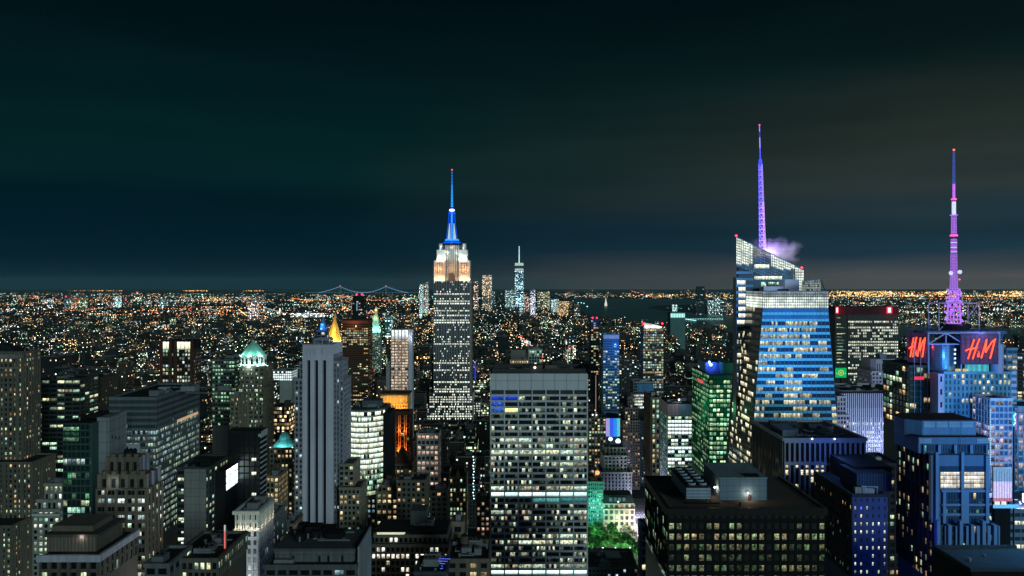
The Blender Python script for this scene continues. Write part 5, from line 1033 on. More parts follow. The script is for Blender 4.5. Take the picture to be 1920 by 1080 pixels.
b.p('drum').prism([(t0 + 6.5, yb), (t1, yb), (t1, yb + 22), (t0 + 5, yb + 22), (t0, yb + 17), (t0, yb + 6)], zt0_ - 1, zt1_, wall((.12, .22, .34), .6)); b.p('roof').prism([(t0 + 6.5, yb), (t1, yb), (t1, yb + 22), (t0 + 5, yb + 22), (t0, yb + 17), (t0, yb + 6)], zt1_, zt1_ + .6, ROOF)
for k in range(4): louv(t0 + 7 + k * 6.6, t0 + 12.8 + k * 6.6, yb, zt1_ - 3.2, zt1_ - .4, 4)
b.p('mast').bar((X_(1816, Y), Y + 7, Z_(847, Y)), (X_(1816, Y), Y + 7, Z_(806, Y)), .12, STEEL)
for q, w_ in ((Z_(887, Y), 1.5), (Z_(955, Y), 1.2), (Z_(972, Y), 1.5)): b.p('reflection_glint').ball(X_(1800 if q > 150 else 1839, Y), Yf - 1.0, q, .01, BLACK)
b.p('reflection_glint').v = []; b.p('reflection_glint').f = []
b.reg(X_(1752, Y), xs1, Y, Y + 38, zt1_, 1085); b.done()
lamp('POINT', (X_(1890, Y), Y - 45, Z_(850, Y)), 90000, (.04, .33, .92), 2); lamp('POINT', (X_(1800, Y), Y - 30, Z_(800, Y)), 17000, (.04, .33, .92), 1.5)
# bottom right roof and the building behind it
Y = 330; b = Bld('low_building', 'dark flat roof with a pale low parapet in the bottom right corner', X_(1880, Y), Y + 20, nick='the bottom right roof')
x0, x1, z = X_(1822, Y), X_(1990, Y), Z_(1072, Y); b.p('wall').box(x0, x1, Y, Y + 30, 0, z, BLACK); b.p('roof').box(x0 + 2, x1, Y + 2, Y + 28, z, z + .3, rf)
for q in ((x0 - .4, x0 + .5, Y, Y + 30), (x0 + .5, x1, Y, Y + .8), (x0 + .5, x1, Y + 29, Y + 30)): b.p('parapet').box(*q, z - .2, z + 1.3, wall((.05, .06, .07)))
b.p('vent').cyl(x0 + 6, Y + 12, .8, z, .8, z + 1.6, STEEL, 10); b.p('vent').cyl(x0 + 16, Y + 18, .6, z, .6, z + 1.2, STEEL, 10); b.p('side_wall').box(x0 + 1.5, x0 + 2.4, Y - 2, Y - .1, 0, z - 3, wall((.30, .36, .40))); b.reg(x0, x1, Y, Y + 30, z, 1085); b.done()
s = dict(wall=wall((.18, .24, .32), .6), fh=4.6, bw=4, pw=.5, sh=2.4, sd=.3, pd=.2, rows=[0, .2, .3, 0, 1, .5, .2], run=.6, p=.2, lit=lit((.7, 1, .8), (1, 1, .7), s=.95, gamma=.6, lo=.4), dark=glass((.01, .04, .07)))
b = std('office_block', 'grey-blue banded block with one bright lit row at the right edge', 1876, 1990, 958, 460, 40, s, pb=1050, nick='the grey-blue banded block'); b.done()
# striped slab and stone building
Y = 760; s = dict(wall=wall((.52, .58, .68), .7, .12), span=wall((.22, .26, .32)), fh=4.1, bw=1.9, pw=.75, sh=1.0, pd=.8, sd=.2, rows=[0, 0, 0, 0, 0, 0] + [.15, .9, .1, .5, .3, .7, .3, .25, 1, .3, .2, .8, .2, .3, .98, .9, .3], run=.3, p=.3, lit=[lit((1, .85, .55), (.8, .9, 1), s=1.0, gamma=.7, lo=.4), L_white], dark=glass((.03, .05, .09), .3), gap=.05)
b = std('office_slab', 'white slab of fine vertical stripes with a few bright rows', 1579, 1695, 735, 760, 55, s, pb=870, nick='the finely striped white slab', units=5)
b.p('roof_rim').box(X_(1576, Y), X_(1696, Y), Y - 1.5, Y - 1, Z_(737, Y), Z_(733, Y), BLACK); b.p('blank_top').box(X_(1580, Y), X_(1694, Y), Y - .35, Y - .25, Z_(765, Y), Z_(737, Y), wall((.05, .07, .10))); b.done()
lamp('POINT', (X_(1690, Y), Y - 60, Z_(850, Y)), 260000, (.50, .55, 1), 2)
b = std('stone_building', 'pale lilac stone building stepping up at the left end of the finely striped white slab', 1570, 1592, 780, 745, 30, ST((.42, .42, .52), fh=4, bw=3, p=.06, lit=L_mix), pb=870, nick='the lilac stone wing', units=0); b.tower(X_(1570, 748), X_(1585, 748), 748, 28, Z_(745, 748), ST((.42, .42, .52), fh=4, bw=3, p=.04, lit=L_mix), z0=Z_(780, 745), reg=False); b.done()
Y = 850; ls = wall((.40, .40, .50)); s = ST((.40, .40, .50), fh=4, bw=3.4, n=1, pw=1.5, sh=2.0, p=.10, lit=L_mix)
b = Bld('art_deco_tower', 'pale lilac stone tower with chamfered stepped top, before the dark banded slab', X_(1662, Y), Y + 18, nick='the pale lilac stone tower')
b.tower(X_(1635, Y), X_(1690, Y), Y, 36, Z_(698, Y), s, pb=732)
xa, xb = X_(1638, Y), X_(1685, Y); b.p('crown').prism([(xa + 4, Y + 3), (xb - 4, Y + 3), (xb, Y + 8), (xb, Y + 30), (xa, Y + 30), (xa, Y + 8)], Z_(698, Y), Z_(674, Y), ls); b.p('lantern').box(xa + 11, xb - 9, Y + 9, Y + 20, Z_(674, Y), Z_(665, Y), wall((.22, .26, .36)))
for i in range(7): b.p('slot').box(xa + 5 + i * 2.6, xa + 5.9 + i * 2.6, Y + 2.9, Y + 3.0, Z_(697, Y), Z_(682, Y), BLACK)
b.done()
Y = 1100; s = dict(wall=wall((.10, .13, .13), .6), span=wall((.05, .07, .07)), fh=4.0, bw=2.6, pw=.45, sh=1.5, pd=.6, sd=.15, rows=[0, 0, .8, .1, .7, .3, .5, .7, .1, .85, .95, .4, .3, .85, .6] + [.22] * 30, run=.55, p=.2, lit=[lit((.8, 1, .85), (1, .95, .7), s=.85, gamma=.9, lo=.3)], dark=glass((.012, .03, .03)), gap=.1)
b = std('office_slab', 'dark slab with lit stripes and two glaring red lights on its top band', 1590, 1684, 590, 1100, 45, s, pb=722, nick='the dark slab with red lights', units=0, roof=False, sidest='blank')
b.p('dark_wing').box(X_(1566, Y), X_(1590, Y), Y + .5, Y + 30, 0, Z_(590, Y), wall((.012, .02, .022), .4)); b.p('top_band').box(X_(1566, Y), X_(1685, Y), Y - .6, Y + 40, Z_(590, Y), Z_(575, Y), wall((.06, .02, .03)))
for k in range(18):
    if rnd() < .7: b.pane(((X_(1569, Y), Y + .4, Z_(597 + k * 6, Y)), (X_(1569 + 4 + rnd() * 16, Y), Y + .4, Z_(597 + k * 6, Y)), (X_(1569 + 4 + rnd() * 16, Y), Y + .4, Z_(595 + k * 6, Y)), (X_(1569, Y), Y + .4, Z_(595 + k * 6, Y))), L_cool)
for px, w in ((1569, 2.2), (1667, 4.)): b.p('red_sign').box(X_(px, Y) - w / 2, X_(px, Y) + w / 2, Y - 1.2, Y - .7, Z_(586, Y), Z_(577, Y), emit((1, .42, .42), 3)); b.p('red_sign_rim').box(X_(px, Y) - w, X_(px, Y) + w, Y - 1.0, Y - .65, Z_(588, Y), Z_(575, Y), emit((1, .02, .08), .9)); lamp('POINT', (X_(px, Y), Y - 8, Z_(582, Y)), 5000, (1, .03, .08), 1)
b.done()
Y = 900; b = Bld('green_billboard', 'green lit billboard with a round yellow emblem and two white corner marks', X_(1576, Y), Y, cat='billboard')
x0, x1, za, zb_ = X_(1567, Y), X_(1587, Y), Z_(708, Y), Z_(690, Y); cx, cz = (x0 + x1) / 2, (za + zb_) / 2
b.p('panel').box(x0, x1, Y, Y + 1, za, zb_, emit((0, .55, .16), .85)); yel = emit((.85, .85, .12), .8)
for i in range(16): a = i * pi / 8; b.p('emblem_ring').bar((cx + 2.9 * cos(a), Y - .15, cz + 2.9 * sin(a)), (cx + 2.9 * cos(a + pi / 8), Y - .15, cz + 2.9 * sin(a + pi / 8)), .35, yel)
for i in range(3): a = i * 2 * pi / 3 + .5; b.p('emblem_knot').bar((cx + 1.6 * cos(a), Y - .2, cz + 1.6 * sin(a)), (cx - .8 * cos(a + 1), Y - .2, cz - .8 * sin(a + 1)), .28, yel)
b.p('corner_mark').box(x0 + .6, x0 + 1.4, Y - .2, Y - .1, za + 4, za + 5, emit((.9, 1, .9), .8)); b.p('corner_mark').box(x1 - 1.4, x1 - .6, Y - .2, Y - .1, za + 4, za + 5, emit((.9, 1, .9), .8)); b.p('post').box(cx - .5, cx + .5, Y + 1, Y + 2, 0, zb_, BLACK); b.done()
# ================================================================== the broadcast-masted tower with red signs
Y = 560; b = Bld('masted_tower', 'blue-lit tower carrying a lattice crown, steel drum and tall purple broadcast mast', X_(1815, Y), Y + 25, nick='the purple-masted tower')
bg_ = dict(wall=wall((.16, .34, .48), .5, .15), span=wall((.12, .30, .44), .5), fh=4.3, bw=6.2, n=2, pw=.5, sh=1.5, sd=.2, pd=.35, p=.30, rows=[.2, .35, .35, .3, .3, .35, .2, .4], lit=[lit((1, .85, .35), (1, .92, .6), s=.95, gamma=.8, lo=.3)], dark=glass((.015, .09, .15)), gap=1.2)
xf0, xf1 = X_(1770, Y), X_(1896, Y); z = Z_(700, Y); b.tower(xf0, xf1, Y, 50, z, bg_, pb=960, side=None)
lil = wall((.50, .48, .70), .7); b.p('stone_strip').box(X_(1758, Y), X_(1769, Y), Y - .8, Y + 10, 0, Z_(701, Y), lil)
for k in range(5): b.p('stone_slot').box(X_(1762, Y), X_(1765, Y), Y - .95, Y - .8, z - 6 - k * 9, z - 2 - k * 9, BLACK)
b.p('striped_strip').box(X_(1897, Y), X_(1909, Y), Y + 2, Y + 20, 0, Z_(697, Y), wall((.10, .25, .40)))
for k in range(12): b.p('stripe').box(X_(1897, Y), X_(1909, Y), Y + 1.6, Y + 2, z - 1 - k * 4.4, z + 1.2 - k * 4.4, wall((.62, .60, .85)))
sdd = dict(wall=wall((.03, .05, .05), .4), fh=4.3, bw=5, pw=.3, sh=1.0, p=.22, lit=[L_cool, L_dim, lit(*WARM)], dark=glass((.01, .03, .03), .08))
b.tower(X_(1705, 575), X_(1757, 575), 575, 40, Z_(688, 575), sdd, pb=800, side=None)
for px in (1713, 1725, 1738): b.p('fin').box(X_(px, 575), X_(px, 575) + .25, 574, 575, 60, Z_(640, 575), wall((.3, .4, .5)))
b.p('small_red_sign').box(X_(1714, 574), X_(1732, 574), 573.6, 574, Z_(712, 574), Z_(706, 574), emit((1, .04, .08), .9))
zp = Z_(621, Y); dk = wall((.015, .03, .07), .5); bt = wall((.14, .24, .48), .5); pipe = wall((.48, .48, .72), .45, .1)
b.p('crown_block').box(X_(1790, Y + 6), X_(1874, Y + 6), Y + 6, Y + 30, z, Z_(630, Y), dk)
b.p('drum').cyl(X_(1766, Y + 14), Y + 14, 9.5, z + 1, 9.5, Z_(644, Y), wall((.20, .34, .52), .28, .2, .7), 40)
for k in range(11): b.p('drum_rib').cyl(X_(1766, Y + 14), Y + 14, 9.75, z + 2 + k * 1.7, 9.75, z + 2.4 + k * 1.7, wall((.30, .44, .62), .3, .2, .6), 40)
for k in range(4):
    for j in range(2):
        a = -1.15 + j * .2; xx, yy = X_(1766, Y + 14) + 9.85 * cos(a), Y + 14 + 9.85 * sin(a); a2 = a + .19; x2, y2 = X_(1766, Y + 14) + 9.85 * cos(a2), Y + 14 + 9.85 * sin(a2); zz = Z_(684, Y) + k * 3.1
        b.pane(((xx, yy, zz), (x2, y2, zz), (x2, y2, zz + 1.5), (xx, yy, zz + 1.5)), L_full)
b.p('column').cyl(X_(1869, Y + 2), Y + 2, 4.2, z, 4.2, Z_(645, Y), wall((.42, .40, .62), .5), 24)
for i in range(9): b.p('lit_atrium').box(X_(1812 + i * 5, Y), X_(1815.6 + i * 5, Y), Y + 1, Y + 2, z, Z_(684, Y), emit((.10, .55 + .1 * (i % 3), .85), .5 + .25 * (i % 2)))
for px in (1794, 1808): b.p('lit_atrium').box(X_(px, Y), X_(px + 9, Y), Y + 1, Y + 2, Z_(698, Y), Z_(692, Y), emit((1, .85, .3), .7))
T = b.p('lattice')
def latt(xa, xb, yy, za, zb, nx, nz, r, m, diag=False):
    for i in range(nx + 1): T.bar((xa + (xb - xa) * i / nx, yy, za), (xa + (xb - xa) * i / nx, yy, zb), r, m)
    for j in range(nz + 1): T.bar((xa, yy, za + (zb - za) * j / nz), (xb, yy, za + (zb - za) * j / nz), r, m)
    if diag:
        for i in range(nx):
            c = (1 if i % 2 else 0); T.bar((xa + (xb - xa) * i / nx, yy, (za, zb)[c]), (xa + (xb - xa) * (i + 1) / nx, yy, (zb, za)[c]), r, m)
latt(X_(1736, Y), X_(1886, Y), Y - 1, zp - 1.6, zp, 30, 1, .16, bt, True); latt(X_(1868, Y), X_(1885, Y), Y + 3, z + 6, zp, 5, 8, .15, bt, True)
latt(X_(1738, Y), X_(1872, Y), Y - 1.6, Z_(645, Y), Z_(624, Y), 4, 1, .42, pipe, True); latt(X_(1800, Y), X_(1872, Y), Y + 5, Z_(640, Y), Z_(624, Y), 14, 5, .14, bt)
for px in (1739, 1800, 1871): T.bar((X_(px, Y), Y - 1.6, z), (X_(px, Y), Y - 1.6, Z_(622, Y)), .4, pipe)
T.bar((X_(1736, Y), Y + 25, zp), (X_(1886, Y), Y + 25, zp), .3, bt)
for i in range(10): T.bar((X_(1736 + i * 16, Y), Y - 1, zp), (X_(1736 + i * 16, Y), Y + 25, zp), .25, bt)
# upper square frame, mast base, mast
yf = Y + 12; F_ = b.p('square_frame'); zq0, zq1 = zp, Z_(568, yf); fa, fb = X_(1755, yf), X_(1830, yf); fm = wall((.50, .48, .66), .4)
for yy in (yf - 4, yf + 10):
    for xx in (fa, fb): F_.bar((xx, yy, zq0), (xx, yy, zq1), .38, fm)
    F_.bar((fa, yy, zq1), (fb, yy, zq1), .38, fm)
for xx in (fa, fb): F_.bar((xx, yf - 4, zq1), (xx, yf + 10, zq1), .38, fm)
F_.bar((fb, yf - 4, zq1), (X_(1812, yf), yf - 4, Z_(590, yf)), .3, fm); F_.bar((fa, yf - 4, zq0), (X_(1776, yf), yf - 4, Z_(596, yf)), .3, fm)
for px in (1765, 1770, 1805, 1812): (lambda q: (q.ball(X_(px, yf), yf - 3, zp + 3, 1.9, BLACK, 8, 5), q.build('dish', b.root)))(MB())
mx = X_(1788.5, yf); b.p('mast_drum').cyl(mx, yf, 10, zp, 10, Z_(608, yf), BLACK, 20)
pk_ = emit((.62, .16, 1), 1.0); pk2 = emit((.40, .22, 1), 1.1); pkr = emit((1, .12, .55), 1.5); dim = emit((.06, .10, .45), .8); wht = emit((.55, .60, 1), 1.3); M_ = b.p('mast')
lvls = [(606, 568, 4.6, 3.9, pk_), (568, 545, 3.4, 2.7, pk_)]
for (pa, pb3, r0, r1, m) in lvls:
    n = 5; z0_, z1_ = Z_(pa, yf), Z_(pb3, yf)
    for i in range(12):
        a = i * pi / 6; M_.bar((mx + r0 * cos(a), yf + r0 * sin(a), z0_), (mx + r1 * cos(a), yf + r1 * sin(a), z1_), .32, m if i % 2 else pk2)
    for j in range(n + 1):
        t = j / n; rr_ = r0 + (r1 - r0) * t; M_.cyl(mx, yf, rr_, z0_ + (z1_ - z0_) * t - .25, rr_, z0_ + (z1_ - z0_) * t + .25, m, 14)
    for i in range(16):
        a = i * pi / 8; q = random.uniform(z0_, z1_); M_.box(mx + (r0 + 1) * cos(a) - .6, mx + (r0 + 1) * cos(a) + .6, yf + (r0 + 1) * sin(a) - .4, yf + (r0 + 1) * sin(a) + .4, q, q + 1.6, pk2)
def lseg(pa, pb3, r0, r1, n, m, m2):
    z0_, z1_ = Z_(pa, yf), Z_(pb3, yf)
    for k in range(n):
        za, zb3 = z0_ + (z1_ - z0_) * k / n, z0_ + (z1_ - z0_) * (k + 1) / n; ra, rb3 = r0 + (r1 - r0) * k / n, r0 + (r1 - r0) * (k + 1) / n
        for i in range(4):
            c, d = ((-1, -1), (1, -1), (1, 1), (-1, 1))[i]; c2, d2 = ((1, -1), (1, 1), (-1, 1), (-1, -1))[i]
            M_.bar((mx + c * ra, yf + d * ra, za), (mx + c * rb3, yf + d * rb3, zb3), .17, m); M_.bar((mx + c * ra, yf + d * ra, za), (mx + c2 * rb3, yf + d2 * rb3, zb3), .12, m2); M_.bar((mx + c * ra, yf + d * ra, za), (mx + c2 * ra, yf + d2 * ra, za), .12, m2)
lseg(545, 508, 1.9, 1.6, 9, pk_, pk2); lseg(508, 475, 1.5, 1.4, 6, pk2, pk_)
for k in range(9): M_.cyl(mx, yf, 2.1, Z_(473 - k * 2.9, yf), 2.1, Z_(471.6 - k * 2.9, yf), pk_ if k % 3 else wht, 10)
M_.cyl(mx, yf, .9, Z_(475, yf), .9, Z_(446, yf), dim, 8)
M_.cyl(mx, yf, 2.6, Z_(443, yf), 2.6, Z_(440, yf), pkr, 10); lseg(440, 405, 1.2, 1.1, 7, pk2, pk_); M_.cyl(mx, yf, 2.6, Z_(404, yf), 2.6, Z_(402.6, yf), pk2, 10)
M_.cyl(mx, yf, 1.35, Z_(402, yf), 1.35, Z_(378, yf), wht, 10); M_.cyl(mx, yf, 1.8, Z_(375, yf), 1.8, Z_(372, yf), pkr, 10); M_.cyl(mx, yf, .95, Z_(372, yf), .95, Z_(345, yf), pk_, 8); M_.cyl(mx, yf, 1.3, Z_(344, yf), 1.3, Z_(341, yf), dim, 8)
lseg(341, 284, .6, .45, 14, dim, dim); b.p('red_beacon').ball(mx, yf, Z_(281, yf), .8, emit((1, .22, .08), 1.5)); b.p('red_beacon').ball(mx + 2.4, yf - 3, Z_(524, yf), .7, pkr)
for py, s_ in ((512, -1), (510, 1)): M_.ball(mx + s_ * 3.2, yf - 2, Z_(py, yf), 1.5, wht, 8, 5)
b.done()
lamp('POINT', (mx, yf - 9, zp + 5), 4500, (.55, .2, 1), 1)
lamp('POINT', (X_(1800, Y), Y - 75, Z_(740, Y)), 120000, (.05, .42, .88), 2); lamp('POINT', (X_(1765, Y), Y - 14, Z_(672, Y)), 7000, (.12, .3, 1), 1); lamp('POINT', (X_(1830, Y), Y - 10, Z_(618, Y)), 5500, (.35, .4, 1), 1)
# two red letter signs: each letter stroke is a glowing tube
def hm_sign(name_label, org, ux, W_, H_, nick=None):
    """org: lower left corner, ux: unit vector along the sign; strokes in sign coordinates (0..1, 0..1)"""
    b = Bld('letter_sign', name_label, org[0], org[1], cat='sign')
    nx_, ny_ = ux[1], -ux[0]
    P = lambda u, v, d=0.: (org[0] + ux[0] * u * W_ + nx_ * d, org[1] + ux[1] * u * W_ + ny_ * d, org[2] + v * H_)
    core = emit((1, .10, .04), 1.9); 
    strokes = [('letter_h', [[(.10, .02), (.17, .35), (.22, .62), (.30, .97)], [(.25, .02), (.33, .40), (.38, .66), (.47, 1.0)], [(.02, .42), (.12, .50), (.24, .52), (.35, .56), (.40, .60)]]),
               ('ampersand', [[(.47, .28), (.43, .30), (.40, .24), (.43, .18), (.47, .22), (.44, .32), (.46, .36), (.42, .38)], [(.43, .30), (.40, .14), (.44, .12), (.48, .20)]]),
               ('letter_m', [[(.52, .06), (.58, .35), (.64, .66), (.70, .98)], [(.69, .95), (.67, .60), (.66, .34)], [(.66, .34), (.76, .62), (.86, .84), (.98, .99)], [(.96, .96), (.90, .60), (.85, .30), (.80, .04)]])]
    for nm, ss in strokes:
        q = MB()
        for st3 in ss:
            for (u0, v0), (u1, v1) in zip(st3, st3[1:]): q.bar(P(u0, v0, .6), P(u1, v1, .6), .55 if nm != 'ampersand' else .26, core, 8)
        q.build(nm, b.root)
    g_ = b.p('backing_grid'); gm = wall((.10, .09, .2), .6)
    for i in range(9): g_.bar(P(-.08 + 1.16 * i / 8, -.22, -.1), P(-.08 + 1.16 * i / 8, 1.2, -.1), .13, gm)
    for j in range(7): g_.bar(P(-.08, -.22 + 1.42 * j / 6, -.1), P(1.08, -.22 + 1.42 * j / 6, -.1), .13, gm)
    bp = b.p('backing_panel'); pts_ = [P(-.1, 0, -.5)[:2], P(1.1, 0, -.5)[:2], P(1.1, 0, -1.)[:2], P(-.1, 0, -1.)[:2]]; bp.prism(pts_, org[2] - .24 * H_, org[2] + 1.22 * H_, wall((.13, .07, .14), .7))
    b.done()
    for u in (.2, .5, .8): c = P(u, .5, 3.2); lamp('POINT', c, 900, (1, .03, .05), .4, name='sign_glow')
hm_sign('large red glowing script letters on the front of the purple-masted tower', (X_(1808, Y - 4), Y - 4, Z_(674, Y - 4)), (1, 0), X_(1865, Y - 4) - X_(1806, Y - 4), Z_(635, Y - 4) - Z_(674, Y - 4))
xs_ = X_(1729, 562); hm_sign('narrow-looking red script letters on the left flank of the purple-masted tower, seen edge-on', (X_(1704, 580), 580, Z_(671, 575)), (.74, -.67), 11.5, 15.0)
# side buildings and the bright corner of the square
b = std('office_tower', 'blue-lit tower with yellow lit band just right of the red-lettered crown', 1888, 1907, 655, 640, 25, dict(wall=wall((.16, .34, .48), .5), fh=4.2, bw=4, pw=.3, sh=1.6, sd=.2, rows=[.1, .5, .1, 1, .6, .2], p=.3, lit=lit((1, .85, .45), (.8, .95, 1), s=.7), dark=glass((.01, .08, .13))), pb=960, nick='the yellow-banded blue tower', side=None); b.done(); lamp('POINT', (X_(1900, 640), 615, Z_(680, 640)), 6000, (.1, .35, 1), 1)
Y = 600; b = Bld('glass_building', 'tall pale glass building glowing violet and white from the screens below it', X_(1876, Y), Y, nick='the violet glowing glass building')
s = dict(wall=wall((.50, .52, .62), .4), span=wall((.40, .42, .55)), fh=4.2, bw=3.2, pw=.3, sh=1.2, sd=.15, p=.5, rows=[.3, .3, .3, .4, .7, .8, .7, .8, .7, .8], lit=[lit((.95, .72, .70), (.9, .8, 1), s=.5, gamma=.9), lit((.35, .5, 1), (1, .7, .9), s=.55)], dark=glass((.05, .10, .22)))
Yg = 535; b.tower(X_(1857, Yg), X_(1898, Yg), Yg, 20, Z_(750, Yg), s, pb=960, side=None); b.tower(X_(1909, Yg + 10), X_(1990, Yg + 10), Yg + 10, 30, Z_(765, Yg + 10), dict(s, wall=wall((.2, .4, .55)), dark=glass((.02, .12, .2))), pb=960, side=None, reg=False)
for k in range(24):
    b.p('edge_light').box(X_(1856, Yg), X_(1857, Yg), Yg - .6, Yg - .2, Z_(770 + k * 4.4, Yg), Z_(768 + k * 4.4, Yg), emit((.5, .8, 1), 1.3))
b.done()
Y = 457; b = Bld('led_screen', 'stacked white, violet and cyan LED screens glowing beside the blue-washed stepped tower', X_(1877, Y), Y, cat='billboard')
for (p0, p1, ya, yb_, c, e_) in ((1863, 1897, 903, 934, (.66, .60, 1), 1.1), (1863, 1897, 934, 940, (1, .35, .5), .6), (1866, 1874, 940, 946, (1, .9, .9), 1), (1878, 1886, 940, 946, (1, .9, .9), 1), (1863, 1910, 946, 953, (.12, .55, 1), 1), (1863, 1897, 876, 903, (.25, .5, .9), .75)):
    b.p('screen').box(X_(p0, Y), X_(p1, Y), Y - (.4 if p1 - p0 < 10 else 0), Y + .5, Z_(yb_, Y) + .02, Z_(ya, Y) - .02, emit(c, e_))
for i in range(8): b.p('screen_frame').box(X_(1863 + i * 5, Y) - .1, X_(1863 + i * 5, Y) + .1, Y - .25, Y - .1, Z_(946, Y), Z_(880, Y), wall((.3, .35, .5)))
b.p('post').box(X_(1866, Y), X_(1895, Y), Y + .5, Y + 3, 0, Z_(876, Y), BLACK); b.done()
b = Bld('neon_sign', 'small cyan vertical neon sign edged in pink near the right edge', X_(1902, Y), Y, cat='sign')
b.p('panel').box(X_(1899, Y), X_(1905, Y), Y, Y + .5, Z_(800, Y), Z_(772, Y), emit((.02, .45, .8), .9))
for k in range(3): b.p('neon_mark').bar((X_(1900 + (k % 2) * 3, Y), Y - .3, Z_(797 - k * 8, Y)), (X_(1904 - (k % 2) * 3, Y), Y - .3, Z_(791 - k * 8, Y)), .3, emit((.4, 1, 1), 2))
b.p('pink_edge').box(X_(1905, Y), X_(1906, Y), Y, Y + .5, Z_(806, Y), Z_(775, Y), emit((.9, .2, .9), .9)); b.p('post').box(X_(1901, Y), X_(1903, Y), Y + .5, Y + 1, 0, Z_(772, Y), BLACK); b.done()
b = Bld('led_screen', 'blazing white screen cut off by the right edge of the photo', X_(1918, Y - 20), Y - 20, cat='billboard')
b.p('screen').prism([(X_(1915, 480), 478), (X_(1945, 480), 470), (X_(1945, 480), 471), (X_(1915, 480), 479)], Z_(944, 480), Z_(924, 480), emit((.92, .85, 1), 6)); b.p('post').box(X_(1918, 480), X_(1940, 480), 480, 484, 0, Z_(924, 480), BLACK); b.done()
lamp('POINT', (X_(1914, 470), 462, Z_(934, 470)), 110000, (.36, .45, 1), 1.5)
# tower at far right edge, red glowing strip behind
b = std('office_tower', 'dark tower with a red glow on the river side at the right edge', 1907, 1990, 668, 900, 30, ST((.05, .06, .07), p=.25, lit=L_mix), pb=760, nick='the red-glowing tower', side=None); lamp('POINT', (X_(1914, 900), 880, Z_(655, 900)), 5000, (1, .02, .05), 1); b.done()

# ================================================================== downtown cluster and other far landmarks
def far(name, label, pL, pR, py, Y, wc, p, cols, s=1.3, D=40, cw=5., ch=4.2, rowp=.1, pb=600, nick=None, top=None):
    b = Bld(name, label, (X_(pL, Y) + X_(pR, Y)) / 2, Y + D / 2, nick=nick); m = MB(); m.uv = []
    fbox(m, X_(pL, Y), X_(pR, Y), Y, Y + D, 0, Z_(py, Y), city(wc, cw, ch, .7, .55, p, rowp, cols, s * 1.75))
    m.build('wall', b.root); b.reg(X_(pL, Y), X_(pR, Y), Y, Y + D, Z_(py, Y), pb); return b
SEED = [0]
def fbox(m, x0, x1, y0, y1, z0, z1, mat, roofmat=None):
    b = len(m.v); m.v += [(x0, y0, z0), (x1, y0, z0), (x1, y1, z0), (x0, y1, z0), (x0, y0, z1), (x1, y0, z1), (x1, y1, z1), (x0, y1, z1)]
    for f, L_ in (((0, 1, 5, 4), x1 - x0), ((1, 2, 6, 5), y1 - y0), ((2, 3, 7, 6), x1 - x0), ((3, 0, 4, 7), y1 - y0)):
        u = SEED[0] * 200.0; m.f.append(tuple(b + k for k in f)); m.mi.append(m.mat(mat)); m.uv.append((u, z0, u + L_, z0, u + L_, z1, u, z1))
    SEED[0] = (SEED[0] + 1) % 9000
    m.f.append((b + 4, b + 5, b + 6, b + 7)); m.mi.append(m.mat(roofmat or ROOF)); m.uv.append((0, -9) * 4)
def rbox(m, x0, x1, y0, y1, z0, z1, mat): m.box(x0, x1, y0, y1, z0, z1, mat); m.uv += [(0, -9) * 4] * 6
TEAL = ((.5, .95, 1), (.8, 1, .95)); YEL = ((1, .9, .5), (.9, 1, .7))
Y = 5896; b = Bld('spired_glass_tower', 'far tallest downtown glass tower with a beaded white spire', X_(973, Y), Y + 30, nick='the spired downtown tower')
tm = city((.10, .20, .24), 5, 4.2, .8, .6, .75, .6, ((.30, .72, 1), (.70, 1, 1)), 2.8); m = MB(); m.uv = []
x0, x1 = X_(965.5, Y), X_(981.5, Y); fbox(m, x0, x1, Y, Y + 60, 0, Z_(506, Y), tm); m.build('wall', b.root); b.reg(x0, x1, Y, Y + 60, Z_(493, Y), 572)
b.p('top_band').box(x0, x1, Y, Y + 60, Z_(498, Y), Z_(493, Y), emit((.6, .78, .8), .75)); b.p('top_band').box(x0, x1, Y, Y + 60, Z_(509, Y) , Z_(503.6, Y), emit((.6, .78, .8), .75)); b.p('top_wall').box(x0 + 6, x1 - 6, Y + 4, Y + 56, Z_(503.5, Y), Z_(498, Y), wall((.1, .12, .14)))
for k in range(14): b.p('spire').cyl((x0 + x1) / 2, Y + 30, 4.5 - k * .12, Z_(493 - k * 2.3, Y), 4 - k * .12, Z_(491.4 - k * 2.3, Y), emit((.55, .9, 1) if k > 3 else (.4, 1, .7), 1.5), 6); b.p('spire').cyl((x0 + x1) / 2, Y + 30, 2.2, Z_(491.4 - k * 2.3, Y), 2.2, Z_(490.7 - k * 2.3, Y), emit((.3, .5, .8), .6), 6)
b.done()
far('glass_tower', 'far curtain-like tower shimmering greenish white left of the spired downtown tower', 904, 922, 516, 5400, (.16, .26, .26), .85, ((.6, 1, .85), (.9, 1, .95)), 1.1, pb=578, nick='the shimmering downtown tower', rowp=.6)
far('office_tower', 'far tower with a red top just right of the blue-masted skyscraper', 888, 896, 527, 5200, (.1, .1, .1), .45, ((1, .5, .4), (1, .9, .7)), 1.2, pb=575)
far('office_tower', 'pale far block between the shimmering tower and the spired downtown tower', 947, 967, 544, 5500, (.12, .18, .17), .7, TEAL, .9, pb=575, rowp=.5)
far('office_tower', 'low wide far tower behind and right of the shimmering downtown tower', 918, 928, 546, 5550, (.08, .12, .14), .5, TEAL, .8, pb=575)
far('office_tower', 'far tower with a bright bluish strip right of the spired downtown tower', 983, 992, 556, 5600, (.06, .1, .15), .4, ((.5, .8, 1), (.7, .9, 1)), .9, pb=580)
far('glass_tower', 'narrow far tower glowing lilac white', 994, 1004, 544, 5000, (.2, .2, .26), .95, ((.72, .78, 1), (.9, .9, 1)), 1.15, pb=590, rowp=.8)
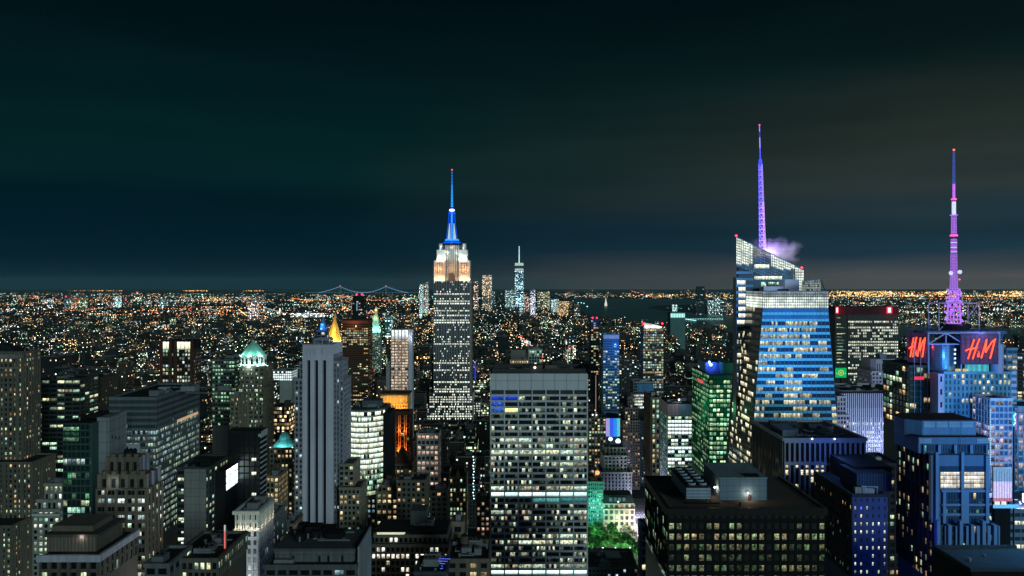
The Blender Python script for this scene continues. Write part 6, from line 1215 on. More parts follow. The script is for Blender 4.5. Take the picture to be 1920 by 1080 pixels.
far('office_tower', 'far square tower with yellowish lit floors under a lilac band', 1008, 1031, 546, 5300, (.12, .12, .08), .75, YEL, .75, pb=577, rowp=.5, nick='the yellowish square tower')
far('office_tower', 'far tower with a bluish lit lid right of the yellowish square tower', 1034, 1048, 561, 5400, (.08, .14, .16), .5, TEAL, .9, pb=585)
far('office_tower', 'far blunt tower with a pale green lit upper block', 1046, 1066, 565, 4800, (.12, .14, .10), .8, YEL, .7, pb=590, rowp=.5)
far('apartment_tower', 'slim far riverside tower tapering in steps, rightmost of the downtown cluster', 1078, 1088, 570, 4700, (.12, .1, .09), .6, MIXD, 1.0, pb=598)
far('apartment_tower', 'far pair-topped tower left of the blue-masted skyscraper, tallest of its neighbours', 786, 793, 532, 5600, (.1, .12, .12), .6, TEAL, 1.0, pb=580)
far('apartment_tower', 'far red-lit tower left of the blue-masted skyscraper', 796, 802, 529, 5500, (.1, .1, .1), .45, MIXD, 1.0, pb=585)
far('office_tower', 'dark far riverside tower with a flat top standing alone across the water', 1307, 1321, 537, 6300, (.02, .04, .05), .12, TEAL, 1.0, pb=590, D=45, nick='the lone riverside tower')
far('office_block', 'teal-lit slab in the middle distance right of the clock tower', 722, 733, 592, 2600, (.05, .2, .18), .5, TEAL, 1.0, pb=610)
far('apartment_tower', 'far slab bright with orange and white stripes, left of the small suspension bridge', 465, 481, 562, 4300, (.2, .14, .12), .75, ((1, .6, .4), (.8, .9, 1)), 1.2, pb=595, cw=7, D=30)
far('office_slab', 'long low far slab glowing white along its whole width', 545, 606, 587, 5300, (.3, .3, .3), .97, ((.75, .95, 1), (1, .95, .85)), 1.5, pb=594, rowp=.9, cw=9, D=25)
far('stone_tower', 'far tower with a small amber pyramid roof', 760, 768, 568, 4200, (.12, .08, .05), .4, WARM, 1.2, pb=590)
for i, (pa, pb4, py, la) in enumerate(((62, 68, 555, 'a red-tipped'), (88, 96, 560, 'a narrow'), (120, 128, 556, 'a crimson-edged'), (133, 141, 562, 'a dim'), (148, 160, 560, 'a broad'), (198, 208, 566, 'a bluish-white'), (212, 224, 556, 'a stout'), (231, 241, 562, 'a red-crowned'), (252, 262, 548, 'the tallest'), (270, 282, 553, 'a blue-lit'), (300, 312, 558, 'a teal'), (318, 330, 556, 'a pale'))):
    b = far('apartment_tower', '%s tower of the far cluster across the river at left, %s from the left' % (la, ('first', 'second', 'third', 'fourth', 'fifth', 'sixth', 'seventh', 'eighth', 'ninth', 'tenth', 'eleventh', 'twelfth')[i]), pa, pb4, py, 7600 + 100 * i, (.06, .08, .08), .5, (COOL, MIXD, TEAL, MIXD)[i % 4], 1.2, pb=590, cw=8, ch=7)
    if i in (0, 2, 7, 8): b.p('red_beacon').ball(X_((pa + pb4) / 2, 7600 + 100 * i), 7600 + 100 * i - 2, Z_(py, 7600 + 100 * i), 10, emit((1, .05, .12), 1.6), 6, 4); b.done()
for pa, pb4, py, Yq, ln in ((1262, 1270, 571, 6700, 'low pier-side block'), (1329, 1338, 563, 6500, 'green-lit block'), (1342, 1350, 558, 6600, 'tall teal block'), (1352, 1362, 564, 6450, 'stubby block'), (1364, 1374, 568, 6500, 'dim block')):
    far('apartment_tower', ln + ' across the water between the lone riverside tower and the sloped tower' if pa > 1300 else ln + ' across the water, left of the lone riverside tower', pa, pb4, py, Yq, (.05, .09, .09), .5, TEAL, 1.1, pb=592, cw=7, ch=6)
#@@PART5
# ================================================================== ground, water, streets
def gp(px, py, z=0.): Y = (CZ - z) * F / (py - EYE); return X_(px, Y), Y
m, gg = newmat('ground'); geo = gg.n('ShaderNodeNewGeometry').outputs['Position']
n = gg.noise(geo, .004, 4); finish(m, gg, gg.mix(gg.rng(n, .35, .65, 0, 1), (.010, .013, .014), (.035, .036, .034)), .9)
q = MB(); q.poly([(-30000, -600, 0), (30000, -600, 0), (30000, 33500, 0), (-30000, 33500, 0)], [(0, 1, 2, 3)], m); o = q.build('ground', kind='structure')
m, gg = newmat('water'); geo = gg.n('ShaderNodeNewGeometry').outputs['Position']
mp_ = gg.n('ShaderNodeMapping'); mp_.inputs['Scale'].default_value = (.02, .006, .02); gg.put(mp_.inputs[0], geo)
bmp = gg.n('ShaderNodeBump'); bmp.inputs['Strength'].default_value = .25; bmp.inputs['Distance'].default_value = 4; gg.put(bmp.inputs['Height'], gg.noise(mp_.outputs[0], 1.0, 4))
p = gg.n('ShaderNodeBsdfPrincipled'); p.inputs['Base Color'].default_value = (.05, .14, .16, 1); p.inputs['Roughness'].default_value = .32; gg.put(p.inputs['Normal'], bmp.outputs[0]); gg.put(gg.n('ShaderNodeOutputMaterial').inputs[0], p.outputs[0])
WATER = [[(1068, 559.5), (1200, 560), (1310, 562), (1380, 563), (1380, 572), (1300, 571), (1230, 573), (1215, 578), (1250, 583), (1330, 590), (1380, 593), (1450, 603), (1560, 606), (1700, 610), (1925, 616), (1925, 656), (1780, 650), (1700, 643), (1560, 634), (1460, 628), (1380, 624), (1300, 619), (1240, 614), (1180, 606), (1140, 600), (1100, 590), (1080, 576)],
         [(480, 544.4), (800, 544.2), (800, 550.), (700, 551), (560, 549.5)]]
for w_ in WATER:
    q = MB(); q.poly([(*gp(x, y), .6) for x, y in reversed(w_)], [tuple(range(len(w_)))], m); q.build('water', kind='structure')
def inpoly(px, py, P):
    r = False; j = len(P) - 1
    for i in range(len(P)):
        if (P[i][1] > py) != (P[j][1] > py) and px < (P[j][0] - P[i][0]) * (py - P[i][1]) / (P[j][1] - P[i][1]) + P[i][0]: r = not r
        j = i
    return r
def wet(px, py): return any(inpoly(px, py, P) for P in WATER)
# islets in the harbour
for (px, py, w, d) in ((1136, 574, 90, 60),):
    x, y = gp(px, py); q = MB(); q.cyl(x, y, w, 0, w * .9, 3, ROOF, 20); q.build('islet', kind='structure')
# avenue beside the park
AX0, AX1 = 134.0, 160.0
KEEP.append((1098, 1228, 9., 1050, 700))
m, gg = newmat('avenue'); geo = gg.n('ShaderNodeNewGeometry').outputs['Position']; s_ = gg.n('ShaderNodeSeparateXYZ'); gg.put(s_.inputs[0], geo)
lane = gg.m('LESS_THAN', gg.m('ABSOLUTE', gg.m('SUBTRACT', gg.m('FRACT', gg.m('DIVIDE', s_.outputs[0], 3.4)), .5)), .035); dash = gg.m('LESS_THAN', gg.m('FRACT', gg.m('DIVIDE', s_.outputs[1], 9.)), .4)
finish(m, gg, gg.mix(gg.m('MULTIPLY', lane, dash), gg.mix(gg.noise(geo, .3, 3), (.04, .04, .042), (.07, .07, .075)), (.7, .7, .7)), .6)
q = MB(); q.poly([(AX0, 200, .004), (AX1, 200, .004), (AX1, 960, .004), (AX0, 960, .004)], [(0, 1, 2, 3)], m); q.build('avenue', kind='structure')
pv_ = wall((.25, .25, .25), .9)
for xa in (AX0 - 5, AX1): q = MB(); q.box(xa, xa + 5, 200, 960, 0, .15, pv_); q.build('pavement', kind='structure')
q = MB(); q.poly([(40, 700, .004), (126, 700, .004), (126, 826, .004), (40, 826, .004)], [(0, 1, 2, 3)], wall((.05, .09, .03))); q.build('park_lawn', kind='structure')
# cars and lamps on the avenue
def car(x, y, c, tail, i, label):
    b = bpy.data.objects.new('car', None); col.objects.link(b); b.location = (x, y, 0); b['_at'] = (x, y, 0); b['label'] = label; b['category'] = 'car'; b['group'] = 'cars on the avenue'
    q = MB(); q.prism([(x - .9, y - 2.2), (x + .9, y - 2.2), (x + .9, y + 2.2), (x - .9, y + 2.2)], .35, .95, c, [(x - .88, y - 2.15), (x + .88, y - 2.15), (x + .88, y + 2.15), (x - .88, y + 2.15)]); q.prism([(x - .85, y - 1.3), (x + .85, y - 1.3), (x + .85, y + 1.2), (x - .85, y + 1.2)], .95, 1.5, DG, [(x - .65, y - .8), (x + .65, y - .8), (x + .65, y + .7), (x - .65, y + .7)]); q.build('body', b)
    for sx in (-1, 1):
        for sy in (-1.35, 1.35):
            q = MB(); q.bar((x + sx * .75, y + sy, .33), (x + sx * .95, y + sy, .33), .33, BLACK, 10); q.build('wheel', b)
        q = MB(); q.box(x + sx * .65 - .2, x + sx * .65 + .2, y - 2.3, y - 2.16, .55, .8, emit((1, .05, .03), 3) if tail else emit((1, .95, .85), 7)); q.build('tail_light' if tail else 'headlight', b)
k = 0
cw_ = [((.5, .5, .5), 'pale'), ((.6, .42, .05), 'yellow'), ((.02, .02, .02), 'black')]
order_ = ['first', 'second', 'third', 'fourth', 'fifth', 'sixth', 'seventh', 'eighth']
for lane_i, lx in enumerate((138.5, 147, 155.5)):
    for j in range(4):
        c_, cn = cw_[(j + lane_i) % 3]
        car(lx, 770 + j * 34 + lane_i * 9, wall(c_, .3), False, k, '%s car with headlights on, %s from the park end, %s lane of the lilac-lit avenue' % (cn, order_[j], ('left', 'middle', 'right')[lane_i])); k += 1
for i in range(8):
    y = 770 + (i // 2) * 40; x = AX0 - 2 if i % 2 == 0 else AX1 + 2
    b = Bld('street_lamp', '%s street lamp from the park end on the %s kerb of the lilac-lit avenue' % (order_[i // 2], 'left' if i % 2 == 0 else 'right'), x, y, cat='street lamp', group='street lamps along the avenue')
    sg = 1 if i % 2 == 0 else -1
    b.p('pole').bar((x, y, 0), (x, y, 8.5), .12, STEEL, 8); b.p('arm').bar((x, y, 8.5), (x + sg * 2.2, y, 9), .08, STEEL, 6); b.p('lamp_head').ball(x + sg * 2.3, y, 8.9, .45, emit((.85, .78, 1), 6), 8, 5); b.done()
    lamp('POINT', (x + sg * 2.3, y, 8.2), 9000, (.72, .66, 1), .4, name='street_lamp_light')
for (px, py, c_) in ((1206, 948, (.8, .75, 1)), (1210, 965, (.6, .6, 1)), (1206, 983, (1, .75, .7))):
    x, y = gp(px, py, 12); lamp('POINT', (x, y, 12), 60000, c_, .8, name='street_lamp_light')
# park trees: trunk, limbs and a crown of leaf clumps, under green light from the lawn
m, gg = newmat('leaf'); geo = gg.n('ShaderNodeNewGeometry').outputs['Position']; oi = gg.n('ShaderNodeObjectInfo').outputs['Random']
finish(m, gg, gg.mix(gg.rng(gg.noise(geo, .45, 3), .35, .65, 0, 1), (.025, .09, .03), (.07, .20, .05)), .7); LEAF = m; BARK = wall((.10, .08, .05))
def tree_meshes(seed, h, r):
    rr = random.Random(seed); tk = MB(); tk.cyl(0, 0, .45, 0, .28, h * .45, BARK, 8); cr_ = MB(); cs = []
    for i in range(11):
        a, e, l = rr.uniform(0, 2 * pi), rr.uniform(.25, 1.3), rr.uniform(.5, 1.) * r; tip = (cos(a) * cos(e) * l * 1.0, sin(a) * cos(e) * l, h * .45 + sin(e) * l * .95); tk.bar((0, 0, h * .4), tip, .12, BARK); cs.append((tip, rr.uniform(.26, .42) * r))
    for (c, rad) in cs:
        for j in range(115):
            d = Vector((rr.gauss(0, 1), rr.gauss(0, 1), rr.gauss(0, .8))).normalized() * rad * rr.uniform(.55, 1.08); p = Vector(c) + d
            u = Vector((rr.gauss(0, 1), rr.gauss(0, 1), rr.gauss(0, 1))).normalized(); w = u.orthogonal().normalized(); s_ = rr.uniform(.28, .6)
            cr_.poly([tuple(p - u * s_ - w * s_ * .6), tuple(p + u * s_ - w * s_ * .6), tuple(p + u * s_ + w * s_ * .6), tuple(p - u * s_ + w * s_ * .6)], [(0, 1, 2, 3)], LEAF)
    a = tk.build('trunk'); c = cr_.build('crown'); ma, mc = a.data, c.data; bpy.data.objects.remove(a); bpy.data.objects.remove(c); return ma, mc
TM = [tree_meshes(s, h, r) for s, h, r in ((1, 17, 8.), (2, 15, 7), (3, 19, 9))]
tp = [(80, 738), (107, 736), (120, 742), (72, 762), (80, 765), (92, 764), (104, 762), (116, 765), (76, 779), (88, 782), (112, 780), (80, 796), (91, 798), (103, 796), (116, 797), (86, 812), (102, 813)]
tn_ = ['front row', 'front row', 'front row', 'front row', 'second row', 'second row', 'second row', 'second row', 'middle row', 'middle row', 'middle row', 'fourth row', 'fourth row', 'fourth row', 'fourth row', 'back row', 'back row']; cnt_ = {}
for i, (x, y) in enumerate(tp):
    k_ = tn_[i]; cnt_[k_] = cnt_.get(k_, 0) + 1
    t = bpy.data.objects.new('park_tree', None); col.objects.link(t); t.location = (x, y, 0); t.rotation_euler = (0, 0, rnd() * 6); t['label'] = 'green-lit park tree, %s from the left in the %s beside the avenue' % (order_[cnt_[k_] - 1], k_); t['category'] = 'tree'; t['group'] = 'trees in the green-lit park'
    for nm, me in zip(('trunk', 'crown'), TM[i % 3]): c = bpy.data.objects.new(nm, me); col.objects.link(c); c.parent = t
for (x, y) in ((74, 728), (88, 728), (102, 728), (116, 729), (76, 752), (92, 753), (108, 752), (84, 774), (100, 772), (84, 789), (98, 789), (110, 789)):
    lamp('POINT', (x, y, 20 if y > 760 else 8), 5600, (.30, 1, .42), .4, name='park_lamp_light')
for i, (x, y) in enumerate(((76, 752), (80, 750), (86, 753), (92, 750), (98, 752), (105, 751), (112, 753))):
    b = Bld('park_lamp', 'white globe lamp on the lawn of the green-lit park, %s from the left' % order_[i], x, y, cat='lamp', group='globe lamps in the park'); b.p('pole').bar((x, y, 0), (x, y, 8), .12, STEEL, 6); b.p('globe').ball(x, y, 9, .75, emit(((1, .95, .85), (1, .8, 1), (.9, 1, .9))[i % 3], 4.5), 8, 6); b.done()
    lamp('POINT', (x, y + 1, 10), 1500, (.6, 1, .7), .4, name='park_lamp_light')
b = std('low_building', 'dark low roof with a grey plant box between the big banded slab and the park', 1103, 1196, 1066, 640, 45, ST((.04, .05, .055), p=.1, lit=L_mix, fh=4, bw=3), pb=1085, nick='the dark roof before the park', units=6); b.p('plant_box').box(X_(1135, 660), X_(1162, 660), 650, 668, Z_(1058, 640), Z_(1046, 650), wall((.14, .17, .18))); b.done()

# ================================================================== bridges and statue
def bridge(name, label, Y, towers, ends, ztow, zdeck, cablec, rtow, nick=None, s=1.0, r=3.):
    b = Bld(name, label, X_(towers[0], Y), Y, cat='bridge', nick=None); cm_ = emit(cablec, s)
    tx = [X_(t, Y) for t in towers]; ex = [X_(t, Y) for t in ends]
    b.p('deck').box(ex[0], ex[1], Y - 12, Y + 12, zdeck - 5, zdeck, wall((.15, .17, .18)))
    n = int((ex[1] - ex[0]) / 70)
    for i in range(n): b.p('deck_light').octa(ex[0] + 70 * i, Y - 13, zdeck + 4, r * 1.1, emit(cablec, s * 1.1))
    for t in tx:
        for sg in (-1, 1): b.p('tower').box(t - r * 1.6, t + r * 1.6, Y + sg * 12 - 3, Y + sg * 12 + 3, 0, ztow, wall((.2, .22, .24)))
        b.p('tower').box(t - r * 1.6, t + r * 1.6, Y - 9, Y + 9, ztow - 8, ztow - 2, wall((.2, .22, .24))); b.p('red_beacon').octa(t, Y - 10, ztow + r * 1.5, r * 1.8, emit((1, .1, .15), 1.4))
    def cable(xa, za, xb, zb, sag):
        pts = []
        for i in range(21): u = i / 20; pts.append((xa + (xb - xa) * u, Y - 12, za + (zb - za) * u - sag * 4 * u * (1 - u)))
        for a_, b_ in zip(pts, pts[1:]): b.p('cable').bar(a_, b_, r * .75, cm_)
    if len(tx) == 2: cable(tx[0], ztow, tx[1], ztow, ztow - zdeck - 8)
    cable(tx[0], ztow, tx[0] - (tx[1] - tx[0]) * .48 if len(tx) > 1 else ex[0], zdeck, (ztow - zdeck) * .1)
    cable(tx[-1], ztow, tx[-1] + (tx[1] - tx[0]) * .48 if len(tx) > 1 else ex[1], zdeck, (ztow - zdeck) * .1)
    KEEP.append((min(towers) - 25, max(towers) + 25, 0, EYE - (zdeck - CZ) * F / Y + 1, Y)); b.done()
bridge('suspension_bridge', 'great far suspension bridge on the horizon with two red-tipped towers and blue cables', 17500, (638, 724), (575, 800), Z_(537, 17500), Z_(549, 17500), (.25, .50, .85), 1, s=.62, r=9)
bridge('suspension_bridge', 'small suspension bridge with pale beaded cables at left, nearer than the horizon bridge', 6800, (393, 500), (360, 545), Z_(578, 6800), Z_(589, 6800), (.55, .85, .75), 1, s=.7, r=3.2)
Y = 9000; x, y = gp(1136, 574); b = Bld('statue', 'small floodlit statue on a pedestal on the harbour islet', x, y, cat='statue'); sg_ = emit((.75, 1, .9), .9)  # floodlighting put into figure and pedestal as their own glow
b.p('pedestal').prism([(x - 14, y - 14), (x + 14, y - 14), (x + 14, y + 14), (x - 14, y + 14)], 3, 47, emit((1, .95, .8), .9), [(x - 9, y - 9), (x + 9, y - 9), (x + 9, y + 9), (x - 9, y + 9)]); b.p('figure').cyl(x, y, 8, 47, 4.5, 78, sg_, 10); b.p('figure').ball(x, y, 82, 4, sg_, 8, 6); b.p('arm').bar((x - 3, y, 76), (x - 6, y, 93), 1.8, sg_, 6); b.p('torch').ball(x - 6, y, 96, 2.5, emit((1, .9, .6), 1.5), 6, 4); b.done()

# ================================================================== the many smaller buildings of the grid
CM = [city((0.043, 0.038, 0.031), 3.4, 3.5, .46, .50, .20, .05, COOL, 1.3), city((0.028, 0.032, 0.034), 3.0, 3.7, .60, .52, .20, .10, WHITE, 1.15), city((0.055, 0.054, 0.048), 3.8, 3.6, .42, .48, .18, .04, WARM, 1.4), city((0.035, 0.024, 0.020), 3.3, 3.4, .45, .5, .16, .03, MIXD, 1.4), city((0.015, 0.027, 0.031), 2.4, 3.9, .86, .62, .26, .16, COOL, .9), city((0.065, 0.070, 0.070), 4.2, 3.6, .5, .5, .22, .04, MIXD, 1.2), city((.034, .040, .038), 4.6, 3.9, .5, .5, .15, .03, COOL, 2.5), city((.040, .034, .028), 4.6, 3.8, .5, .5, .15, .03, WARM, 2.5), city((.030, .038, .042), 5.0, 4.0, .5, .5, .16, .04, MIXD, 2.5)]
CN = ['brown brick', 'grey', 'tan stone', 'dark red brick', 'dark glass', 'pale stone', 'dark', 'brown', 'blackish']; CK = ['brick_building', 'office_block', 'stone_building', 'brick_building', 'glass_building', 'stone_building', 'apartment_building', 'apartment_building', 'office_block']
lots = []; rg = random.Random(11)
def cap(px0, px1, Y):
    top = 540.
    for a, c, t, pb, yk in KEEP:
        if yk > Y and px1 > a - 1 and px0 < c + 1: top = max(top, pb)
    return top
AVE = [-1000, -720, -560, -440, -310, -175, 147, 390, 640, 900, 1150, 1400]
Y = 600.
while Y < 5200:
    for half in (0, 1):
        ya = Y + 9 + half * 31; yb = ya + 29
        wmax = Y * .67 + 90; x = -wmax
        while x < wmax:
            far_ = Y > 2400; w = rg.uniform(13, 34) * (1.25 if far_ else 1); gapw = rg.choice((0.3, .3, .3, 5.))
            x0, x1 = x, x + w; x = x1 + gapw
            hit = next((a for a in AVE if x0 < a + 14 and x1 > a - 14), None)
            if hit is not None and Y < 2600: x = hit + 14; continue
            if any(x0 < f[1] and x1 > f[0] and ya < f[3] and yb > f[2] for f in FOOT): continue
            if 20 < x0 < 130 and 590 < Y < 830: continue
            p0, p1 = 960 + x0 * F / ya, 960 + x1 * F / ya; pm = (p0 + p1) / 2; pyg = EYE + CZ * F / yb
            if wet(pm, pyg) or wet(pm, EYE + (CZ - 30) * F / yb): continue
            # right bank of the island ends at the river, left edge at the other river
            if Y > 1700 and wet(max(pm - 70, 1000), pyg): continue
            t = rg.random()
            base = 60 if Y < 1500 else 42 if Y < 2500 else 26
            h = base * (.45 + 1.1 * t) + (rg.random() < .13) * rg.uniform(20, 60 if Y < 1500 else 45)
            if Y > 4000 and 860 < pm < 1090: h += rg.uniform(0, 70)
            gl = 755 if Y < 700 else 705 if Y < 900 else 668 if Y < 1300 else 628 if Y < 2000 else 603 if Y < 3000 else 585 if Y < 4200 else 574
            z = min(h, Z_(gl + rg.uniform(0, 18), ya), Z_(cap(p0, p1, ya) + 1, ya))
            if z < 9: continue
            lots.append([x0, x1, ya, yb, z, rg.randrange(6) if Y < 1900 else 6 + rg.randrange(3)])
    Y += 76
# visible part of each, front to back, against a skyline (buildings all reach the ground)
sky = [1080.] * 1921
ev = [(f[2] + 4, None, f) for f in FOOT] + [(l[2], l, None) for l in lots]; ev.sort(key=lambda e: e[0])
tops = {}
for a, c, t, pb, yk in KEEP: tops.setdefault(round(yk), []).append((a, c, t))
done_k = set(); info = []
for yv, l, f in ev:
    for yk in [k for k in tops if k <= yv and k not in done_k]:
        done_k.add(yk)
        for a, c, t in tops[yk]:
            if t < 10: continue
            for p in range(max(0, int(a)), min(1920, int(c)) + 1): sky[p] = min(sky[p], t)
    if l is None: continue
    x0, x1, ya, yb, z, mi = l; t = EYE - (z - CZ) * F / ya; tb = EYE - (z - CZ) * F / yb
    p0, p1 = 960 + x0 * F / ya, 960 + x1 * F / ya; vis = 0; sx = sy = 0.
    for p in range(max(0, int(p0)), min(1920, int(p1)) + 1):
        d = sky[p] - min(t, tb)
        if d > 0: vis += d; sx += p * d; sy += (min(t, tb) + d / 2) * d; sky[p] = min(t, tb)
    info.append((vis, l, (sx / vis, sy / vis) if vis else (0, 0)))
info.sort(key=lambda e: -e[0])
NIND = 270
mass = MB(); mass.uv = []
names_ = []
for k, (vis, l, c) in enumerate(info):
    x0, x1, ya, yb, z, mi = l
    if k >= NIND or vis < 12:
        if vis > 0 or k < 1400: fbox(mass, x0, x1, ya, yb, 0, z, CM[mi])
        continue
    root = bpy.data.objects.new(CK[mi], None); col.objects.link(root); bx, by = (x0 + x1) / 2, (ya + yb) / 2; root.location = (bx, by, 0); root['_at'] = (bx, by, 0)
    m = MB(); m.uv = []; w, d = x1 - x0, yb - ya; feat = ''
    tier = rg.random() < .35 and z > 45 and w > 16; glz = mi in (1, 4)
    if tier:
        zz = z * rg.uniform(.70, .88); fbox(m, x0, x1, ya, yb, 0, zz, CM[mi]); fbox(m, x0 + w * .16, x1 - w * .16, ya + 3, yb - 4, zz, z, CM[mi]); rx0, rx1, ry0, ry1 = x0 + w * .2, x1 - w * .2, ya + 4, yb - 5
    else: fbox(m, x0, x1, ya, yb, 0, z, CM[mi]); rx0, rx1, ry0, ry1 = x0 + 1, x1 - 1, ya + 1, yb - 1
    m.build('wall', root)
    r_ = MB(); pc = wall((.14, .13, .12)) if not glz else wall((.10, .11, .12))
    xa, xb, yy0, yy1 = (rx0 - 1, rx1 + 1, ry0 - 1, ry1 + 1)
    for q in ((xa, xb, yy0, yy0 + .5), (xa, xb, yy1 - .5, yy1), (xa, xa + .5, yy0 + .5, yy1 - .5), (xb - .5, xb, yy0 + .5, yy1 - .5)): r_.box(*q, z - .05, z + 1.1, pc)
    r_.build('parapet', root)
    h_ = MB(); a = rg.uniform(rx0, max(rx0 + .1, rx1 - 7)); h_.box(a, min(a + rg.uniform(4, 8), rx1), ry0 + d * .3, ry0 + d * .55, z, z + rg.uniform(2.5, 5), wall((.09, .085, .08))); h_.build('bulkhead', root)
    if not glz and ya < 1800 and rg.random() < .6: water_tank(root, rg.uniform(rx0 + 3, rx1 - 3), rg.uniform(ry0 + 3, ry0 + 8), z, 1.9); feat = ' with a water tank'
    elif tier: feat = ' with a set-back top'
    elif ya < 1500: u_ = MB(); u_.box(rx0 + w * .3, rx0 + w * .3 + 3, ry0 + 3, ry0 + 6, z, z + 1.6, STEEL); u_.build('roof_unit', root); feat = ' with a flat roof'
    wd = 'narrow ' if w < 19 else 'wide ' if w > 29 else ''; ht = 'low ' if z < 40 else 'tall ' if z > 85 else ''
    # nearest modelled landmark in words
    nk = min(NICK, key=lambda n_: abs(n_[0] - c[0]) + .35 * abs(n_[1] + 25 - c[1])); dx = c[0] - nk[0]
    rel = ('left of ' if dx < -14 else 'right of ' if dx > 14 else ('behind and above ' if c[1] < nk[1] else 'below the top of ')) + nk[3]
    dist = 'near' if ya < 900 else 'mid-distance' if ya < 1700 else 'far'
    root['category'] = 'building'; root['group'] = 'smaller buildings filling the street grid'
    names_.append([root, dist, wd + ht + CN[mi] + ' block' + feat, rel, c])
# labels: where two would read the same, say which one counting across the photograph
byl = {}
for e in names_: byl.setdefault((e[1], e[2], e[3]), []).append(e)
ORD = ['first', 'second', 'third', 'fourth', 'fifth', 'sixth', 'seventh', 'eighth', 'ninth']
for (a, b_, c_), es in byl.items():
    es.sort(key=lambda e: e[4][0])
    for i, e in enumerate(es):
        s_ = a + ' ' + b_ + ' ' + c_
        if len(es) > 1: s_ = (('leftmost ' if i == 0 else 'rightmost ') if len(es) == 2 or i in (0, len(es) - 1) else ORD[i] + ' from left ') + s_
        if len(s_.split()) > 16: s_ = s_.replace(a + ' ', '', 1)
        if len(s_.split()) > 16: s_ = s_.replace(' block with', ' with')
        if len(s_.split()) > 16: s_ = s_.replace(' the top of', '')
        if len(s_.split()) > 16: s_ = s_.replace(' and above', '').replace('with a set-back top', 'stepped')
        if len(s_.split()) > 16: s_ = s_.replace('narrow ', '').replace('wide ', '')
        if len(s_.split()) > 16: s_ = s_.replace(' stepped', '').replace(' with a flat roof', '').replace(' with a water tank', '')
        e[0]['label'] = s_
mass.build('distant_city', kind='stuff')['label'] = 'dark mass of small distant buildings speckled with lit windows'
# far boroughs and the other shore: one low mass
FM = [city((.014, .016, .016), 11, 8, .5, .5, .15, .02, MIXD, 3.2), city((.014, .017, .018), 12, 9, .5, .5, .15, .02, ((1, .45, .16), (1, .8, .5)), 3.2), city((.014, .018, .02), 12, 9, .5, .5, .15, .02, TEAL, 3.2)]
mass = MB(); mass.uv = []
for i in range(5200):
    t = rg.random(); Yq = 5200 + 15000 * t ** 1.5; px = rg.uniform(-30, 1950); x = X_(px, Yq); py = EYE + CZ * F / Yq
    if wet(px, py) or wet(px, py - 2.5) or 1068 < px < 1560 and py > 575: continue
    w = rg.uniform(25, 80); h = rg.uniform(8, 22) + (rg.random() < .06) * rg.uniform(10, 50)
    h = min(h, Z_(548, Yq)) if Z_(548, Yq) > 8 else 8
    fbox(mass, x, x + w, Yq, Yq + rg.uniform(25, 60), 0, h, rg.choice(FM))
mass.build('far_boroughs', kind='stuff')['label'] = 'low far boroughs across the rivers, a field of tiny lights'
# ================================================================== street lights, lamps and lit signs of the distance
PAL = {'o': emit((1, .36, .10), 3.10), 'w': emit((1, .80, .50), 2.97), 'c': emit((.42, 1, .92), 2.70), 'r': emit((1, .08, .10), 2.56), 'g': emit((.20, 1, .60), 2.03), 'b': emit((.25, .45, 1), 2.56), 'y': emit((1, .62, .18), 3.24), 'h': emit((.9, 1, 1), 6.08)}
lg = MB()
CG = [[rg.random() for _ in range(40)] for _ in range(60)]
def clus(px, py):
    u, v = (px % 1950) / 52., (py - 540) / 9.; i, j = int(u), int(v); fu, fv = u - i, v - j; fu = fu * fu * (3 - 2 * fu); fv = fv * fv * (3 - 2 * fv)
    gq = lambda a, b_: CG[a % 60][b_ % 40]
    return (gq(i, j) * (1 - fu) + gq(i + 1, j) * fu) * (1 - fv) + (gq(i, j + 1) * (1 - fu) + gq(i + 1, j + 1) * fu) * fv
def dots(n, p0, p1, y0, y1, pal, rmin, rmax, zlo=12, zhi=30, ypow=1.):
    for i in range(n):
        px = rg.uniform(p0, p1); py = y0 + (y1 - y0) * rg.random() ** ypow; zl = rg.uniform(zlo, zhi); Yq = (CZ - zl) * F / (py - EYE)
        if wet(px, EYE + CZ * F / Yq) or rg.random() > .08 + 1.5 * max(0, clus(px, py) - .22): continue
        r = (rmin + (rmax * 1.25 - rmin) * rg.random() ** 2.2) * (1.9 if rg.random() < .06 else 1); lg.octa(X_(px, Yq), Yq, zl, .88 * r * Yq / F, PAL[rg.choice(pal)])
# right: the blazing horizon
dots(900, 1555, 1925, 545.5, 549.5, 'yyyow', .35, .8); dots(1700, 1555, 1925, 548, 556, 'yyyyow', .4, 1.1); dots(650, 1555, 1925, 556, 575, 'owcgw', .3, .7); dots(1100, 1560, 1925, 572, 606, 'cwgwcwo', .35, .8, ypow=.8)
dots(260, 1060, 1380, 544.5, 549, 'wor', .3, .55); dots(800, 1120, 1380, 551, 557, 'yoyw', .4, .9); dots(330, 1060, 1130, 550, 559, 'ocwwr', .35, .7); dots(300, 1150, 1380, 559, 562.5, 'wcw', .4, .7)
dots(130, 1200, 1380, 576, 590, 'cccgb', .35, .65); dots(190, 1260, 1380, 596, 604, 'cwgcc', .4, .8)
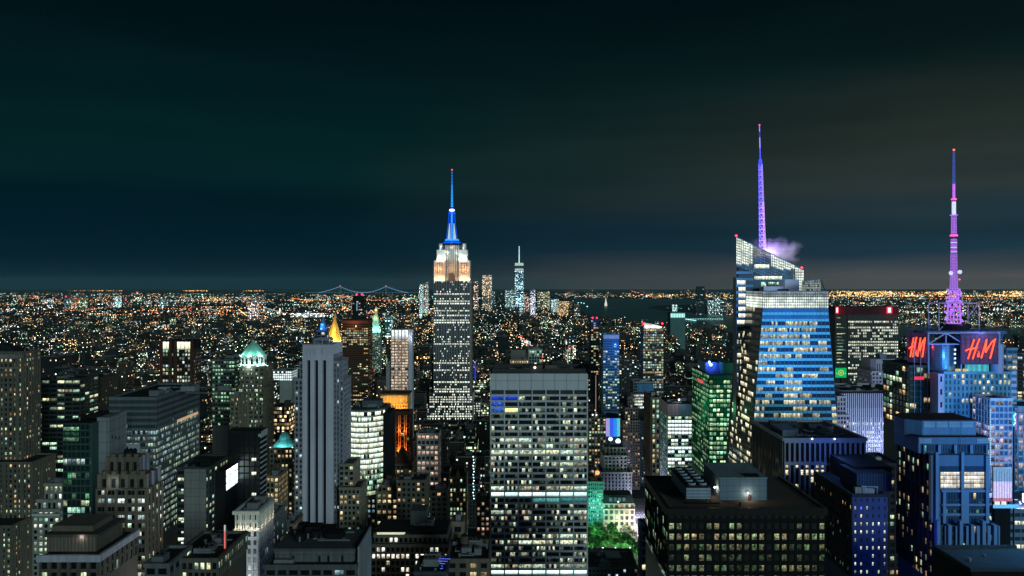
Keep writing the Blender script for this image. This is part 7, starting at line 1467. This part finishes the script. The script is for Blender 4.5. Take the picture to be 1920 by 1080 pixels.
# left and centre
dots(90, 115, 160, 544.7, 545.6, 'yo', .4, .7); dots(70, 165, 235, 544.7, 545.6, 'yo', .4, .7); dots(90, 342, 388, 544.7, 545.6, 'yo', .4, .7); dots(60, 455, 495, 544.7, 545.6, 'yo', .4, .7); dots(70, 745, 800, 544.5, 545.4, 'yo', .4, .7)
dots(700, 0, 560, 550, 562, 'cwwogoc', .3, .7); dots(1300, 0, 620, 560, 580, 'wcowgcor', .3, .75); dots(1100, 0, 700, 578, 602, 'wcooworb', .3, .8, 15, 40); dots(430, 0, 330, 598, 626, 'oooow', .45, 1.1, 20, 45); dots(330, 330, 620, 598, 625, 'owcow', .35, .8, 20, 45)
dots(420, 560, 800, 552, 580, 'cwowgyc', .35, .8); dots(90, 380, 425, 558, 565, 'yyow', .5, 1.0); dots(170, 640, 700, 572, 592, 'ooorw', .5, .9, 20, 40); dots(330, 700, 900, 555, 600, 'wcogw', .35, .8, 20, 50)
dots(60, 500, 545, 576, 590, 'ch', .5, .9, 25, 40); dots(16, 0, 900, 560, 620, 'h', .9, 1.6, 30, 50)
dots(800, 0, 900, 622, 700, 'wwcwgor', .30, .62, 45, 75); dots(600, 900, 1380, 605, 690, 'wcowgc', .30, .62, 40, 70); dots(170, 900, 1090, 580, 605, 'cwogw', .35, .7, 40, 80)
for i in range(46):        # lamp-lined roads of the far boroughs
    Yq = 5600 + 9000 * rg.random() ** 1.3; px = rg.choice((rg.uniform(0, 850), rg.uniform(0, 850), rg.uniform(1560, 1920))); x = X_(px, Yq); a = rg.uniform(-.35, .35) + rg.choice((0, 0, .9, -1.1)); L_ = int(rg.uniform(12, 34)); c_ = rg.choice('ooywco'); sp_2 = 34 * Yq / 6000
    for j in range(L_):
        xx, yy = x + cos(a) * sp_2 * (j - L_ / 2), Yq + 2.2 * sin(a) * sp_2 * (j - L_ / 2); pj = 960 + xx * F / yy; qj = EYE + CZ * F / yy
        if qj > 612 or wet(pj, qj): continue
        lg.octa(xx, yy, 26, rg.uniform(.5, .85) * yy / F, PAL[c_])
for i in range(46):        # one long avenue of headlights and lamps running away to the left
    t = i / 45; lg.octa(X_(975 + 55 * t ** 1.3, 3000 - 1150 * t) + rg.uniform(-8, 8), 3000 - 1150 * t, 62, rg.uniform(.6, 1.25) * 2, PAL[rg.choice('oowr')])
for i in range(30): lg.octa(X_(1262 + i * 3.2, 5600), 5600, 8, 2.6, PAL['c'])
for i in range(26): lg.octa(X_(1262 + i * 1.7, 5900 - i * 22), 5900 - i * 22, 8, 3, PAL['c'])
for (px, py) in ((1084, 568), (1090, 568), (1095, 569), (1101, 575)): x, y = gp(px, py, 4); lg.octa(x, y, 6, 7, PAL['c'])
lg.build('distant_lights', kind='stuff')['label'] = 'countless street lamps and far-off lights across the plain and the opposite shores'
for w_ in ((1235, 1290, 616, (.4, .9, .85)),):
    pass
b = Bld('pier_shed', 'long pier shed lit turquoise at the river edge below the water', X_(1271, 2600), 2600); b.p('wall').box(X_(1257, 2600), X_(1285, 2600), 2600, 2650, 0, Z_(620, 2600) + 60, wall((.1, .2, .2)))
for k in range(9): b.p('lit_bay').box(X_(1257.5 + k * 3, 2600), X_(1259.6 + k * 3, 2600), 2598, 2599, Z_(621, 2600) + 45, Z_(621, 2600) + 58, emit((.45, 1, .9), 1.2))
b.done()

# street lamps deep in the canyons: each crossing throws its light up the lower storeys
k = 0
for xa in (-560, -440, -310, -175, 30, 290, 390, 520, 640):
    for ya in (600, 676, 752, 828, 904, 980, 1132, 1284, 1512, 1740):
        if abs(xa) > ya * .7: continue
        k += 1; lamp('POINT', (xa, ya, 16), 15000, ((1, .74, .45), (.70, 1, .92), (1, .9, .75))[k % 3], 1.0, name='facade_light')
for o in list(bpy.data.objects):
    if 'label' in o and len(str(o['label']).split()) > 16: print('LONGLABEL', o.name, '|', o['label'])
LB = {}
for o in bpy.data.objects:
    if 'category' in o: LB.setdefault(o['label'], []).append(o.name)
for k, v in LB.items():
    if len(v) > 1: print('DUP', k, v)

# the city's own air: even haze round the camera and everything on the ground
q = MB(); q.box(-31000, 31000, -700, 34200, -1, 462, BLACK); hz = q.build('haze', kind='stuff'); hz['label'] = 'thin night haze over the whole city'; hz['category'] = 'haze'
m, gg = newmat('haze_air'); pv = gg.n('ShaderNodeVolumePrincipled'); pv.inputs['Density'].default_value = 1.4e-5; pv.inputs['Color'].default_value = (.42, .80, .90, 1); gg.put(gg.n('ShaderNodeOutputMaterial').inputs['Volume'], pv.outputs[0]); hz.data.materials.clear(); hz.data.materials.append(m)
